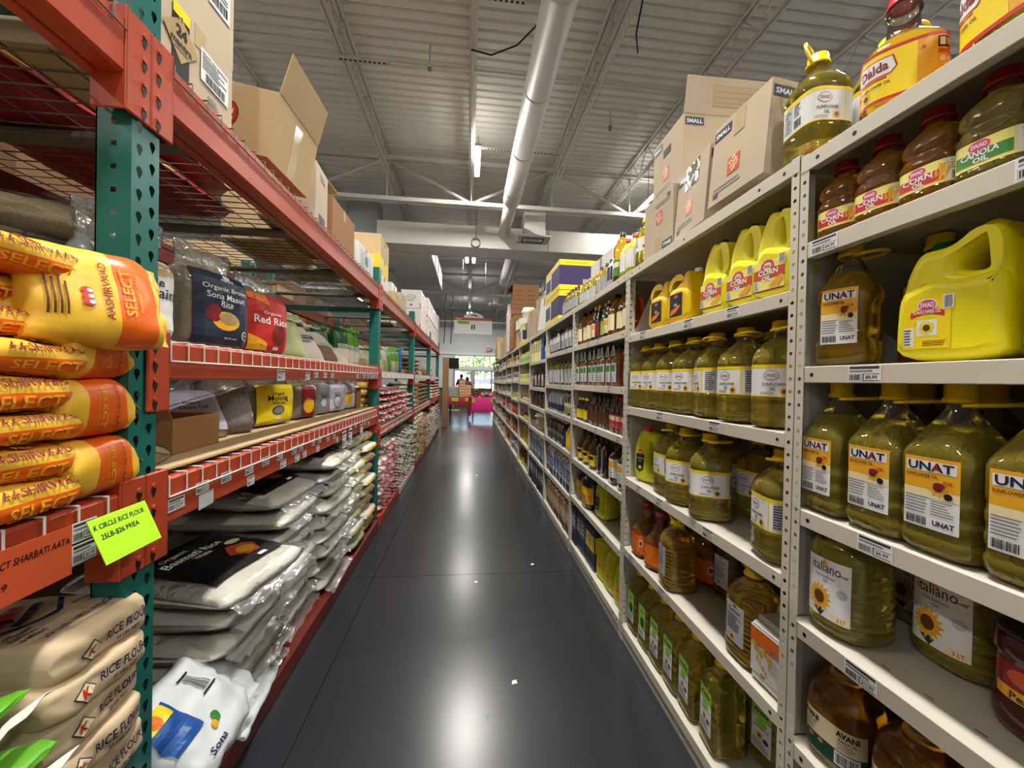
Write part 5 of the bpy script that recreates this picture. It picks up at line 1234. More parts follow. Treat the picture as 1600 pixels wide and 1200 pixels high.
# third shelf
P_UN2 = [(0, .045, .045, 4), (.005, .056, .060, 4), (.03, .058, .062, 4.4), (.05, .058, .062, 4.4), (.056, .054, .056, 4.4), (.13, .054, .056, 4.4), (.15, .060, .065, 3.6), (.168, .058, .062, 3.2), (.20, .040, .042, 2.6), (.228, .026, .026, 2), (.236, .022, .022, 2), (.25, .021, .021, 2)]
un2 = bottle('oil_bottle', P_UN2, 'oil_gold', .20, (.026, .030, 'cap_yellow'), yh(.24, .03, .07, .004, R(4), R(-70)), lambda L: d_unat(L), 30)
put(un2, (A0 + .075, .795, 1.309), R(22), 'waisted yellow oil bottle on the third shelf beside the post', None, (.85, .83, 1))
put(un2, (A0 + .20, .72, 1.309), R(10), 'waisted oil bottle in the dark behind the yellow jug', None, (.85, .83, 1))
def jug(name, outer, hole, thick, mats, body=None, cap=None, bev=.02, tilt=0):
    """broad side looks to -X; outline x runs to the reader's right (-Y)"""
    t = thing(name, 'x', 'jug')
    mb = MB()
    vs, fs = slab(outer, [hole] if hole else [], thick, bev)
    mb.add([(-v.z, -v.x, v.y) for v in vs], [f for f in fs], 0, True)
    if body:
        vs, fs = slab(body[0], [], body[1], bev); mb.add([(-v.z, -v.x, v.y) for v in vs], fs, 0, True)
    mb.build('body', MATS[mats[0]], t)
    if cap: x, z, r, h = cap; o = cap_mesh(r, h, 0).build('cap', MATS[mats[1]], t); o.location = (0, -x, z)
    return t
J_OUT = [(-.080, 0), (.082, 0), (.082, .06), (.082, .12), (.080, .135), (.078, .15), (.074, .20), (.066, .222), (.05, .226), (.02, .212), (-.005, .198), (-.02, .197), (-.05, .197), (-.066, .17), (-.076, .14), (-.08, .10)]
J_HOLE = [(.008, .152), (.046, .146), (.052, .155), (.052, .188), (.045, .197), (.03, .186), (.012, .168)]
J_LOW = ([(-.082, 0), (.084, 0), (.084, .05), (.083, .10), (.078, .138), (.066, .143), (.02, .135), (-.015, .15), (-.05, .138), (-.078, .125), (-.082, .06)], .125)
def d_jsun(L):
    L.rect(-.062, .022, .012, .108, 'yellow', 0, 1, 1); L.ell(-.024, .098, .016, .011, 'white', 1); L.ell(-.024, .098, .0135, .009, 'pink', 2); L.text('SWAD', -.024, .098, .009, 'white', .022, 3, 0, .03)
    L.poly([(-.05 + .0525 * i / 6, .076 + .006 * sin(pi * i / 6) + dz) for i in range(7) for dz in (0, .010)], [(2 * i, 2 * i + 2, 2 * i + 3, 2 * i + 1) for i in range(6)], 'red', 1); L.text('SUNFLOWER OIL', -.024, .086, .006, 'white', .044, 2, 0, .02)
    L.rect(-.040, .044, -.008, .072, 'white', 1); L.sunflower(-.024, .058, .013, 2, 'yellow', 10); L.rect(-.061, .026, -.044, .060, 'white', 1); L.lines(-.060, .028, -.045, .058, 6, 'slate', 2, 4); L.lines(-.03, .026, .008, .036, 3, 'brown', 1, 5); L.rect(.0, .088, .016, .112, 'white', 1); L.bars(.002, .09, .014, .11, 'grey', 2, 8)
    for i in range(60): r_ = random.Random(i); L.rect(*(lambda a, b: (a, b, a + .0015, b + .0015))(r_.uniform(-.06, .01), r_.uniform(.025, .104)), 'gold', 0 + 1)
ysun = jug('oil_jug', J_OUT, J_HOLE, .105, ('jug_yellow', 'cap_green'), J_LOW, (-.035, .194, .019, .020))
L = Label(); d_jsun(L); L.build('label', XM(-.0632), ysun, .0003)
put(ysun, (A0 + .085, .592, 1.309), R(8), 'big bright yellow oil jug with sunflower label on the third shelf', None, (.95, .88, 1))
put(ysun, (A0 + .105, .435, 1.309), R(8), 'second bright yellow oil jug cut by the frame edge', None, (.95, .88, 1))
put(ysun, (A0 + .115, .23, 1.309), R(6), 'third bright yellow oil jug outside the frame')
# second shelf: small waisted bottles
P_SM = [(0, .032, .032, 3), (.004, .039, .042, 3.4), (.012, .041, .0445, 3.6), (.018, .0395, .043, 3.6), (.06, .0395, .043, 3.6), (.066, .041, .0445, 3.6), (.075, .040, .043, 3.2), (.083, .036, .038, 3), (.089, .0385, .041, 3), (.096, .040, .044, 3), (.108, .039, .043, 2.8), (.122, .031, .034, 2.5), (.134, .019, .020, 2), (.139, .0165, .0165, 2), (.150, .0165, .0165, 2)]
def d_small(band, t1, t2):
    def f(L):
        L.rect(-.06, .019, .075, .059, 'paleyellow', 0, 22, 1); L.rect(-.035, .024, .032, .043, band, 1, 12, 1); L.ell(-.004, .050, .013, .008, 'pink', 2); L.text('SWAD', -.004, .050, .0065, 'white', .019, 3, 0, .03)
        L.text(t1, -.004, .0385, .010, 'white', .045, 2, 0, .03); L.text(t2, -.002, .0285, .008, 'white', .018, 2, 0, .03)
        if t1 == 'CORN':
            for k in range(4): L.ngon([(.012 + .006 * k, .023), (.016 + .006 * k, .023), (.032 + .004 * k, .050), (.028 + .004 * k, .052)], 'gold', 1)
        L.rect(.034, .020, .072, .058, 'white', 1, 6, 1); L.bars(.042, .022, .064, .036, 'black', 2, 14); L.lines(.040, .039, .066, .055, 4, 'grey', 2, 3)
    return f
corn = bottle('corn_oil_bottle', P_SM, 'oil_amber', None, (.0205, .022, 'cap_red'), None, d_small('red', 'CORN', 'OIL'))
cano = bottle('canola_oil_bottle', P_SM, 'oil_canola', None, (.0205, .022, 'cap_red'), None, d_small('green', 'CANOLA', 'OIL'))
for i, y in enumerate((.795, .708, .622)): put(corn, (A0 + .058, y, 1.594), R([14, 8, 4][i]), 'amber corn oil bottle with red cap, %s from the post, second shelf' % ['first', 'second', 'third'][i], 'corn oil bottles on the second shelf')
for i, y in enumerate((.538, .445, .35)): put(cano, (A0 + .062, y, 1.594), R(4), 'pale canola oil bottle with green label, %s' % ['beside the third corn oil bottle', 'cut by the frame edge on the second shelf', 'outside the frame on the second shelf'][i], 'canola oil bottles on the second shelf', 1.02)
for i, y in enumerate((.75, .66, .56)): put(corn, (A0 + .16, y, 1.594), R(8), 'amber corn oil bottle in the dark second row, %s from the post' % ['first', 'second', 'third'][i], 'corn oil bottles on the second shelf')
# top of the nearest bay
P_SW = [(0, .052, .052, 3), (.004, .060, .060, 3.6), (.012, .0655, .0655, 3.8), (.022, .0655, .0655, 3.8), (.026, .063, .063, 3.8), (.034, .0655, .0655, 3.8), (.044, .063, .063, 3.8), (.052, .0655, .0655, 3.8), (.062, .063, .063, 3.8), (.07, .0655, .0655, 3.8), (.078, .0655, .0655, 3.8), (.08, .0645, .0645, 3.8), (.168, .0645, .0645, 3.8), (.17, .0655, .0655, 3.8), (.182, .0655, .0655, 3.6), (.202, .060, .060, 3.2), (.222, .046, .046, 2.8), (.238, .030, .030, 2.2), (.246, .023, .023, 2), (.256, .022, .022, 2), (.266, .022, .022, 2)]
def d_swad(L, s=0.0):
    H0, H1 = .0815, .1665
    L.rect(-.225, H0, .225, H1, 'white', 0, 60, 1); L.rect(-.225, H1 - .009, .225, H1, 'yellow', 1, 60, 1); L.rect(-.225, H0, .225, H0 + .003, 'yellow', 1, 60, 1)
    for q in (-.21 + s, 0 + s, .19 + s):
        if abs(q) > .2: continue
        L.rect(q + .042, H0, q + .045, H1, 'yellow', 1); L.ell(q - .012, .138, .018, .013, 'maroon', 1); L.ell(q - .012, .138, .0165, .0115, 'white', 2); L.text('SWAD', q - .012, .138, .009, 'maroon', .026, 3, 0, .01)
        L.text('SUNFLOWER', q - .004, .114, .0085, 'black', .056, 2, 0, .01); L.text('OIL', q - .008, .102, .0085, 'black', .014, 2); L.sunflower(q + .018, .096, .012, 2, 'gold', 10); L.lines(q - .036, .087, q - .002, .095, 2, 'grey', 1)
    for q in (-.1 + s, .095 + s):
        L.rect(q - .04, .09, q - .006, .155, 'ltgrey', 1, 4, 1); L.lines(q - .039, .092, q - .008, .153, 9, 'slate', 2, 3); L.lines(q, .12, q + .026, .153, 5, 'slate', 2, 7); L.text('DEEP', q + .012, .150, .006, 'red', .014, 3); L.bars(q, .092, q + .026, .114, 'black', 2, 14); 
swad = bottle('sunflower_oil_bottle', P_SW, 'oil_sun', .236, (.026, .028, 'cap_yellow'), yh(.257, .031, .066, .0042, R(8), R(-125)), d_swad, 32)
swad2 = bottle('sunflower_oil_bottle', P_SW, 'oil_sun', .215, (.026, .028, 'cap_yellow'), yh(.252, .030, .085, .0042, R(72), R(120)), lambda L: d_swad(L, -.095), 32)
put(swad2, (A0 + .072, .892, 1.807), R(-4), 'clear yellow sunflower oil bottle with raised yellow handle atop the near post', None, (.88, .88, .93))
P_DAL = [(0, .055, .062, 3), (.006, .068, .075, 3.2), (.02, .072, .080, 3.2), (.15, .070, .078, 3.2), (.165, .066, .072, 3), (.19, .045, .048, 2.6), (.205, .034, .034, 2.2), (.25, .030, .030, 2), (.262, .036, .036, 2), (.27, .036, .036, 2), (.29, .024, .024, 2)]
def d_dalda(L):
    L.rect(-.20, .024, .20, .150, 'gold', 0, 44, 1); L.rect(-.20, .142, .20, .150, 'red', 1, 44, 1); L.rect(-.20, .024, .20, .032, 'red', 1, 44, 1); L.rect(-.085, .032, .02, .142, 'yellow', 1, 12, 1)
    for q in (-.055, .13):
        L.ngon([(q - .04, .085), (q + .03, .085), (q + .042, .10), (q + .034, .13), (q - .034, .13), (q - .046, .105)], 'red', 2); L.ngon([(q - .037, .088), (q + .028, .088), (q + .038, .10), (q + .031, .127), (q - .032, .127), (q - .042, .105)], 'white', 3); L.text('Dalda', q - .004, .108, .024, 'maroon', .058, 4, .06, .03)
        L.rect(q - .03, .078, q + .022, .083, 'red', 2); L.text('SUNFLOWER OIL', q - .002, .066, .0075, 'brown', .062, 3, .05); L.sunflower(q - .02, .048, .014, 2, 'gold', 10)
    for q, z in ((.03, .12), (.05, .05), (.085, .11), (-.1, .06), (.09, .06)): L.ell(q, z, .006, .006, 'orange', 2, 10); L.ell(q, z, .003, .003, 'brown', 3, 8)
    L.rect(.055, .112, .092, .138, 'black', 2, 4, 1); L.rect(.058, .116, .07, .134, 'cream', 3); L.rect(.073, .118, .089, .134, 'tan', 3); L.rect(.055, .098, .092, .108, 'rust', 2); L.bars(.055, .040, .09, .050, 'black', 2, 14); L.ell(.065, .085, .007, .007, 'cream', 2); L.ell(.083, .085, .007, .007, 'cream', 2); L.ell(.074, .07, .007, .007, 'cream', 2)
dal = bottle('vegetable_oil_bottle', P_DAL, 'oil_gold', .20, (.030, .03, 'cap_redbright'), None, d_dalda, 32)
dal2 = bottle('vegetable_oil_bottle', P_DAL, 'oil_gold', .20, (.030, .03, 'cap_redbright'), (.215, .03, .09, .006, dict(tilt=R(25), face=0), 'cap_redbright'), d_dalda, 32)
put(dal, (A0 + .075, .700, 1.797), R(44), 'long necked amber oil bottle with orange label on the near top shelf', None, .78)
put(dal2, (A0 + .085, .520, 1.797), R(-6), 'orange labelled oil bottle with red handle cut by the frame corner', None, .88)
put(swad, (A0 + .21, .835, 1.797), R(30), 'yellow capped bottle peeking between two big oil bottles on top')
# fifth shelf
def ribs(z0, z1, n, r, e, d=.003):
    o = []
    for i in range(n):
        z = z0 + (z1 - z0) * i / n; h = (z1 - z0) / n; o += [(z, r, r, e), (z + h * .55, r, r, e), (z + h * .7, r - d, r - d, e), (z + h * .85, r - d, r - d, e)]
    return o
P_IT = [(0, .06, .06, 2.6), (.005, .072, .072, 2.6), (.014, .078, .078, 2.6)] + ribs(.02, .155, 7, .080, 2.6, .002) + [(.158, .080, .080, 2.6), (.175, .079, .079, 2.5), (.198, .070, .070, 2.4), (.214, .048, .048, 2.2), (.222, .026, .026, 2), (.232, .024, .024, 2)]
def d_ital(L):
    o = [(-.055, .042), (.058, .038), (.058, .094), (.052, .100), (.058, .106), (.058, .160), (-.055, .164)]
    L.rect(-.055, .036, .058, .164, 'white', 0, 16, 2); L.text('italiano', .0, .146, .021, 'black', .075, 2, 0, .0); L.ngon([(-.012, .150), (-.002, .166), (.008, .150)], 'gold', 1); L.text('Pure Sunflower', .0, .126, .006, 'grey', .05, 2); L.text('Oil', .0, .117, .007, 'grey', .012, 2)
    L.sunflower(-.015, .077, .033, 1, 'gold', 15); L.ngon([(-.03, .05), (-.01, .036), (.0, .05), (-.015, .056)], 'dkgreen', 1); L.rect(.018, .036, .056, .052, 'cream', 1); L.text('3 LT', .04, .044, .008, 'red', .018, 2); L.ell(.04, .10, .012, .010, 'ltgrey', 1); L.ngon([(.03, .14), (.05, .135), (.054, .142)], 'tan', 1)
ital = bottle('oil_bottle', P_IT, 'oil_sun', None, (.028, .022, 'cap_yellow'), None, d_ital, 36)
put(ital, (A0 + .082, .782, .720), R(4), 'round ribbed yellow oil bottle with sunflower label beside the near post', None, (.84, .84, 1))
put(ital, (A0 + .215, .665, .720), R(-2), 'round ribbed oil bottle behind, in the dark of the fifth shelf', None, (.9, .9, 1.02))
put(ital, (A0 + .30, .79, .720), R(2), 'round ribbed oil bottle hidden behind the front one by the post')
P_JAR = [(0, .05, .05, 2.4), (.006, .066, .066, 2.4), (.02, .070, .070, 2.4), (.05, .070, .070, 2.4), (.055, .066, .066, 2.4), (.12, .066, .066, 2.4), (.126, .070, .070, 2.4), (.15, .068, .068, 2.3), (.165, .056, .056, 2)]
pj = bottle('peanut_jar', P_JAR, 'jar_brown', None, (.064, .035, 'cap_black'), None, lambda L: (L.rect(-.055, .075, .06, .112, 'maroon', 0, 12, 1), L.rect(-.05, .056, .055, .074, 'gold', 0, 12, 1), L.text('Peanut', 0, .064, .012, 'black', .05, 2, 0, .02), L.ell(0, .094, .03, .014, 'rust', 1)), 32, 'jar')
put(pj, (A0 + .15, .500, .720), R(0), 'dark brown jar with black lid on the fifth shelf at the frame edge')
# sixth shelf
P_AV = [(0, .055, .055, 2.8), (.006, .066, .066, 2.8), (.02, .071, .071, 3), (.12, .071, .071, 3), (.126, .068, .068, 3), (.14, .071, .071, 2.8), (.165, .066, .066, 2.5), (.19, .048, .048, 2.3), (.205, .028, .028, 2), (.225, .026, .026, 2)]
def d_av(L):
    L.rect(-.075, .022, .085, .108, 'cream', 0, 20, 1); L.rect(-.075, .022, .085, .058, 'dkgreen', 1, 20, 1)
    for q in (-.04, .045): L.text('AVANI', q, .096, .013, 'black', .045, 2, 0, .04); L.text('PEANUT OIL', q, .083, .006, 'slate', .036, 2); L.lines(q - .02, .062, q + .02, .078, 3, 'grey', 2, 3)
    for q in range(5): L.ell(-.06 + .012 * q, .05 + .004 * (q % 2), .007, .005, 'brown' if q % 2 else 'tan', 2, 8)
    L.rect(.02, .026, .07, .056, 'white', 2, 4, 1); L.bars(.024, .03, .066, .052, 'black', 3, 16)
av = bottle('peanut_oil_bottle', P_AV, 'oil_amber', None, (.03, .024, 'cap_yellow'), yh(.205, .03, .07, .004), d_av, 32)
for i, y in enumerate((.780, .632, .48, .33)): put(av, (A0 + .08, y, .435), R(10 - 6 * i), 'peanut oil bottle with green cream label, %s from the post, sixth shelf' % ['first', 'second', 'third', 'fourth'][i], 'peanut oil bottles on the sixth shelf', (.88, .88, .95))
for i, y in enumerate((.765, .62, .48)): put(un2, (A0 + .08, y, .085), R(10), 'yellow oil bottle on the lowest shelf of the nearest bay, %s from the post' % ['first', 'second', 'third'][i], 'yellow oil bottles on the lowest near shelf')

# second bay ------------------------------------------------------------
C_OUT = [(-.062, 0), (.064, 0), (.066, .06), (.064, .12), (.062, .16), (.056, .20), (.044, .224), (.026, .226), (.012, .222), (-.004, .232), (-.02, .232), (-.034, .21), (-.05, .18), (-.06, .13), (-.063, .07)]
C_HOLE = [(.022, .14), (.044, .138), (.046, .16), (.042, .192), (.034, .202), (.026, .18)]
cj = jug('corn_oil_jug', C_OUT, C_HOLE, .10, ('jug_yellow', 'cap_green'), ([(-.063, 0), (.066, 0), (.067, .06), (.064, .118), (.03, .128), (-.02, .146), (-.052, .128), (-.063, .07)], .116), (-.012, .229, .016, .018), .022)
L = Label(); L.rect(-.050, .018, .046, .098, 'paleyellow', 0); L.rect(-.050, .05, .046, .078, 'rust', 1); L.rect(-.05, .018, .046, .022, 'maroon', 1)
for a in range(7): L.ell(-.006 + .016 * cos(pi * a / 6), .082 + .014 * sin(pi * a / 6), .006, .006, 'pink', 1, 8)
L.ell(-.006, .084, .013, .010, 'cream', 2); L.text('SWAD', -.006, .083, .008, 'maroon', .018, 3, 0, .02); L.text('CORN', -.004, .068, .015, 'white', .062, 3, 0, .04); L.text('OIL', -.008, .052, .013, 'white', .03, 3, 0, .04)
for k in range(4): L.ngon([(.0 + .008 * k, .032), (.004 + .008 * k, .026), (.038 + .002 * k, .048 - .001 * k), (.034 + .002 * k, .054)], 'gold', 4)
L.rect(-.048, .024, -.032, .048, 'white', 2); L.lines(-.047, .025, -.033, .047, 5, 'slate', 3); L.rect(.028, .084, .048, .108, 'white', 2); L.bars(.03, .086, .046, .106, 'grey', 3, 8)
L.build('label', XM(-.0585), cj, .0003)
for i, (y, x, lb) in enumerate(((.972, .075, 'first'), (1.088, .075, 'second'), (1.225, .075, 'third'))): put(cj, (A0 + x, y, 1.495), R(6), 'yellow corn oil jug with green cap, %s from the near post, second shelf' % lb, 'yellow corn oil jugs')
put(cj, (A0 + .14, 1.315, 1.495), R(4), 'yellow oil jug set back between corn oil jugs and amber yellow jugs', 'yellow corn oil jugs')
for i, y in enumerate((1.02, 1.15)): put(cj, (A0 + .21, y, 1.495), R(4), 'yellow oil jug in the back row behind the corn oil jugs, %s' % ['nearer one', 'farther one'][i], 'yellow corn oil jugs')
A_OUT = [(-.07, 0), (.07, 0), (.072, .10), (.07, .14), (.058, .165), (.056, .19), (.034, .19), (.03, .172), (-.01, .185), (-.04, .178), (-.058, .155), (-.07, .13)]
aj = jug('ghee_jug', A_OUT, [(-.045, .135), (.01, .155), (.018, .165), (-.01, .172), (-.04, .160)], .11, ('jug_amber', 'cap_white'), ([(-.071, 0), (.071, 0), (.073, .06), (.071, .125), (.0, .14), (-.06, .125), (-.071, .06)], .125), (.045, .186, .015, .016), .018)
L = Label(); L.rect(-.040, .025, .040, .112, 'black', 0); L.ell(0, .10, .012, .006, 'pink', 1); L.text('MUSTARD', 0, .083, .011, 'dkgreen', .05, 1, 0, .02); L.text('OIL', 0, .069, .011, 'white', .024, 1, 0, .02); L.ngon([(-.036, .03), (.0, .04), (.03, .062), (.024, .066), (-.03, .05)], 'orange', 1); L.build('label', XM(-.0632), aj, .0003)
for i, y in enumerate((1.445, 1.605)): put(aj, (A0 + .08, y, 1.495), R(4), 'amber yellow jug with black label and white cap, %s' % ['nearer of two', 'farther of two, on the second shelf'][i], 'amber yellow jugs with black labels')
put(aj, (A0 + .21, 1.52, 1.495), R(4), 'amber yellow jug in shade behind the two black labelled ones', 'amber yellow jugs with black labels')
# third shelf: seven sunflower bottles and a back row
for i, y in enumerate((.985, 1.127, 1.268, 1.405, 1.540, 1.674, 1.80)):
    p = (swad, swad2)[0]; put(p, (A0 + .076, y, 1.150), R([40, 10, -14, 20, 30, 16, 24][i]), 'sunflower oil bottle with white label, %s from the near post on the third shelf' % ['first', 'second', 'third', 'fourth', 'fifth', 'sixth', 'seventh'][i], 'sunflower oil bottles in the second bay row')
for i, y in enumerate((1.05, 1.19, 1.33, 1.47)): put(swad, (A0 + .22, y, 1.150), R(60 * i), 'sunflower oil bottle in the dark back row, %s from the near post' % ORD[i].replace('nearest', 'first'), 'sunflower oil bottles in the second bay row')
# fourth shelf
ylj = jug('mustard_oil_jug', [(-.07, 0), (.07, 0), (.074, .08), (.072, .16), (.062, .21), (.042, .228), (.02, .222), (-.01, .236), (-.036, .236), (-.05, .21), (-.068, .17), (-.073, .08)], [(.0, .10), (.034, .04), (.05, .06), (.054, .15), (.046, .19), (.028, .19), (.016, .15)], .095, ('jug_olive', 'cap_redbright'), None, (-.024, .232, .018, .02), .026)
L = Label(); L.ngon([(-.05, .06), (-.03, .045), (-.01, .06), (-.005, .13), (-.05, .13)], 'black', 0); L.ell(-.028, .138, .013, .013, 'red', 1); L.text('SWAD', -.028, .138, .007, 'white', .018, 2); L.text('MUSTARD', -.028, .11, .007, 'ltgrey', .036, 1); L.text('OIL', -.028, .098, .007, 'ltgrey', .014, 1); L.ell(-.028, .068, .010, .008, 'ltgreen', 1); L.build('label', XM(-.0482), ylj, .0003)
put(ylj, (A0 + .085, 1.745, .803), R(26), 'yellow handled jug with black shield label at the far end of the fourth shelf')
put(ylj, (A0 + .24, 1.70, .803), R(20), 'yellow handled jug with red cap hidden behind the front one')
lab4 = [(1.565, .085, R(-4), 'beside the yellow handled jug'), (1.435, .072, R(36), 'second from the yellow handled jug'), (1.275, .066, R(62), 'standing alone in front of the fourth shelf'), (1.245, .235, R(10), 'set back in the shade of the fourth shelf'), (.958, .070, R(-12), 'half hidden by the near post on the fourth shelf'), (1.06, .24, R(30), 'far back near the post on the fourth shelf'), (1.40, .24, R(50), 'far back behind the lone front bottle')]
for y, x, r, lb in lab4: put(swad, (A0 + x, y, .805), r, 'sunflower oil bottle %s' % lb, 'sunflower oil bottles on the fourth shelf of the second bay')
# fifth shelf
P_OR = [(0, .05, .05, 2.8), (.006, .060, .060, 2.8), (.016, .063, .063, 3), (.11, .061, .061, 3), (.118, .060, .060, 2.8), (.145, .045, .045, 2.4), (.165, .028, .028, 2.2), (.20, .024, .024, 2), (.225, .022, .022, 2)]
orb = bottle('palm_oil_bottle', P_OR, 'oil_amber', None, (.026, .022, 'cap_red'), None, lambda L: (L.rect(-.17, .016, .17, .112, 'orange', 0, 40, 1), L.rect(-.17, .106, .17, .112, 'red', 1, 40, 1), L.rect(-.17, .016, .17, .022, 'red', 1, 40, 1), [L.ell(q, .07, .012, .016, 'white', 1) for q in (-.05, .05)], [L.ell(q, .07, .008, .011, 'red', 2) for q in (-.05, .05)], [L.rect(-.15 + .018 * k, .03 + .02 * (k % 3), -.142 + .018 * k, .036 + .02 * (k % 3), 'gold', 1) for k in range(17)]), 30)
put(orb, (A0 + .075, 1.755, .461), R(0), 'orange labelled oil bottle next to the second post on the fifth shelf')
put(orb, (A0 + .078, 1.622, .461), R(30), 'orange labelled oil bottle leaning against the tall amber bottle')
put(orb, (A0 + .22, 1.50, .461), R(20), 'orange labelled oil bottle in the back row behind the tall amber one')
P_TALL = [(0, .05, .05, 3), (.006, .058, .062, 3.4), (.016, .061, .065, 3.6)] + [(z, a - .0, a + .004, e) for z, a, _, e in ribs(.022, .165, 10, .061, 3.6, .0022)] + [(.168, .061, .065, 3.4), (.19, .058, .062, 3), (.213, .046, .049, 2.6), (.232, .026, .027, 2.2), (.24, .022, .022, 2), (.25, .022, .022, 2)]
def d_kev(L): L.rect(-.036, .05, .036, .162, 'ltgrey', 0, 8, 2); L.text('Kevser', 0, .142, .014, 'black', .05, 1, 0, .0); L.ngon([(-.01, .154), (.012, .152), (.0, .160)], 'dkgreen', 1); L.lines(-.03, .082, .03, .13, 9, 'slate', 1, 3); L.sunflower(-.008, .064, .012, 1, 'gold', 9)
tall = bottle('tall_oil_bottle', P_TALL, 'oil_gold', None, (.026, .022, 'cap_yellow'), yh(.24, .026, .05, .0026, R(50), R(170)), d_kev, 32)
dark = bottle('tall_oil_bottle', P_TALL, 'oil_dark', None, (.026, .022, 'cap_yellow'), None, d_kev, 32)
put(tall, (A0 + .064, 1.47, .461), R(-8), 'tall ribbed golden oil bottle standing at the front of the fifth shelf')
put(dark, (A0 + .235, 1.365, .461), R(4), 'tall dark oil bottle with cream label behind the golden one')
put(orb, (A0 + .27, 1.62, .461), R(44), 'orange labelled oil bottle deep in the shelf beside the dark bottle')
put(tall, (A0 + .075, 1.062, .461), R(0), 'tall ribbed oil bottle beside the white oil tin')
put(dark, (A0 + .20, 1.13, .461), R(10), 'tall dark oil bottle behind the one next to the white tin')
tin = thing('oil_tin', 'white and orange oil tin with a moulded top handle near the first post', 'tin', (A0 + .085, .945, .461), R(2))
m = MB(); m.box(0, 0, .08, .13, .115, .16, 0, .008); m.box(0, 0, .085, .132, .117, .13, 1, .004); m.build('body', [MATS['cap_white'], MATS['white_plastic']], tin)
m = MB(); m.box(0, 0, .168, .11, .10, .016, 0, .006); m.tube([(0, -.035, .174), (0, -.03, .196), (0, .03, .196), (0, .035, .174)], .009, 8); m.build('lid', MATS['cap_white'], tin)
L = Label(); L.rect(-.054, .105, .054, .145, 'orange', 0); [L.ell(-.04 + .011 * k, .10 - .006 * (k % 3), .006, .008, 'gold', 1, 8) for k in range(6)]; [L.ell(-.03 + .01 * k, .07 - .008 * (k % 4), .004, .005, 'gold', 0, 8) for k in range(5)]; L.text('Gran', .028, .115, .012, 'grey', .03, 1); L.lines(.005, .06, .05, .095, 5, 'ltgrey', 0, 4); L.text('Oil', -.012, .03, .012, 'brown', .014, 0); L.build('label', XM(-.0668), tin, .0003)
# lowest shelf: square bottles
P_SQ = [(0, .044, .044, 5), (.005, .050, .052, 6), (.014, .053, .056, 7)] + [(z, a, a + .003, 7) for z, a, _, e in ribs(.02, .19, 5, .053, 7, .0018)] + [(.195, .053, .056, 7), (.212, .050, .052, 5), (.235, .036, .038, 3.4), (.255, .02, .02, 2.2), (.262, .018, .018, 2), (.272, .018, .018, 2)]
def d_sq(L, top='ltgreen'): L.rect(-.034, .05, .034, .19, 'white', 0, 4, 2); L.rect(-.034, .148, .034, .19, top, 1, 4, 1); L.text('Aceite', 0, .170, .012, 'black', .05, 2, 0, .03); L.ell(0, .136, .02, .012, top, 1); L.text('Sunflower Oil', 0, .122, .008, 'slate', .05, 2); L.sunflower(-.006, .096, .013, 1, 'gold', 9); L.ell(.016, .09, .01, .008, 'slate', 1); L.lines(-.03, .055, .03, .082, 5, 'slate', 1, 6)
sq = bottle('square_oil_bottle', P_SQ, 'oil_olive', None, (.021, .024, 'cap_yellow'), None, d_sq, 36)
sq2 = bottle('square_oil_bottle', P_SQ, 'oil_olive', None, (.021, .024, 'cap_yellow'), None, lambda L: (L.rect(-.032, .05, .032, .185, 'ltgreen', 0, 4, 2), L.rect(-.032, .05, .032, .085, 'white', 1, 4, 1), L.text('Oil', 0, .16, .014, 'dkgreen', .03, 1, 0, .02), L.ell(.004, .115, .018, .022, 'dkgreen', 1), L.lines(-.028, .055, .028, .08, 4, 'slate', 2, 3)), 36)
for i, y in enumerate((1.19, 1.325, 1.44, 1.555)): put(sq, (A0 + .072, y - .0, .082), R(-6 + 2 * i), 'square oil bottle with lime topped white label, %s from the near post' % ['first', 'second', 'third', 'fourth'][i], 'square oil bottles on the lowest shelf')
for i, y in enumerate((1.67, 1.79)): put(sq2, (A0 + .072, y, .082), R(0), 'square yellow oil bottle with all green label, %s the second post' % ['one from', 'right beside'][i], 'square oil bottles on the lowest shelf')
for i, y in enumerate((1.01, 1.12)): put(sq, (A0 + .20, y, .082), R(10), 'square oil bottle in the dark back row, %s near post' % ['nearest the', 'one from the'][i], 'square oil bottles on the lowest shelf')
# moving cartons on top
def small_print(w, h, low=False):
    def f(L):
        L.rect(-w / 2 + .004, h / 2 - .045, -w / 2 + .082, h / 2 - .014, 'slate', 0); L.text('SMALL', -w / 2 + .043, h / 2 - .0295, .016, 'white', .066, 1, 0, .03)
        cx = -.01; L.rect(cx - .026, -.06, cx + .026, -.008, 'rust', 0)
        for k, s_ in enumerate(('THE', 'HOME', 'DEPOT')): L.text(s_, cx - .008 + .008 * k, -.022 - .012 * k + .004, .011, 'cream', .034, 1, R(40), .03)
        L.lines(-w * .4, -h / 2 + .03, w * .34, -h / 2 + .052, 2, 'grey', 0, 4); L.rect(-w * .40, -h / 2 + .018, -w * .30, -h / 2 + .034, 'slate', 0)
    return f
def small_end(L): L.rect(-.13, .06, -.05, .09, 'slate', 0); L.text('SMALL', -.09, .075, .016, 'white', .066, 1, 0, .03)
def smallbox(label, loc, rot, size=(.30, .25, .25), **k):
    c = carton('moving_carton', label, size, loc, rot, 'card_grey', 'moving cartons on top of the second bay', **k)
    L = Label(); small_print(size[1], size[2])(L); L.build('print', XM(-size[0] / 2 - .0006, 0, size[2] / 2), c, .0004)
    L = Label(); L.rect(-size[0] / 2 + .006, size[2] / 2 - .045, -size[0] / 2 + .084, size[2] / 2 - .014, 'slate', 0); L.text('SMALL', -size[0] / 2 + .045, size[2] / 2 - .0295, .016, 'white', .066, 1, 0, .03); L.rect(.02, -.05, .07, 0, 'rust', 0); L.build('print', YM(0, -size[1] / 2 - .0006, size[2] / 2), c, .0004)
    return c
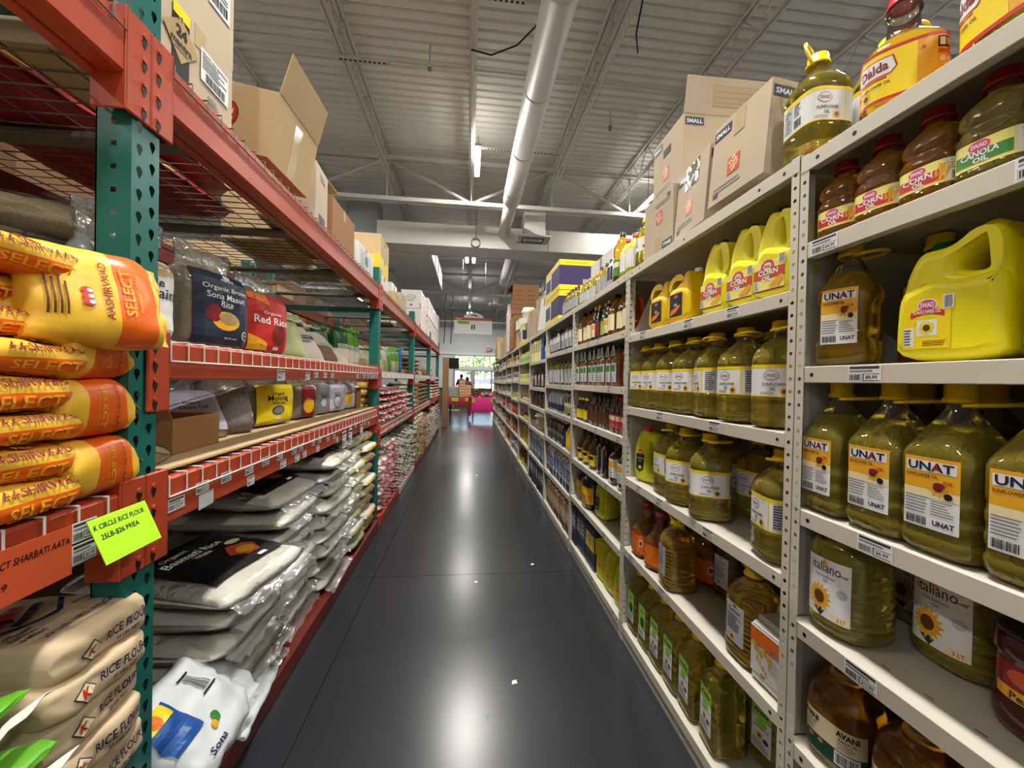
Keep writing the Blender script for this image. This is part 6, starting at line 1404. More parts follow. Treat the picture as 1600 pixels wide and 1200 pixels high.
smallbox('moving carton with lower edge tilted outwards, nearest the tall oil bottle on top', (A0 + .14, 1.105, 1.822), (R(0), R(5), R(2)), (.28, .235, .255), open_=False)
b2 = smallbox('dented moving carton with shiny tape in the middle of the top row', (A0 + .16, 1.365, 1.812), (R(0), R(4), R(-5)), (.28, .235, .255))
m = MB(); m.span(-.1415, -.1405, -.05, .05, .17, .255); m.build('tape', MATS['film_dense'], b2)
smallbox('moving carton lying upside down at the far end of the top row', (A0 + .17, 1.635, 1.810), (R(180), 0, R(2)), (.28, .24, .255)).location.z = 1.810 + .259
tc = smallbox('topmost open moving carton with an upright lid flap and address lines', (A0 + .275, 1.615, 2.072), R(-1), (.43, .26, .265), open_=True, flaps=[('-y', R(84), .14), ('+x', R(85), .14)], tape=False)
h = MB(); h.span(-.2165, -.2155, -.03, .035, .175, .205, 0, .0004); h.build('hand_hole', MATS['black'], tc)
L = Label(); L.rect(-.10, .03, .12, .11, 'grey', 0); L.rect(-.098, .032, .118, .108, 'tan', 1); [L.rect(-.09, .045 + .02 * k, .11, .047 + .02 * k, 'grey', 2) for k in range(3)]; L.build('print', flat((0, -.132, .265), (1, 0, 0), (0, -.10, .99)), tc, .0004)
P_SLIM = [(0, .034, .034, 3), (.004, .042, .044, 3.2), (.07, .043, .045, 3.2), (.078, .040, .042, 3.2), (.15, .040, .042, 3.2), (.158, .043, .045, 3), (.178, .038, .04, 2.6), (.2, .022, .022, 2), (.21, .016, .016, 2), (.225, .016, .016, 2)]
slim = bottle('sunflower_oil_bottle', P_SLIM, 'oil_sun', None, (.019, .022, 'cap_yellow'), None, lambda L: (L.rect(-.05, .079, .06, .149, 'white', 0, 16, 1), L.rect(-.05, .142, .06, .149, 'yellow', 1, 16, 1), L.lines(-.045, .10, -.01, .135, 6, 'slate', 1), L.sunflower(.025, .098, .012, 1, 'gold', 9)), 28)
put(slim, (A0 + .065, 1.815, 1.809), R(20), 'slim yellow sunflower oil bottle at the far end of the carton row')
# ---------------------------------------------------------------- third bay onwards on the right
def simple_bottle(name, h, r, bm, cm, lab=None, e=2.6, sh=.62, neck=.3, cat='bottle', N=16, cap_h=.1, ink2=None, lw=1.2, lz=(.12, .5)):
    b = r; prof = [(0, r * .85, b * .85, e), (.004, r, b, e), (h * sh, r, b, e), (h * (sh + .16), r * .62, b * .62, 2.2), (h * .88, r * neck, b * neck, 2), (h * .97, r * neck, b * neck, 2)]
    t = thing(name, 'x', cat); mb = MB(); mb.loft([[Vector(se(p[1], p[2], p[3], 2 * pi * k / N) + (p[0],)) for k in range(N)] for p in prof], 0); mb.build('body', MATS[bm], t)
    cap_mesh(r * neck * 1.18, h * cap_h, h * (1 - cap_h), 10, False).build('cap', MATS[cm], t)
    if lab:
        L = Label(); z0, z1 = h * lz[0], h * lz[1]; L.rect(-r * lw, z0, r * lw, z1, lab, 0, 8, 1)
        if ink2: L.rect(-r * lw * .8, z0 + (z1 - z0) * .55, r * lw * .8, z1 - (z1 - z0) * .12, ink2, 1, 6, 1); L.lines(-r * lw * .7, z0 + .004, r * lw * .7, z0 + (z1 - z0) * .45, 3, 'grey', 1)
        L.build('label', wrap(prof, pi, zrange(L)), t, .0004, .02)
    return t
def pack(name, d, w, h, col, band=None, cat='carton', gable=False, capm=None, band2=None):
    t = thing(name, 'x', cat); mb = MB(); mb.box(0, 0, h / 2, d, w, h, 0, .003)
    if gable: mb.add([(-d / 2, -w / 2, h), (d / 2, -w / 2, h), (d / 2, w / 2, h), (-d / 2, w / 2, h), (0, -w / 2, h * 1.2), (0, w / 2, h * 1.2)], [(0, 4, 5, 3), (1, 2, 5, 4), (0, 1, 4), (2, 3, 5)])
    mb.build('body', MATS[col] if col in MATS else ink(col), t)
    if capm: cap_mesh(w * .28, .022, 0, 10, False).build('cap', MATS[capm], t).location = (-d * .1, 0, h * (1.06 if gable else 1))
    if band:
        for f in (XM(-d / 2 - .0005, 0, 0), flat((0, -w / 2 - .0005, 0), (1, 0, 0), (0, 0, 1))):
            q = (w if f(0, 0, 0).x < -.001 else d) * .46; L = Label(); L.rect(-q, h * .45, q, h * .85, band, 0)
            if band2: L.rect(-q, h * .06, q, h * .3, band2, 0)
            L.lines(-q * .7, h * .5, q * .7, h * .8, 3, 'white', 1, 2); L.build('print', f, t, .0004)
    return t
NUMW = ['no', 'one', 'two', 'three', 'four', 'five', 'six', 'seven', 'eight', 'nine', 'ten']
def short(s):
    w = s.split()
    if len(w) <= 9: return s
    s = s.replace(' on the second shelf of the ', ', second shelf, ').replace(' on the third shelf of the ', ', third shelf, ').replace(' on the fourth shelf of the ', ', fourth shelf, ').replace(' on the fifth shelf of the ', ', fifth shelf, ').replace(' on the sixth shelf of the ', ', sixth shelf, ').replace(' on the lowest shelf of the ', ', lowest shelf, ').replace(' on the floor shelf of the ', ', floor shelf, ').replace(' in the row on top of the ', ' on top of the ').replace(' near the far post of the third bay, second shelf', ' near the far post, second shelf')
    return s
def run(proto, bay, shelf, y0, y1, n, label, group, x=.06, rot=0.0, jit=.04, ordinal=True, seed=0, side='near'):
    rnd = random.Random(seed + bay * 31 + shelf); z = SH[bay][shelf] + .002
    for i in range(n):
        y = y0 + (y1 - y0) * (i + .5) / n; p = proto[i % len(proto)] if isinstance(proto, list) else proto
        lb = short(label); q = ORD[i].replace('nearest', 'first')
        if ordinal and n > 1:
            for sfx in (', %s of %s from the near end' % (q, NUMW[n]), ', %s from the near end' % q, ', %s from near end' % q, ', %s along' % q):
                if len((lb + sfx).split()) <= 16: break
            lb += sfx
        put(p, (A0 + x + rnd.uniform(-.006, .008), y, z), rot + rnd.uniform(-jit, jit), lb, group)
Y = SEAM
# --- third bay
glassA = simple_bottle('olive_oil_bottle', .19, .030, 'oil_olive', 'cap_black', 'silver', lz=(.15, .55)); glassB = simple_bottle('olive_oil_bottle', .17, .028, 'oil_sun', 'cap_gold', 'ltgrey')
run(glassB, 2, 0, 2.50, 2.86, 6, 'small pale oil bottle in the row on top of the third bay', 'small oil bottles on top of the third bay', .05)
run(glassA, 2, 0, 2.25, 2.48, 3, 'dark topped olive oil bottle on top of the third bay', 'olive oil bottles on top of the third bay', .06)
wj = simple_bottle('white_jug', .19, .055, 'cap_white', 'cap_black', 'navy', lz=(.2, .6)); put(wj, (A0 + .07, 2.20, 1.808), 0, 'white jug with navy label and black cap on top of the third bay')
orj = simple_bottle('amber_oil_bottle', .285, .046, 'oil_gold', 'cap_black', 'green', lz=(.12, .42), ink2='cream', sh=.68)
for i, (y, x) in enumerate(((2.10, .06), (2.03, .13))): put(orj, (A0 + x, y, 1.808), 0, '%s amber oil bottle with black cap on top of the third bay' % ['nearer', 'farther back'][i], 'amber oil bottles on top')
lj = simple_bottle('lime_oil_bottle', .21, .042, 'jug_olive', 'cap_redbright', 'white', lz=(.15, .6), lw=1.3)
for i, y in enumerate((1.92, 2.0)): put(lj, (A0 + .055, y - .0, 1.808), 0, '%s yellow green bottle with red cap behind the slim sunflower bottle' % ['nearer', 'farther'][i], 'yellow green bottles on top')
sty = carton('white_carton', 'large plain white carton behind the bottles on top of the third bay', (.34, .42, .28), (A0 + .26, 2.55, 1.808), 0, 'card_white')
syr = simple_bottle('syrup_bottle', .235, .050, 'syrup_orange', 'cap_black', 'cream', lw=.9); syd = simple_bottle('syrup_bottle', .225, .030, 'sauce_dark', 'cap_gold', 'cream', ink2='gold', sh=.55); syd2 = simple_bottle('syrup_bottle', .22, .030, 'sauce_dark', 'cap_gold', 'maroon', sh=.55); syd3 = simple_bottle('syrup_bottle', .22, .030, 'oil_olive', 'cap_gold', 'ltgreen', sh=.55)
run(syr, 2, 1, 1.90, 2.20, 3, 'round amber syrup bottle on the second shelf of the third bay', 'amber syrup bottles', .065)
run([syd, syd3, syd2, syd], 2, 1, 2.22, 2.52, 4, 'tall gold capped syrup bottle beside the round amber ones', 'gold capped syrup bottles', .05)
run(syr, 2, 1, 2.55, 2.84, 3, 'amber syrup bottle near the far post of the third bay, second shelf', 'amber syrup bottles by the far post', .07)
vin = simple_bottle('vinegar_bottle', .232, .046, 'syrup_orange', 'cap_green', 'ltgrey', ink2='green', sh=.60, lz=(.10, .56), lw=.8)
for ch in list(vin.children):
    if ch.name.startswith('cap'):
        L = Label(); L.ngon([(-.03, .168), (.0, .225), (.016, .228), (.03, .168)], 'silver', 0); L.ngon([(-.02, .175), (.0, .21), (.02, .175)], 'green', 1); L.build('neck_tag', XM(-.042), vin, .0006)
run(vin, 2, 2, 2.06, 2.85, 9, 'orange vinegar bottle with slanted neck tag on the third shelf', 'orange vinegar bottles', .062)
run(vin, 2, 2, 1.90, 1.99, 1, 'lone orange vinegar bottle beside the near post of the third bay', 'orange vinegar bottles', .07)
soy = simple_bottle('soy_sauce_bottle', .20, .028, 'sauce_dark', 'cap_redbright', 'red', ink2='cream', sh=.6); soyY = simple_bottle('soy_sauce_bottle', .16, .026, 'sauce_dark', 'cap_yellow', 'yellow', sh=.55); soyB = simple_bottle('soy_sauce_bottle', .2, .034, 'sauce_dark', 'cap_black', 'brown', sh=.55)
run(soy, 2, 3, 1.90, 2.18, 5, 'dark sauce bottle with red label on the fourth shelf of the third bay', 'red labelled sauce bottles', .05)
run(soyB, 2, 3, 2.20, 2.58, 5, 'wide dark sauce bottle beside the red labelled ones', 'wide dark sauce bottles', .055)
run(soyY, 2, 3, 2.60, 2.84, 4, 'small sauce bottle with yellow label near the far post', 'yellow labelled sauce bottles', .05)
lab_w = simple_bottle('molasses_bottle', .20, .05, 'oil_dark', 'cap_black', 'white', ink2='gold', sh=.72, lz=(.2, .7)); blk = simple_bottle('balsamic_bottle', .215, .034, 'sauce_dark', 'cap_black', 'grey', e=5, sh=.7, lw=.35, lz=(.1, .75)); mol = simple_bottle('molasses_bottle', .22, .05, 'oil_dark', 'cap_black', 'yellow', ink2='black', sh=.6, lz=(.1, .42))
run(lab_w, 2, 4, 1.90, 2.16, 2, 'dark bottle with white oval label on the fifth shelf of the third bay', 'white labelled dark bottles', .066)
run(blk, 2, 4, 2.20, 2.38, 2, 'black square bottle with a white stripe', 'striped black bottles', .06)
run(mol, 2, 4, 2.40, 2.82, 3, 'brown bottle with yellow label near the far post, fifth shelf', 'yellow labelled brown bottles', .07)
mus = simple_bottle('mustard_oil_jar', .26, .085, 'jar_black', 'cap_black', 'gold', ink2='yellow', e=3, sh=.68, lz=(.14, .55), cat='jar')
run(mus, 2, 5, 2.48, 2.84, 2, 'big black jar with yellow label on the sixth shelf of the third bay', 'black jars with yellow labels', .10)
put(ylj, (A0 + .09, 2.34, SH[2][5] + .002), R(14), 'upright yellow jug between the black jars and the bagged jugs')
cb, B = clear_sack('bagged_jug', 'yellow jug wrapped in a loose clear bag beside the post', (A0 + .10, 2.06, SH[2][5] + .002), (R(90), 0, R(80)), .27, .20, .14, 'jug_olive', 210, .06, cat='jug')
gry = pack('cooking_oil_tin', .16, .10, .26, 'slate', 'grey', 'tin', band2='navy'); gyl = pack('cooking_oil_tin', .16, .085, .25, 'slate', 'yellow', 'tin', band2='black')
run(gry, 2, 6, 2.56, 2.85, 3, 'dark grey tin on the floor shelf of the third bay', 'dark grey tins', .10)
run(gyl, 2, 6, 2.36, 2.54, 2, 'grey tin with yellow side band on the floor shelf', 'yellow banded grey tins', .10)
lo = jug('canola_jug', C_OUT, C_HOLE, .10, ('jug_olive', 'cap_yellow'), None, (-.012, .229, .016, .018), .022)
L = Label(); L.rect(-.03, .05, .02, .12, 'gold', 0); L.text('OIL', -.005, .09, .02, 'brown', .03, 1); L.build('label', XM(-.0505), lo, .0004)
for i, y in enumerate((1.98, 2.13, 2.27)): put(lo, (A0 + .08, y, SH[2][6] + .002), R(8), 'yellow green oil jug, floor shelf of the third bay, %s from the near post' % ORD[i].replace('nearest', 'first'), 'yellow green jugs on the floor shelf')
# --- fourth bay
pt = carton('purple_carton', 'lower dark purple carton with yellow bands on top of the fourth bay', (.36, .62, .27), (A0 + .20, 3.78, 1.812), 0, 'card_purple', 'purple cartons with yellow bands', tape=False)
def banded(c, w, d, h):
    for f, q in ((XM(-d / 2 - .0006, 0, 0), w / 2), (YM(0, -w / 2 - .0006, 0), d / 2)):
        L = Label(); L.rect(-q, 0, q, .045, 'yellow', 0); L.rect(-q, h - .05, q, h, 'yellow', 0); L.lines(-q * .7, h - .04, q * .5, h - .012, 1, 'gold', 1)
        if abs(f(0, 0, 0).x) > .1: L.rect(-q, .045, -q * .1, h - .05, 'white', 0); L.rect(-q * .9, .06, -q * .2, h * .7, 'slate', 1)
        else: L.rect(q * .2, .06, q * .75, .10, 'silver', 1)
        L.build('print', f, c, .0004)
banded(pt, .62, .36, .27)
p2_ = carton('purple_carton', 'upper dark purple carton with yellow bands on top of the fourth bay', (.36, .62, .27), (A0 + .20, 3.78, 1.812 + .276), 0, 'card_purple', 'purple cartons with yellow bands', tape=False); banded(p2_, .62, .36, .27)
run(glassA, 3, 0, 2.92, 3.36, 7, 'dark olive oil bottle in the row on top of the fourth bay', 'olive oil bottles on top of the fourth bay', .05)
t1 = simple_bottle('vinegar_bottle', .21, .032, 'sauce_dark', 'cap_black', 'silver', ink2='white', e=4, sh=.7, lz=(.1, .7)); run(t1, 3, 1, 2.92, 3.84, 10, 'dark bottle with silver label on the second shelf of the fourth bay', 'silver labelled bottles', .05)
t2 = simple_bottle('olive_oil_bottle', .20, .038, 'oil_olive', 'cap_black', 'water', e=4, sh=.75, lz=(.1, .65)) if False else simple_bottle('olive_oil_bottle', .205, .038, 'oil_olive', 'cap_black', 'ltgrey', ink2='lilac', e=4, sh=.75, lz=(.1, .65)); run(t2, 3, 2, 2.92, 3.84, 8, 'olive green bottle with pale blue label on the third shelf of the fourth bay', 'blue labelled olive bottles', .055)
wb = simple_bottle('water_bottle', .21, .052, 'water_blue', 'cap_white', 'navy', lz=(.1, .35)); run(wb, 3, 3, 3.24, 3.84, 5, 'clear bluish water bottle on the fourth shelf of the fourth bay', 'bluish water bottles', .065)
wh_ = simple_bottle('whisky_style_bottle', .22, .042, 'vinegar', 'cap_white', 'tan', ink2='cream', e=4); wh_.name = 'amber_vinegar_bottle'; run(wh_, 3, 3, 2.92, 3.2, 3, 'amber bottle with tan label beside the bluish water bottles', 'amber tan labelled bottles', .055)
t3 = simple_bottle('grape_juice_bottle', .21, .046, 'sauce_dark', 'cap_white', 'slate', ink2='grey', e=4, sh=.72); run(t3, 3, 4, 3.18, 3.84, 7, 'dark purple juice bottle on the fifth shelf of the fourth bay', 'dark juice bottles', .06)
t4 = simple_bottle('mustard_bottle', .22, .045, 'jug_amber', 'cap_yellow', 'yellow'); run(t4, 3, 4, 2.93, 3.12, 2, 'yellow bottle beside the dark juice bottles', 'yellow bottles in the fourth bay', .06)
milk = pack('coconut_water_carton', .09, .085, .215, 'water_car', 'navy', gable=True, capm='cap_white', band2='slate') if False else pack('coconut_water_carton', .09, .085, .205, 'ltgrey', 'blue', gable=True, capm='cap_white', band2='navy'); run(milk, 3, 5, 2.93, 3.85, 8, 'pale blue drink carton with gable top on the sixth shelf of the fourth bay', 'pale blue drink cartons', .06)
nut = pack('oat_drink_carton', .09, .09, .21, 'tan', 'tan', gable=True, capm='cap_black', band2='navy'); run(nut, 3, 6, 2.93, 3.85, 8, 'tan drink carton with navy foot on the floor shelf of the fourth bay', 'tan drink cartons', .06)
# --- fifth bay
cartA = carton('white_carton', 'white printed carton leaning out on top of the fifth bay', (.30, .30, .36), (A0 + .16, 4.28, 1.81), (0, R(6), R(6)), 'card_white')
L = Label(); L.ell(.05, .22, .03, .04, 'green', 0); L.rect(-.08, .05, .08, .10, 'ltgrey', 0); L.build('print', YM(0, -.1505, 0), cartA, .0004)
carton('carton', 'cream carton behind the leaning white one, top of the fifth bay', (.30, .34, .46), (A0 + .22, 4.75, 1.81), R(4), 'card_grey')
bks = pack('thin_box', .16, .05, .24, 'cream', 'tan', 'box'); bkb = pack('thin_box', .16, .06, .25, 'blue', 'deepblue', 'box'); bkg = pack('thin_box', .16, .045, .23, 'paleyellow', 'green', 'box')
run([bks, bkg], 4, 1, 4.3, 4.92, 9, 'thin upright box on the second shelf of the fifth bay', 'thin boxes in the fifth bay', .09)
run(bkb, 4, 1, 4.14, 4.28, 2, 'blue thin box beside the cream thin boxes', 'blue thin boxes', .09); run(t1, 4, 1, 3.93, 4.10, 3, 'dark bottle right of the blue boxes', 'dark bottles right of the blue boxes', .05)
run([t1, soyB], 4, 2, 3.94, 4.9, 9, 'dark slim bottle on the third shelf of the fifth bay', 'dark bottles on the fifth bay third shelf', .05)
run([soyB, blk], 4, 3, 3.94, 4.9, 9, 'black bottle on the fourth shelf of the fifth bay', 'black bottles on the fifth bay fourth shelf', .055)
tub = thing('round_tub', 'wide tub with white lid on the fifth shelf of the fifth bay', 'tub', (A0 + .15, 4.45, SH[4][4] + .002)); mb = MB(); mb.loft([[Vector((r_ * cos(a * pi / 9), r_ * sin(a * pi / 9), z)) for a in range(18)] for r_, z in ((.12, 0), (.135, .01), (.14, .15))]); mb.build('body', MATS['kraft'], tub); cap_mesh(.142, .035, .15, 20, False).build('lid', MATS['cap_white'], tub)
run(glassB, 4, 4, 4.62, 4.92, 4, 'small bottle beside the wide tub', 'small bottles beside the tub', .06)
run(milk, 4, 5, 3.95, 4.92, 9, 'white topped drink carton on the sixth shelf of the fifth bay', 'white topped drink cartons', .06); run(gry, 4, 6, 3.95, 4.92, 9, 'dark grey tin on the floor shelf of the fifth bay', 'dark tins of the fifth bay floor', .09)
# --- sixth bay and beyond
grn = pack('tea_box', .10, .10, .12, 'ltgreen', 'cream', 'box'); run(grn, 5, 1, 5.0, 5.98, 9, 'pale green tea box on the second shelf of the sixth bay', 'pale green tea boxes', .06)
yel = pack('tea_box', .10, .10, .11, 'paleyellow', 'ltgreen', 'box'); run(yel, 5, 2, 5.0, 5.98, 9, 'pale yellow tea box on the third shelf of the sixth bay', 'pale yellow tea boxes', .06)
sm = simple_bottle('pickle_jar', .10, .035, 'oil_gold', 'cap_gold', 'cream', neck=.8, sh=.7, cat='jar', cap_h=.18); smd = simple_bottle('pickle_jar', .12, .04, 'jar_brown', 'cap_redbright', 'yellow', neck=.8, sh=.7, cat='jar', cap_h=.18); smr = simple_bottle('pickle_jar', .13, .042, 'syrup_orange', 'cap_redbright', 'orange', neck=.8, sh=.7, cat='jar', cap_h=.16)
run(sm, 5, 3, 5.0, 5.7, 7, 'small golden jar on the fourth shelf of the sixth bay', 'small golden jars', .06); run(smd, 5, 4, 5.0, 5.5, 5, 'brown jar with yellow label on the fifth shelf of the sixth bay', 'brown jars in the sixth bay', .06)
run(lo, 5, 5, 5.0, 5.7, 5, 'yellow jug on the sixth shelf of the sixth bay', 'yellow jugs of the sixth bay', .08); run(mol, 5, 6, 5.0, 5.95, 8, 'yellow labelled bottle on the floor shelf of the sixth bay', 'yellow labelled bottles of the sixth bay', .07)
pinkb = pack('spice_box', .10, .09, .14, 'cream', 'rust', 'box'); redb = pack('spice_box', .10, .10, .15, 'rust', 'orange', 'box'); whb = pack('spice_box', .10, .10, .14, 'white', 'slate', 'box'); brn = pack('spice_box', .1, .1, .13, 'tan', 'maroon', 'box')
far = [(6, [[pinkb, smr], [sm, whb], [sm, yel], [redb], [smr, redb], [whb, wj], [brn, whb]]), (7, [[pinkb], [whb, sm], [whb], [redb, whb], [brn, redb], [smd], [whb, grn]]), (8, [[pinkb, whb], [whb], [sm, whb], [redb, brn], [smr, whb], [pinkb], [brn, smr]]),
       (9, [[whb], [pinkb, whb], [brn, whb], [whb, redb], [whb], [smd, whb], [smr]]), (10, [[whb, brn], [whb], [redb, whb], [brn], [whb, redb], [whb], [brn]]), (11, [[brn], [whb], [whb], [brn, whb], [whb], [redb], [whb]])]
for bay, rows_ in far:
    for si in range(1, 7):
        pr = rows_[si - 1]; nm = ['second', 'third', 'fourth', 'fifth', 'sixth', 'lowest'][si - 1]
        run(pr, bay, si, Y[bay] + .05, Y[bay + 1] - .05, 7 if bay < 9 else 5, 'small packet or jar, %s shelf, %s bay' % (nm, BAYN[bay]), '%s shelf goods of the %s bay' % (nm, BAYN[bay]), .07, ordinal=True)
red_ball = simple_bottle('pink_bottle', .14, .06, 'ink_pk', 'cap_redbright') if 'ink_pk' in MATS else None
if red_ball is None: ink('pink'); red_ball = simple_bottle('pink_bottle', .14, .06, 'ink_pink', 'cap_redbright')
put(red_ball, (A0 + .05, 8.6, SH[8][4] + .002), 0, 'bright pink bottle standing out on the fifth shelf of the ninth bay')
# things on top of the far bays
zt = 1.812
carton('carton', 'big brown carton with dark print rows on top of the far bays', (.46, .62, .52), (A0 + .22, 7.2, zt + .62), R(-3), 'card_brown', flaps=[('-x', R(-40), .12)])
L = Label()
for r_ in range(5): L.lines(-.2, .08 + .08 * r_, -.02, .11 + .08 * r_, 1, 'brown', 0, r_); L.lines(.03, .08 + .08 * r_, .2, .11 + .08 * r_, 1, 'brown', 0, r_ + 9)
t = [o for o in bpy.data.objects if o.get('label', '').startswith('big brown carton with dark')][0]; L.build('print', YM(0, -.3105, 0), t, .0005)
for i, (lb, x, y, z, sz, c) in enumerate((
    ('brown carton carrying the big printed carton', .22, 7.15, 0, (.46, .60, .60), 'card_brown'), ('white edged carton leaning at the aisle side of the stack', .06, 7.62, 0, (.2, .3, .9), 'card_white'),
    ('white carton with red edge on top of the seventh bay', .16, 6.55, .30, (.26, .40, .16), 'card_white'), ('cream carton between white stack and purple label box', .20, 5.55, 0, (.30, .5, .42), 'card_grey'),
    ('white carton with purple and yellow end, on the sixth bay', .14, 5.95, 0, (.26, .36, .30), 'card_white'), ('tan carton behind the white round tub', .2, 6.6, 0, (.30, .42, .28), 'card'),
    ('first tall tan carton of the far stacks', .15, 8.3, 0, (.3, .5, .5), 'card'), ('second tan carton of the far stacks', .16, 8.9, 0, (.3, .45, .42), 'card'), ('third tan carton of the far stacks', .15, 9.4, 0, (.3, .4, .36), 'card_grey'),
    ('upper tan carton of the far stacks', .16, 8.35, .51, (.3, .5, .38), 'card'), ('farthest brown carton at the row end', .16, 11.2, 0, (.32, .5, .36), 'card_brown'), ('orange brown carton one from the row end', .1, 10.4, 0, (.3, .45, .40), 'card'), ('small brown carton stacked at the row end', .14, 11.1, .37, (.3, .4, .26), 'card'), ('grey film wrapped carton beside the white stack', .18, 5.1, 0, (.3, .34, .36), 'card_grey'))):
    c_ = carton('carton', lb, sz, (A0 + x, y, zt + z), R(3 * sin(i * 4)), c)
    if 'purple' in lb: banded(c_, sz[1], sz[0], sz[2]); L = Label(); L.rect(-.13, .06, .13, .2, 'slate', 0); L.build('print', YM(0, -.182, 0), c_, .0006)
tb = thing('round_tub', 'cream round tub standing on the red edged carton', 'tub', (A0 + .2, 6.50, zt + .47)); mb = MB(); mb.loft([[Vector((r_ * cos(a * pi / 9), r_ * sin(a * pi / 9), z)) for a in range(18)] for r_, z in ((.10, 0), (.105, .1), (.115, .1), (.115, .13))]); mb.build('body', MATS['card_white'], tb); cap_mesh(.10, .06, .13, 18, False).build('lid', MATS['cap_white'], tb)

# ---------------------------------------------------------------- end of the aisle
m = MB(); m.span(-.685, -.53, 10.5, 10.66, 0, 1.83, 0, .006); tag(m.build('wooden_end_post', MATS['wood']), 'tan wooden end post closing the left rack', 'post')
sg = thing('aisle_sign', 'white hanging aisle sign with orange band and arched crest', 'sign', (.11, 12.2, 2.66))
m = MB(); m.span(-.58, .58, -.015, .015, 0, .50, 0, .004); m.build('board', MATS['white_plastic'], sg)
m = MB(); pts = [(-.30, .5)] + [(.30 * -cos(pi * i / 14), .5 + .16 * sin(pi * i / 14)) for i in range(15)] + [(.30, .5)]
m.loft([[(x, y, z) for x, z in pts] for y in (-.014, .014)], 0, True, True, False); m.build('crest', MATS['white_plastic'], sg)
L = Label(); L.rect(-.58, .42, .58, .50, 'rust', 0); L.text('AISLE', -.44, .46, .05, 'cream', .16, 1); L.rect(-.49, .30, -.12, .41, 'ltgreen', 0); L.text('Grocery', -.305, .355, .06, 'dkgreen', .28, 1, 0, .02); L.rect(-.065, .14, .055, .29, 'black', 0); L.text('2', -.005, .215, .11, 'white', .07, 1, 0, .03)
for z in (.10, .20, .30): L.rect(.08 if z > .1 else -.54, z, .54, z + .006, 'ltgrey', 0)
L.fan(.0, .57, [(-.09, .56), (-.05, .62), (.03, .625), (.06, .58), (.15, .555), (.05, .555)], 'silver', 0); L.fan(.06, .566, [(.0, .575), (.06, .595), (.12, .57), (.17, .545), (.08, .55)], 'slate', 1)
L.build('lettering', YM(0, -.0155, 0), sg, .0008)
m = MB()
for x in (-.35, .35): m.tube([(x, 0, .5), (x, 0, 2.745)], .006, 4)
m.build('hanger', MATS['alu'], sg)
ex = thing('exit_sign', 'small red exit sign over the store entrance', 'sign', (1.29, 25.9, 3.13)); m = MB(); m.span(-.2, .2, -.04, .04, 0, .26, 0, .01); m.build('housing', MATS['white_plastic'], ex)
L = Label(); L.rect(-.18, .02, .18, .24, 'red', 0); L.text('EXIT', 0, .13, .13, 'white', .28, 1, 0, .03); L.build('lettering', YM(0, -.041, 0), ex, .001)
for i, x in enumerate((-1.0, -.72)):
    m = MB(); m.tube([(x, 16.7, 4.81), (x - .03, 16.7, 3.6), (x - .06, 16.7, 2.75)], .018, 6); tag(m.build('hanging_strap', MATS['black']), '%s black strap hanging left of the aisle sign' % ['left', 'right'][i], 'strap')
tv = thing('monitor', 'black monitor on a pole beside the wooden end post', 'monitor', (-.60, 16, 0)); m = MB(); m.span(-.2, .2, -.04, .04, 1.68, 2.12, 0, .01); m.build('screen', MATS['black_gloss'], tv); m = MB(); m.tube([(0, 0, 0), (0, 0, 1.68)], .03, 8); m.span(-.25, .25, -.2, .2, 0, .03); m.build('stand', MATS['grey_plastic'], tv)
mat('cloth_crimson', S(170, 24, 60), .7); mat('cloth_pink', S(226, 40, 130), .7)
def table(label, x0, x1, y, z, cm, drop, legs=True):
    t = thing('display_table', label, 'table', ((x0 + x1) / 2, y, 0)); w = x1 - x0; m = MB(); m.span(-w / 2, w / 2, 0, .7, z - .03, z, 0, .004); m.build('tabletop', MATS['white_plastic'], t)
    for sx in (-1, 1):
        for sy in (.06, .64): m = MB(); m.tube([(sx * (w / 2 - .06), sy, 0), (sx * (w / 2 - .06), sy, z - .03)], .016, 6); m.build('leg', MATS['black'], t)
    c = thing('tablecloth', ('crimson' if 'crimson' in cm else 'bright pink') + ' cloth draped over the display table at the aisle end', 'tablecloth', ((x0 + x1) / 2, y, z)); m = MB(); n = 40
    xs = [-w / 2 - .01 + (w + .02) * i / n for i in range(n + 1)]
    f = [(x, -.012 + .012 * sin(i * 1.1), -drop + .012 * sin(i * .7)) for i, x in enumerate(xs)]; e = [(x, -.006, .004) for x in xs]; b = [(x, .71, .004) for x in xs]; bb = [(x, .715, -drop * .6) for x in xs]
    K = n + 1; m.add(f + e + b + bb, [(r_ * K + i, r_ * K + i + 1, (r_ + 1) * K + i + 1, (r_ + 1) * K + i) for r_ in range(3) for i in range(n)], 0, True)
    for sx in (0, n): m.add([e[sx], b[sx], (b[sx][0], .7, -drop), (e[sx][0], .0, -drop)], [(0, 1, 2, 3)])
    m.build('cloth', MATS[cm], c); return t
table('left display table with crimson cloth and sweet boxes at the aisle end', -.64, .06, 12.75, .70, 'cloth_crimson', .25)
table('right display table with bright pink cloth at the aisle end', .10, .95, 12.5, .70, 'cloth_pink', .46)
m = MB(); m.add([(-.0, 12.47, .70), (.11, 12.47, .70), (.10, 12.46, .15), (.02, 12.46, .10)], [(0, 1, 2, 3)]); m.add([(-.0, 12.475, .70), (.11, 12.475, .70), (.10, 12.465, .15), (.02, 12.465, .10)], [(3, 2, 1, 0)]); tag(m.build('cloth_corner', MATS['cloth_crimson']), 'long hanging crimson cloth corner between the two tables', 'cloth')
sw = pack('sweet_box', .26, .19, .085, 'cream', 'orange', 'box'); swg = pack('sweet_box', .26, .20, .085, 'cream', 'gold', 'box'); swb = pack('sweet_box', .24, .17, .08, 'brown', 'brown', 'box'); swl = pack('sweet_box', .3, .3, .10, 'ltgrey', 'silver', 'box')
k = 0
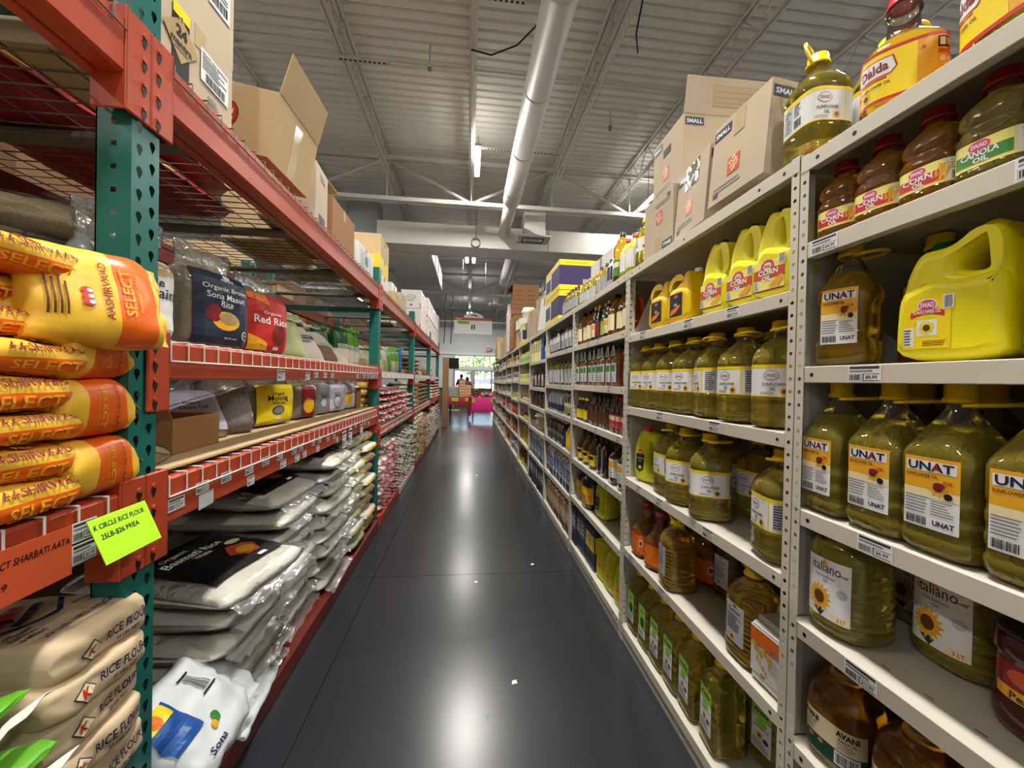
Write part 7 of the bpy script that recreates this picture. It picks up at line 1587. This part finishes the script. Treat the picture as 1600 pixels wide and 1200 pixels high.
for lb, p, x, y, n, dz, top in (('tall stack of orange and cream sweet boxes', sw, -.20, 12.95, 6, .09, 0), ('gold and cream sweet box stack right of the tall one', swg, -.02, 13.2, 4, .09, 0), ('low grey sweet box stack at the left table end', swl, -.48, 12.95, 3, .105, 0), ('dark brown box stack on the pink table', swb, .24, 12.7, 3, .085, 0)):
    for i in range(n): put(p, (x, y, .712 + dz * i), R(90 + 3 * sin(k * 2.0)), '%s, %s from the bottom' % (lb, ORD[i].replace('nearest', 'first')), lb + 's'); k += 1
for i, (x, c, lb) in enumerate(((.46, 'rust', 'rust red tin on the pink table'), (.58, 'teal', 'teal round box on the pink table'), (.72, 'pink', 'pink gift box on the pink table'), (.84, 'rust', 'last red tin at the right table end'))):
    p = pack('gift_box', .2, .12, .14 + .05 * (i % 2), c, 'silver' if i == 1 else 'cream', 'box'); put(p, (x, 12.7, .712), R(90), lb)
for i, (x, z, w) in enumerate(((-.42, .66, .22), (.0, .66, .2), (.17, .64, .1), (.78, .66, .14))):
    m = MB(); m.span(x - w / 2, x + w / 2, 12.46 if x > .1 else 12.71, 12.464 if x > .1 else 12.714, z - .10, z + .02); tag(m.build('price_card', ink('lime')), 'lime price card %s of the aisle end tables' % ['at the left', 'near the middle', 'on the cloth corner', 'at the right'][i], 'sign')
# people far behind the tables
mat('skin', S(120, 80, 60), .6); mat('shirt_dark', S(34, 32, 38), .8); mat('shirt_red', S(150, 60, 50), .8); mat('trousers', S(40, 44, 56), .8); mat('hair', S(22, 18, 18), .6)
def person(label, x, y, h, shirt, turn):
    o = thing('person', label, 'person', (x, y, 0), turn); s = h / 1.72
    J = dict(pel=(0, 0, .92), wai=(0, 0, 1.08), che=(0, .01, 1.30), nek=(0, .0, 1.46), hed=(0, -.01, 1.58), top=(0, -.01, 1.68), ls=(-.18, 0, 1.40), le=(-.24, -.04, 1.14), lh=(-.16, -.24, 1.08), rs=(.18, 0, 1.40), re=(.25, -.02, 1.14), rh=(.2, -.22, 1.04), lhip=(-.09, 0, .88), lk=(-.10, -.02, .48), la=(-.10, .02, .08), lf=(-.10, -.14, .03), rhip=(.09, 0, .88), rk=(.10, -.02, .48), ra=(.10, .02, .08), rf=(.10, -.14, .03))
    rad = dict(pel=.14, wai=.12, che=.145, nek=.055, hed=.085, top=.06, ls=.065, le=.045, lh=.035, rs=.065, re=.045, rh=.035, lhip=.085, lk=.06, la=.04, lf=.04, rhip=.085, rk=.06, ra=.04, rf=.04)
    ed = ['pel wai', 'wai che', 'che nek', 'nek hed', 'hed top', 'che ls', 'ls le', 'le lh', 'che rs', 'rs re', 're rh', 'pel lhip', 'lhip lk', 'lk la', 'la lf', 'pel rhip', 'rhip rk', 'rk ra', 'ra rf']
    ks = list(J); me = bpy.data.meshes.new('body'); me.from_pydata([Vector(J[k_]) * s for k_ in ks], [tuple(ks.index(q) for q in e.split()) for e in ed], [])
    b = obj('body', me, o); md = b.modifiers.new('skin', 'SKIN'); 
    if not me.skin_vertices: bm = bmesh.new(); bm.from_mesh(me); bm.verts.layers.skin.verify(); bm.to_mesh(me); bm.free()
    for i, k_ in enumerate(ks): me.skin_vertices[0].data[i].radius = (rad[k_] * s,) * 2; me.skin_vertices[0].data[i].use_root = k_ == 'pel'
    b.modifiers.new('sub', 'SUBSURF').levels = 1; me.materials.append(MATS['skin'])
    c = MB(); n = 14
    c.loft([[(rx * s * cos(2 * pi * q / n), ry * s * sin(2 * pi * q / n), z * s) for q in range(n)] for rx, ry, z in ((.17, .14, .86), (.165, .14, 1.0), (.17, .15, 1.2), (.19, .15, 1.36), (.16, .11, 1.44), (.075, .075, 1.485))])
    for sx in (-1, 1): c.tube([Vector((sx * .15, 0, 1.40)) * s, Vector((sx * .20, -.0, 1.30)) * s, Vector((sx * .245, -.03, 1.14)) * s], [.085 * s, .075 * s, .065 * s], 10)
    c.build('shirt', MATS[shirt], o)
    c = MB()
    for sx in (-1, 1): c.tube([Vector((sx * .08, 0, .95)) * s, Vector((sx * .10, -.02, .48)) * s, Vector((sx * .10, .02, .07)) * s], [.115 * s, .08 * s, .065 * s], 10)
    c.build('trousers', MATS['trousers'], o)
    c = MB(); c.loft([[(r_ * s * cos(2 * pi * q / n), (r_ * 1.12 * s * sin(2 * pi * q / n) + .02 * s), z * s) for q in range(n)] for r_, z in ((.07, 1.52), (.098, 1.56), (.104, 1.63), (.09, 1.69), (.05, 1.73))]); c.build('hair', MATS['hair'], o)
person('person with dark hair and dark shirt standing behind the sweet boxes', -.36, 19.5, 1.52, 'shirt_dark', R(200))
person('smaller person in a red top beside the dark shirted one', -.06, 19.8, 1.40, 'shirt_red', R(150))
counter = thing('checkout_counter', 'low checkout counter behind the display tables', 'counter', (-.2, 18.6, 0)); m = MB(); m.span(-1.2, 1.3, 0, .6, 0, .82, 0, .01); m.build('body', MATS['card_dark'], counter); m = MB(); m.span(-1.25, 1.35, -.03, .63, .82, .86, 0, .01); m.build('worktop', MATS['black_gloss'], counter)

# ---------------------------------------------------------------- outside the front windows
mat('asphalt', S(120, 120, 122), .9, var=.1, vscale=2); mat('leaf', S(92, 124, 56), .7, var=.3, vscale=6); mat('bark', S(84, 68, 52), .9); mat('car_white', S(220, 222, 224), .25, coat=.5); mat('car_red', S(176, 40, 46), .25, coat=.5); mat('car_glass', S(40, 46, 52), .1); mat('tyre', S(24, 24, 26), .8); mat('hub', S(170, 172, 176), .3, metal=.7)
m = MB(); m.span(-40, 60, 26.3, 90, -.3, -.02); struct(m.build('ground', MATS['asphalt']))
def tree(label, x, y, h, r, seed):
    t = thing('tree', label, 'tree', (x, y, 0)); m = MB(); m.tube([(0, 0, -.02), (.05, 0, h * .35), (0, .05, h * .6)], [.16, .12, .08], 8); m.build('trunk', MATS['bark'], t)
    rnd = random.Random(seed); m = MB()
    for k in range(700):
        v = Vector((rnd.gauss(0, 1), rnd.gauss(0, 1), rnd.gauss(0, 1))).normalized() * r * rnd.uniform(.45, 1.0); v.z *= .75; v += Vector((0, 0, h * .68)); d = Vector((rnd.gauss(0, 1), rnd.gauss(0, 1), rnd.gauss(0, .5))).normalized() * .26; e = d.orthogonal().normalized() * .15
        m.add([v - d, v + e, v + d, v - e], [(0, 1, 2, 3)])
    o = m.build('foliage', MATS['leaf'], t); o['kind'] = 'stuff'
for i, (x, y, h, r) in enumerate(((-3.2, 44, 4.6, 2.3), (.2, 49, 5.0, 2.3), (4.6, 47, 4.6, 2.0), (9.5, 52, 5.2, 2.4), (2.4, 60, 5.4, 2.8))): tree('leafy tree in the car park, %s seen through the front glazing' % ['leftmost', 'second from the left', 'second from the right', 'rightmost', 'farthest back'][i], x, y, h, r, i)
def car(label, x, y, col, rot):
    t = thing('car', label, 'car', (x, y, -.02), rot); m = MB()
    sec = [(-2.1, .35, .62, .7), (-2.0, .3, .8, .82), (-1.3, .28, .92, .86), (-.8, .28, .95, .88), (.6, .28, .95, .88), (1.2, .28, .9, .86), (1.9, .3, .8, .8), (2.1, .36, .62, .66)]
    m.loft([[(x_, -w, z0), (x_, -w, z1 * .9), (x_, -w * .85, z1), (x_, w * .85, z1), (x_, w, z1 * .9), (x_, w, z0)] for x_, z0, z1, w in sec]); m.build('body', MATS[col], t)
    m = MB(); m.loft([[(x_, -w, .92), (x_, -w * .8, z1), (x_, w * .8, z1), (x_, w, .92)] for x_, z1, w in ((-1.5, .95, .8), (-.9, 1.4, .78), (.5, 1.42, .78), (1.2, .95, .8))], 0, True, True, False); m.build('cabin', MATS['car_glass'], t)
    for sx in (-1.3, 1.3):
        for sy in (-.82, .82):
            m = MB(); m.loft([[(sx + .32 * cos(a * pi / 9), sy + q, .32 + .32 * sin(a * pi / 9)) for a in range(18)] for q in (-.1, .1)]); w_ = m.build('wheel', MATS['tyre'], t)
            m = MB(); m.loft([[(sx + .19 * cos(a * pi / 6), sy + q, .32 + .19 * sin(a * pi / 6)) for a in range(12)] for q in (-.11, .11)]); m.build('hubcap', MATS['hub'], w_)
car('white parked car seen through the right door pane', 2.2, 35, 'car_white', R(4)); car('red parked car behind the white one outside', .6, 40, 'car_red', R(0)); car('second white car far out in the car park', 5.6, 41, 'car_white', R(178))
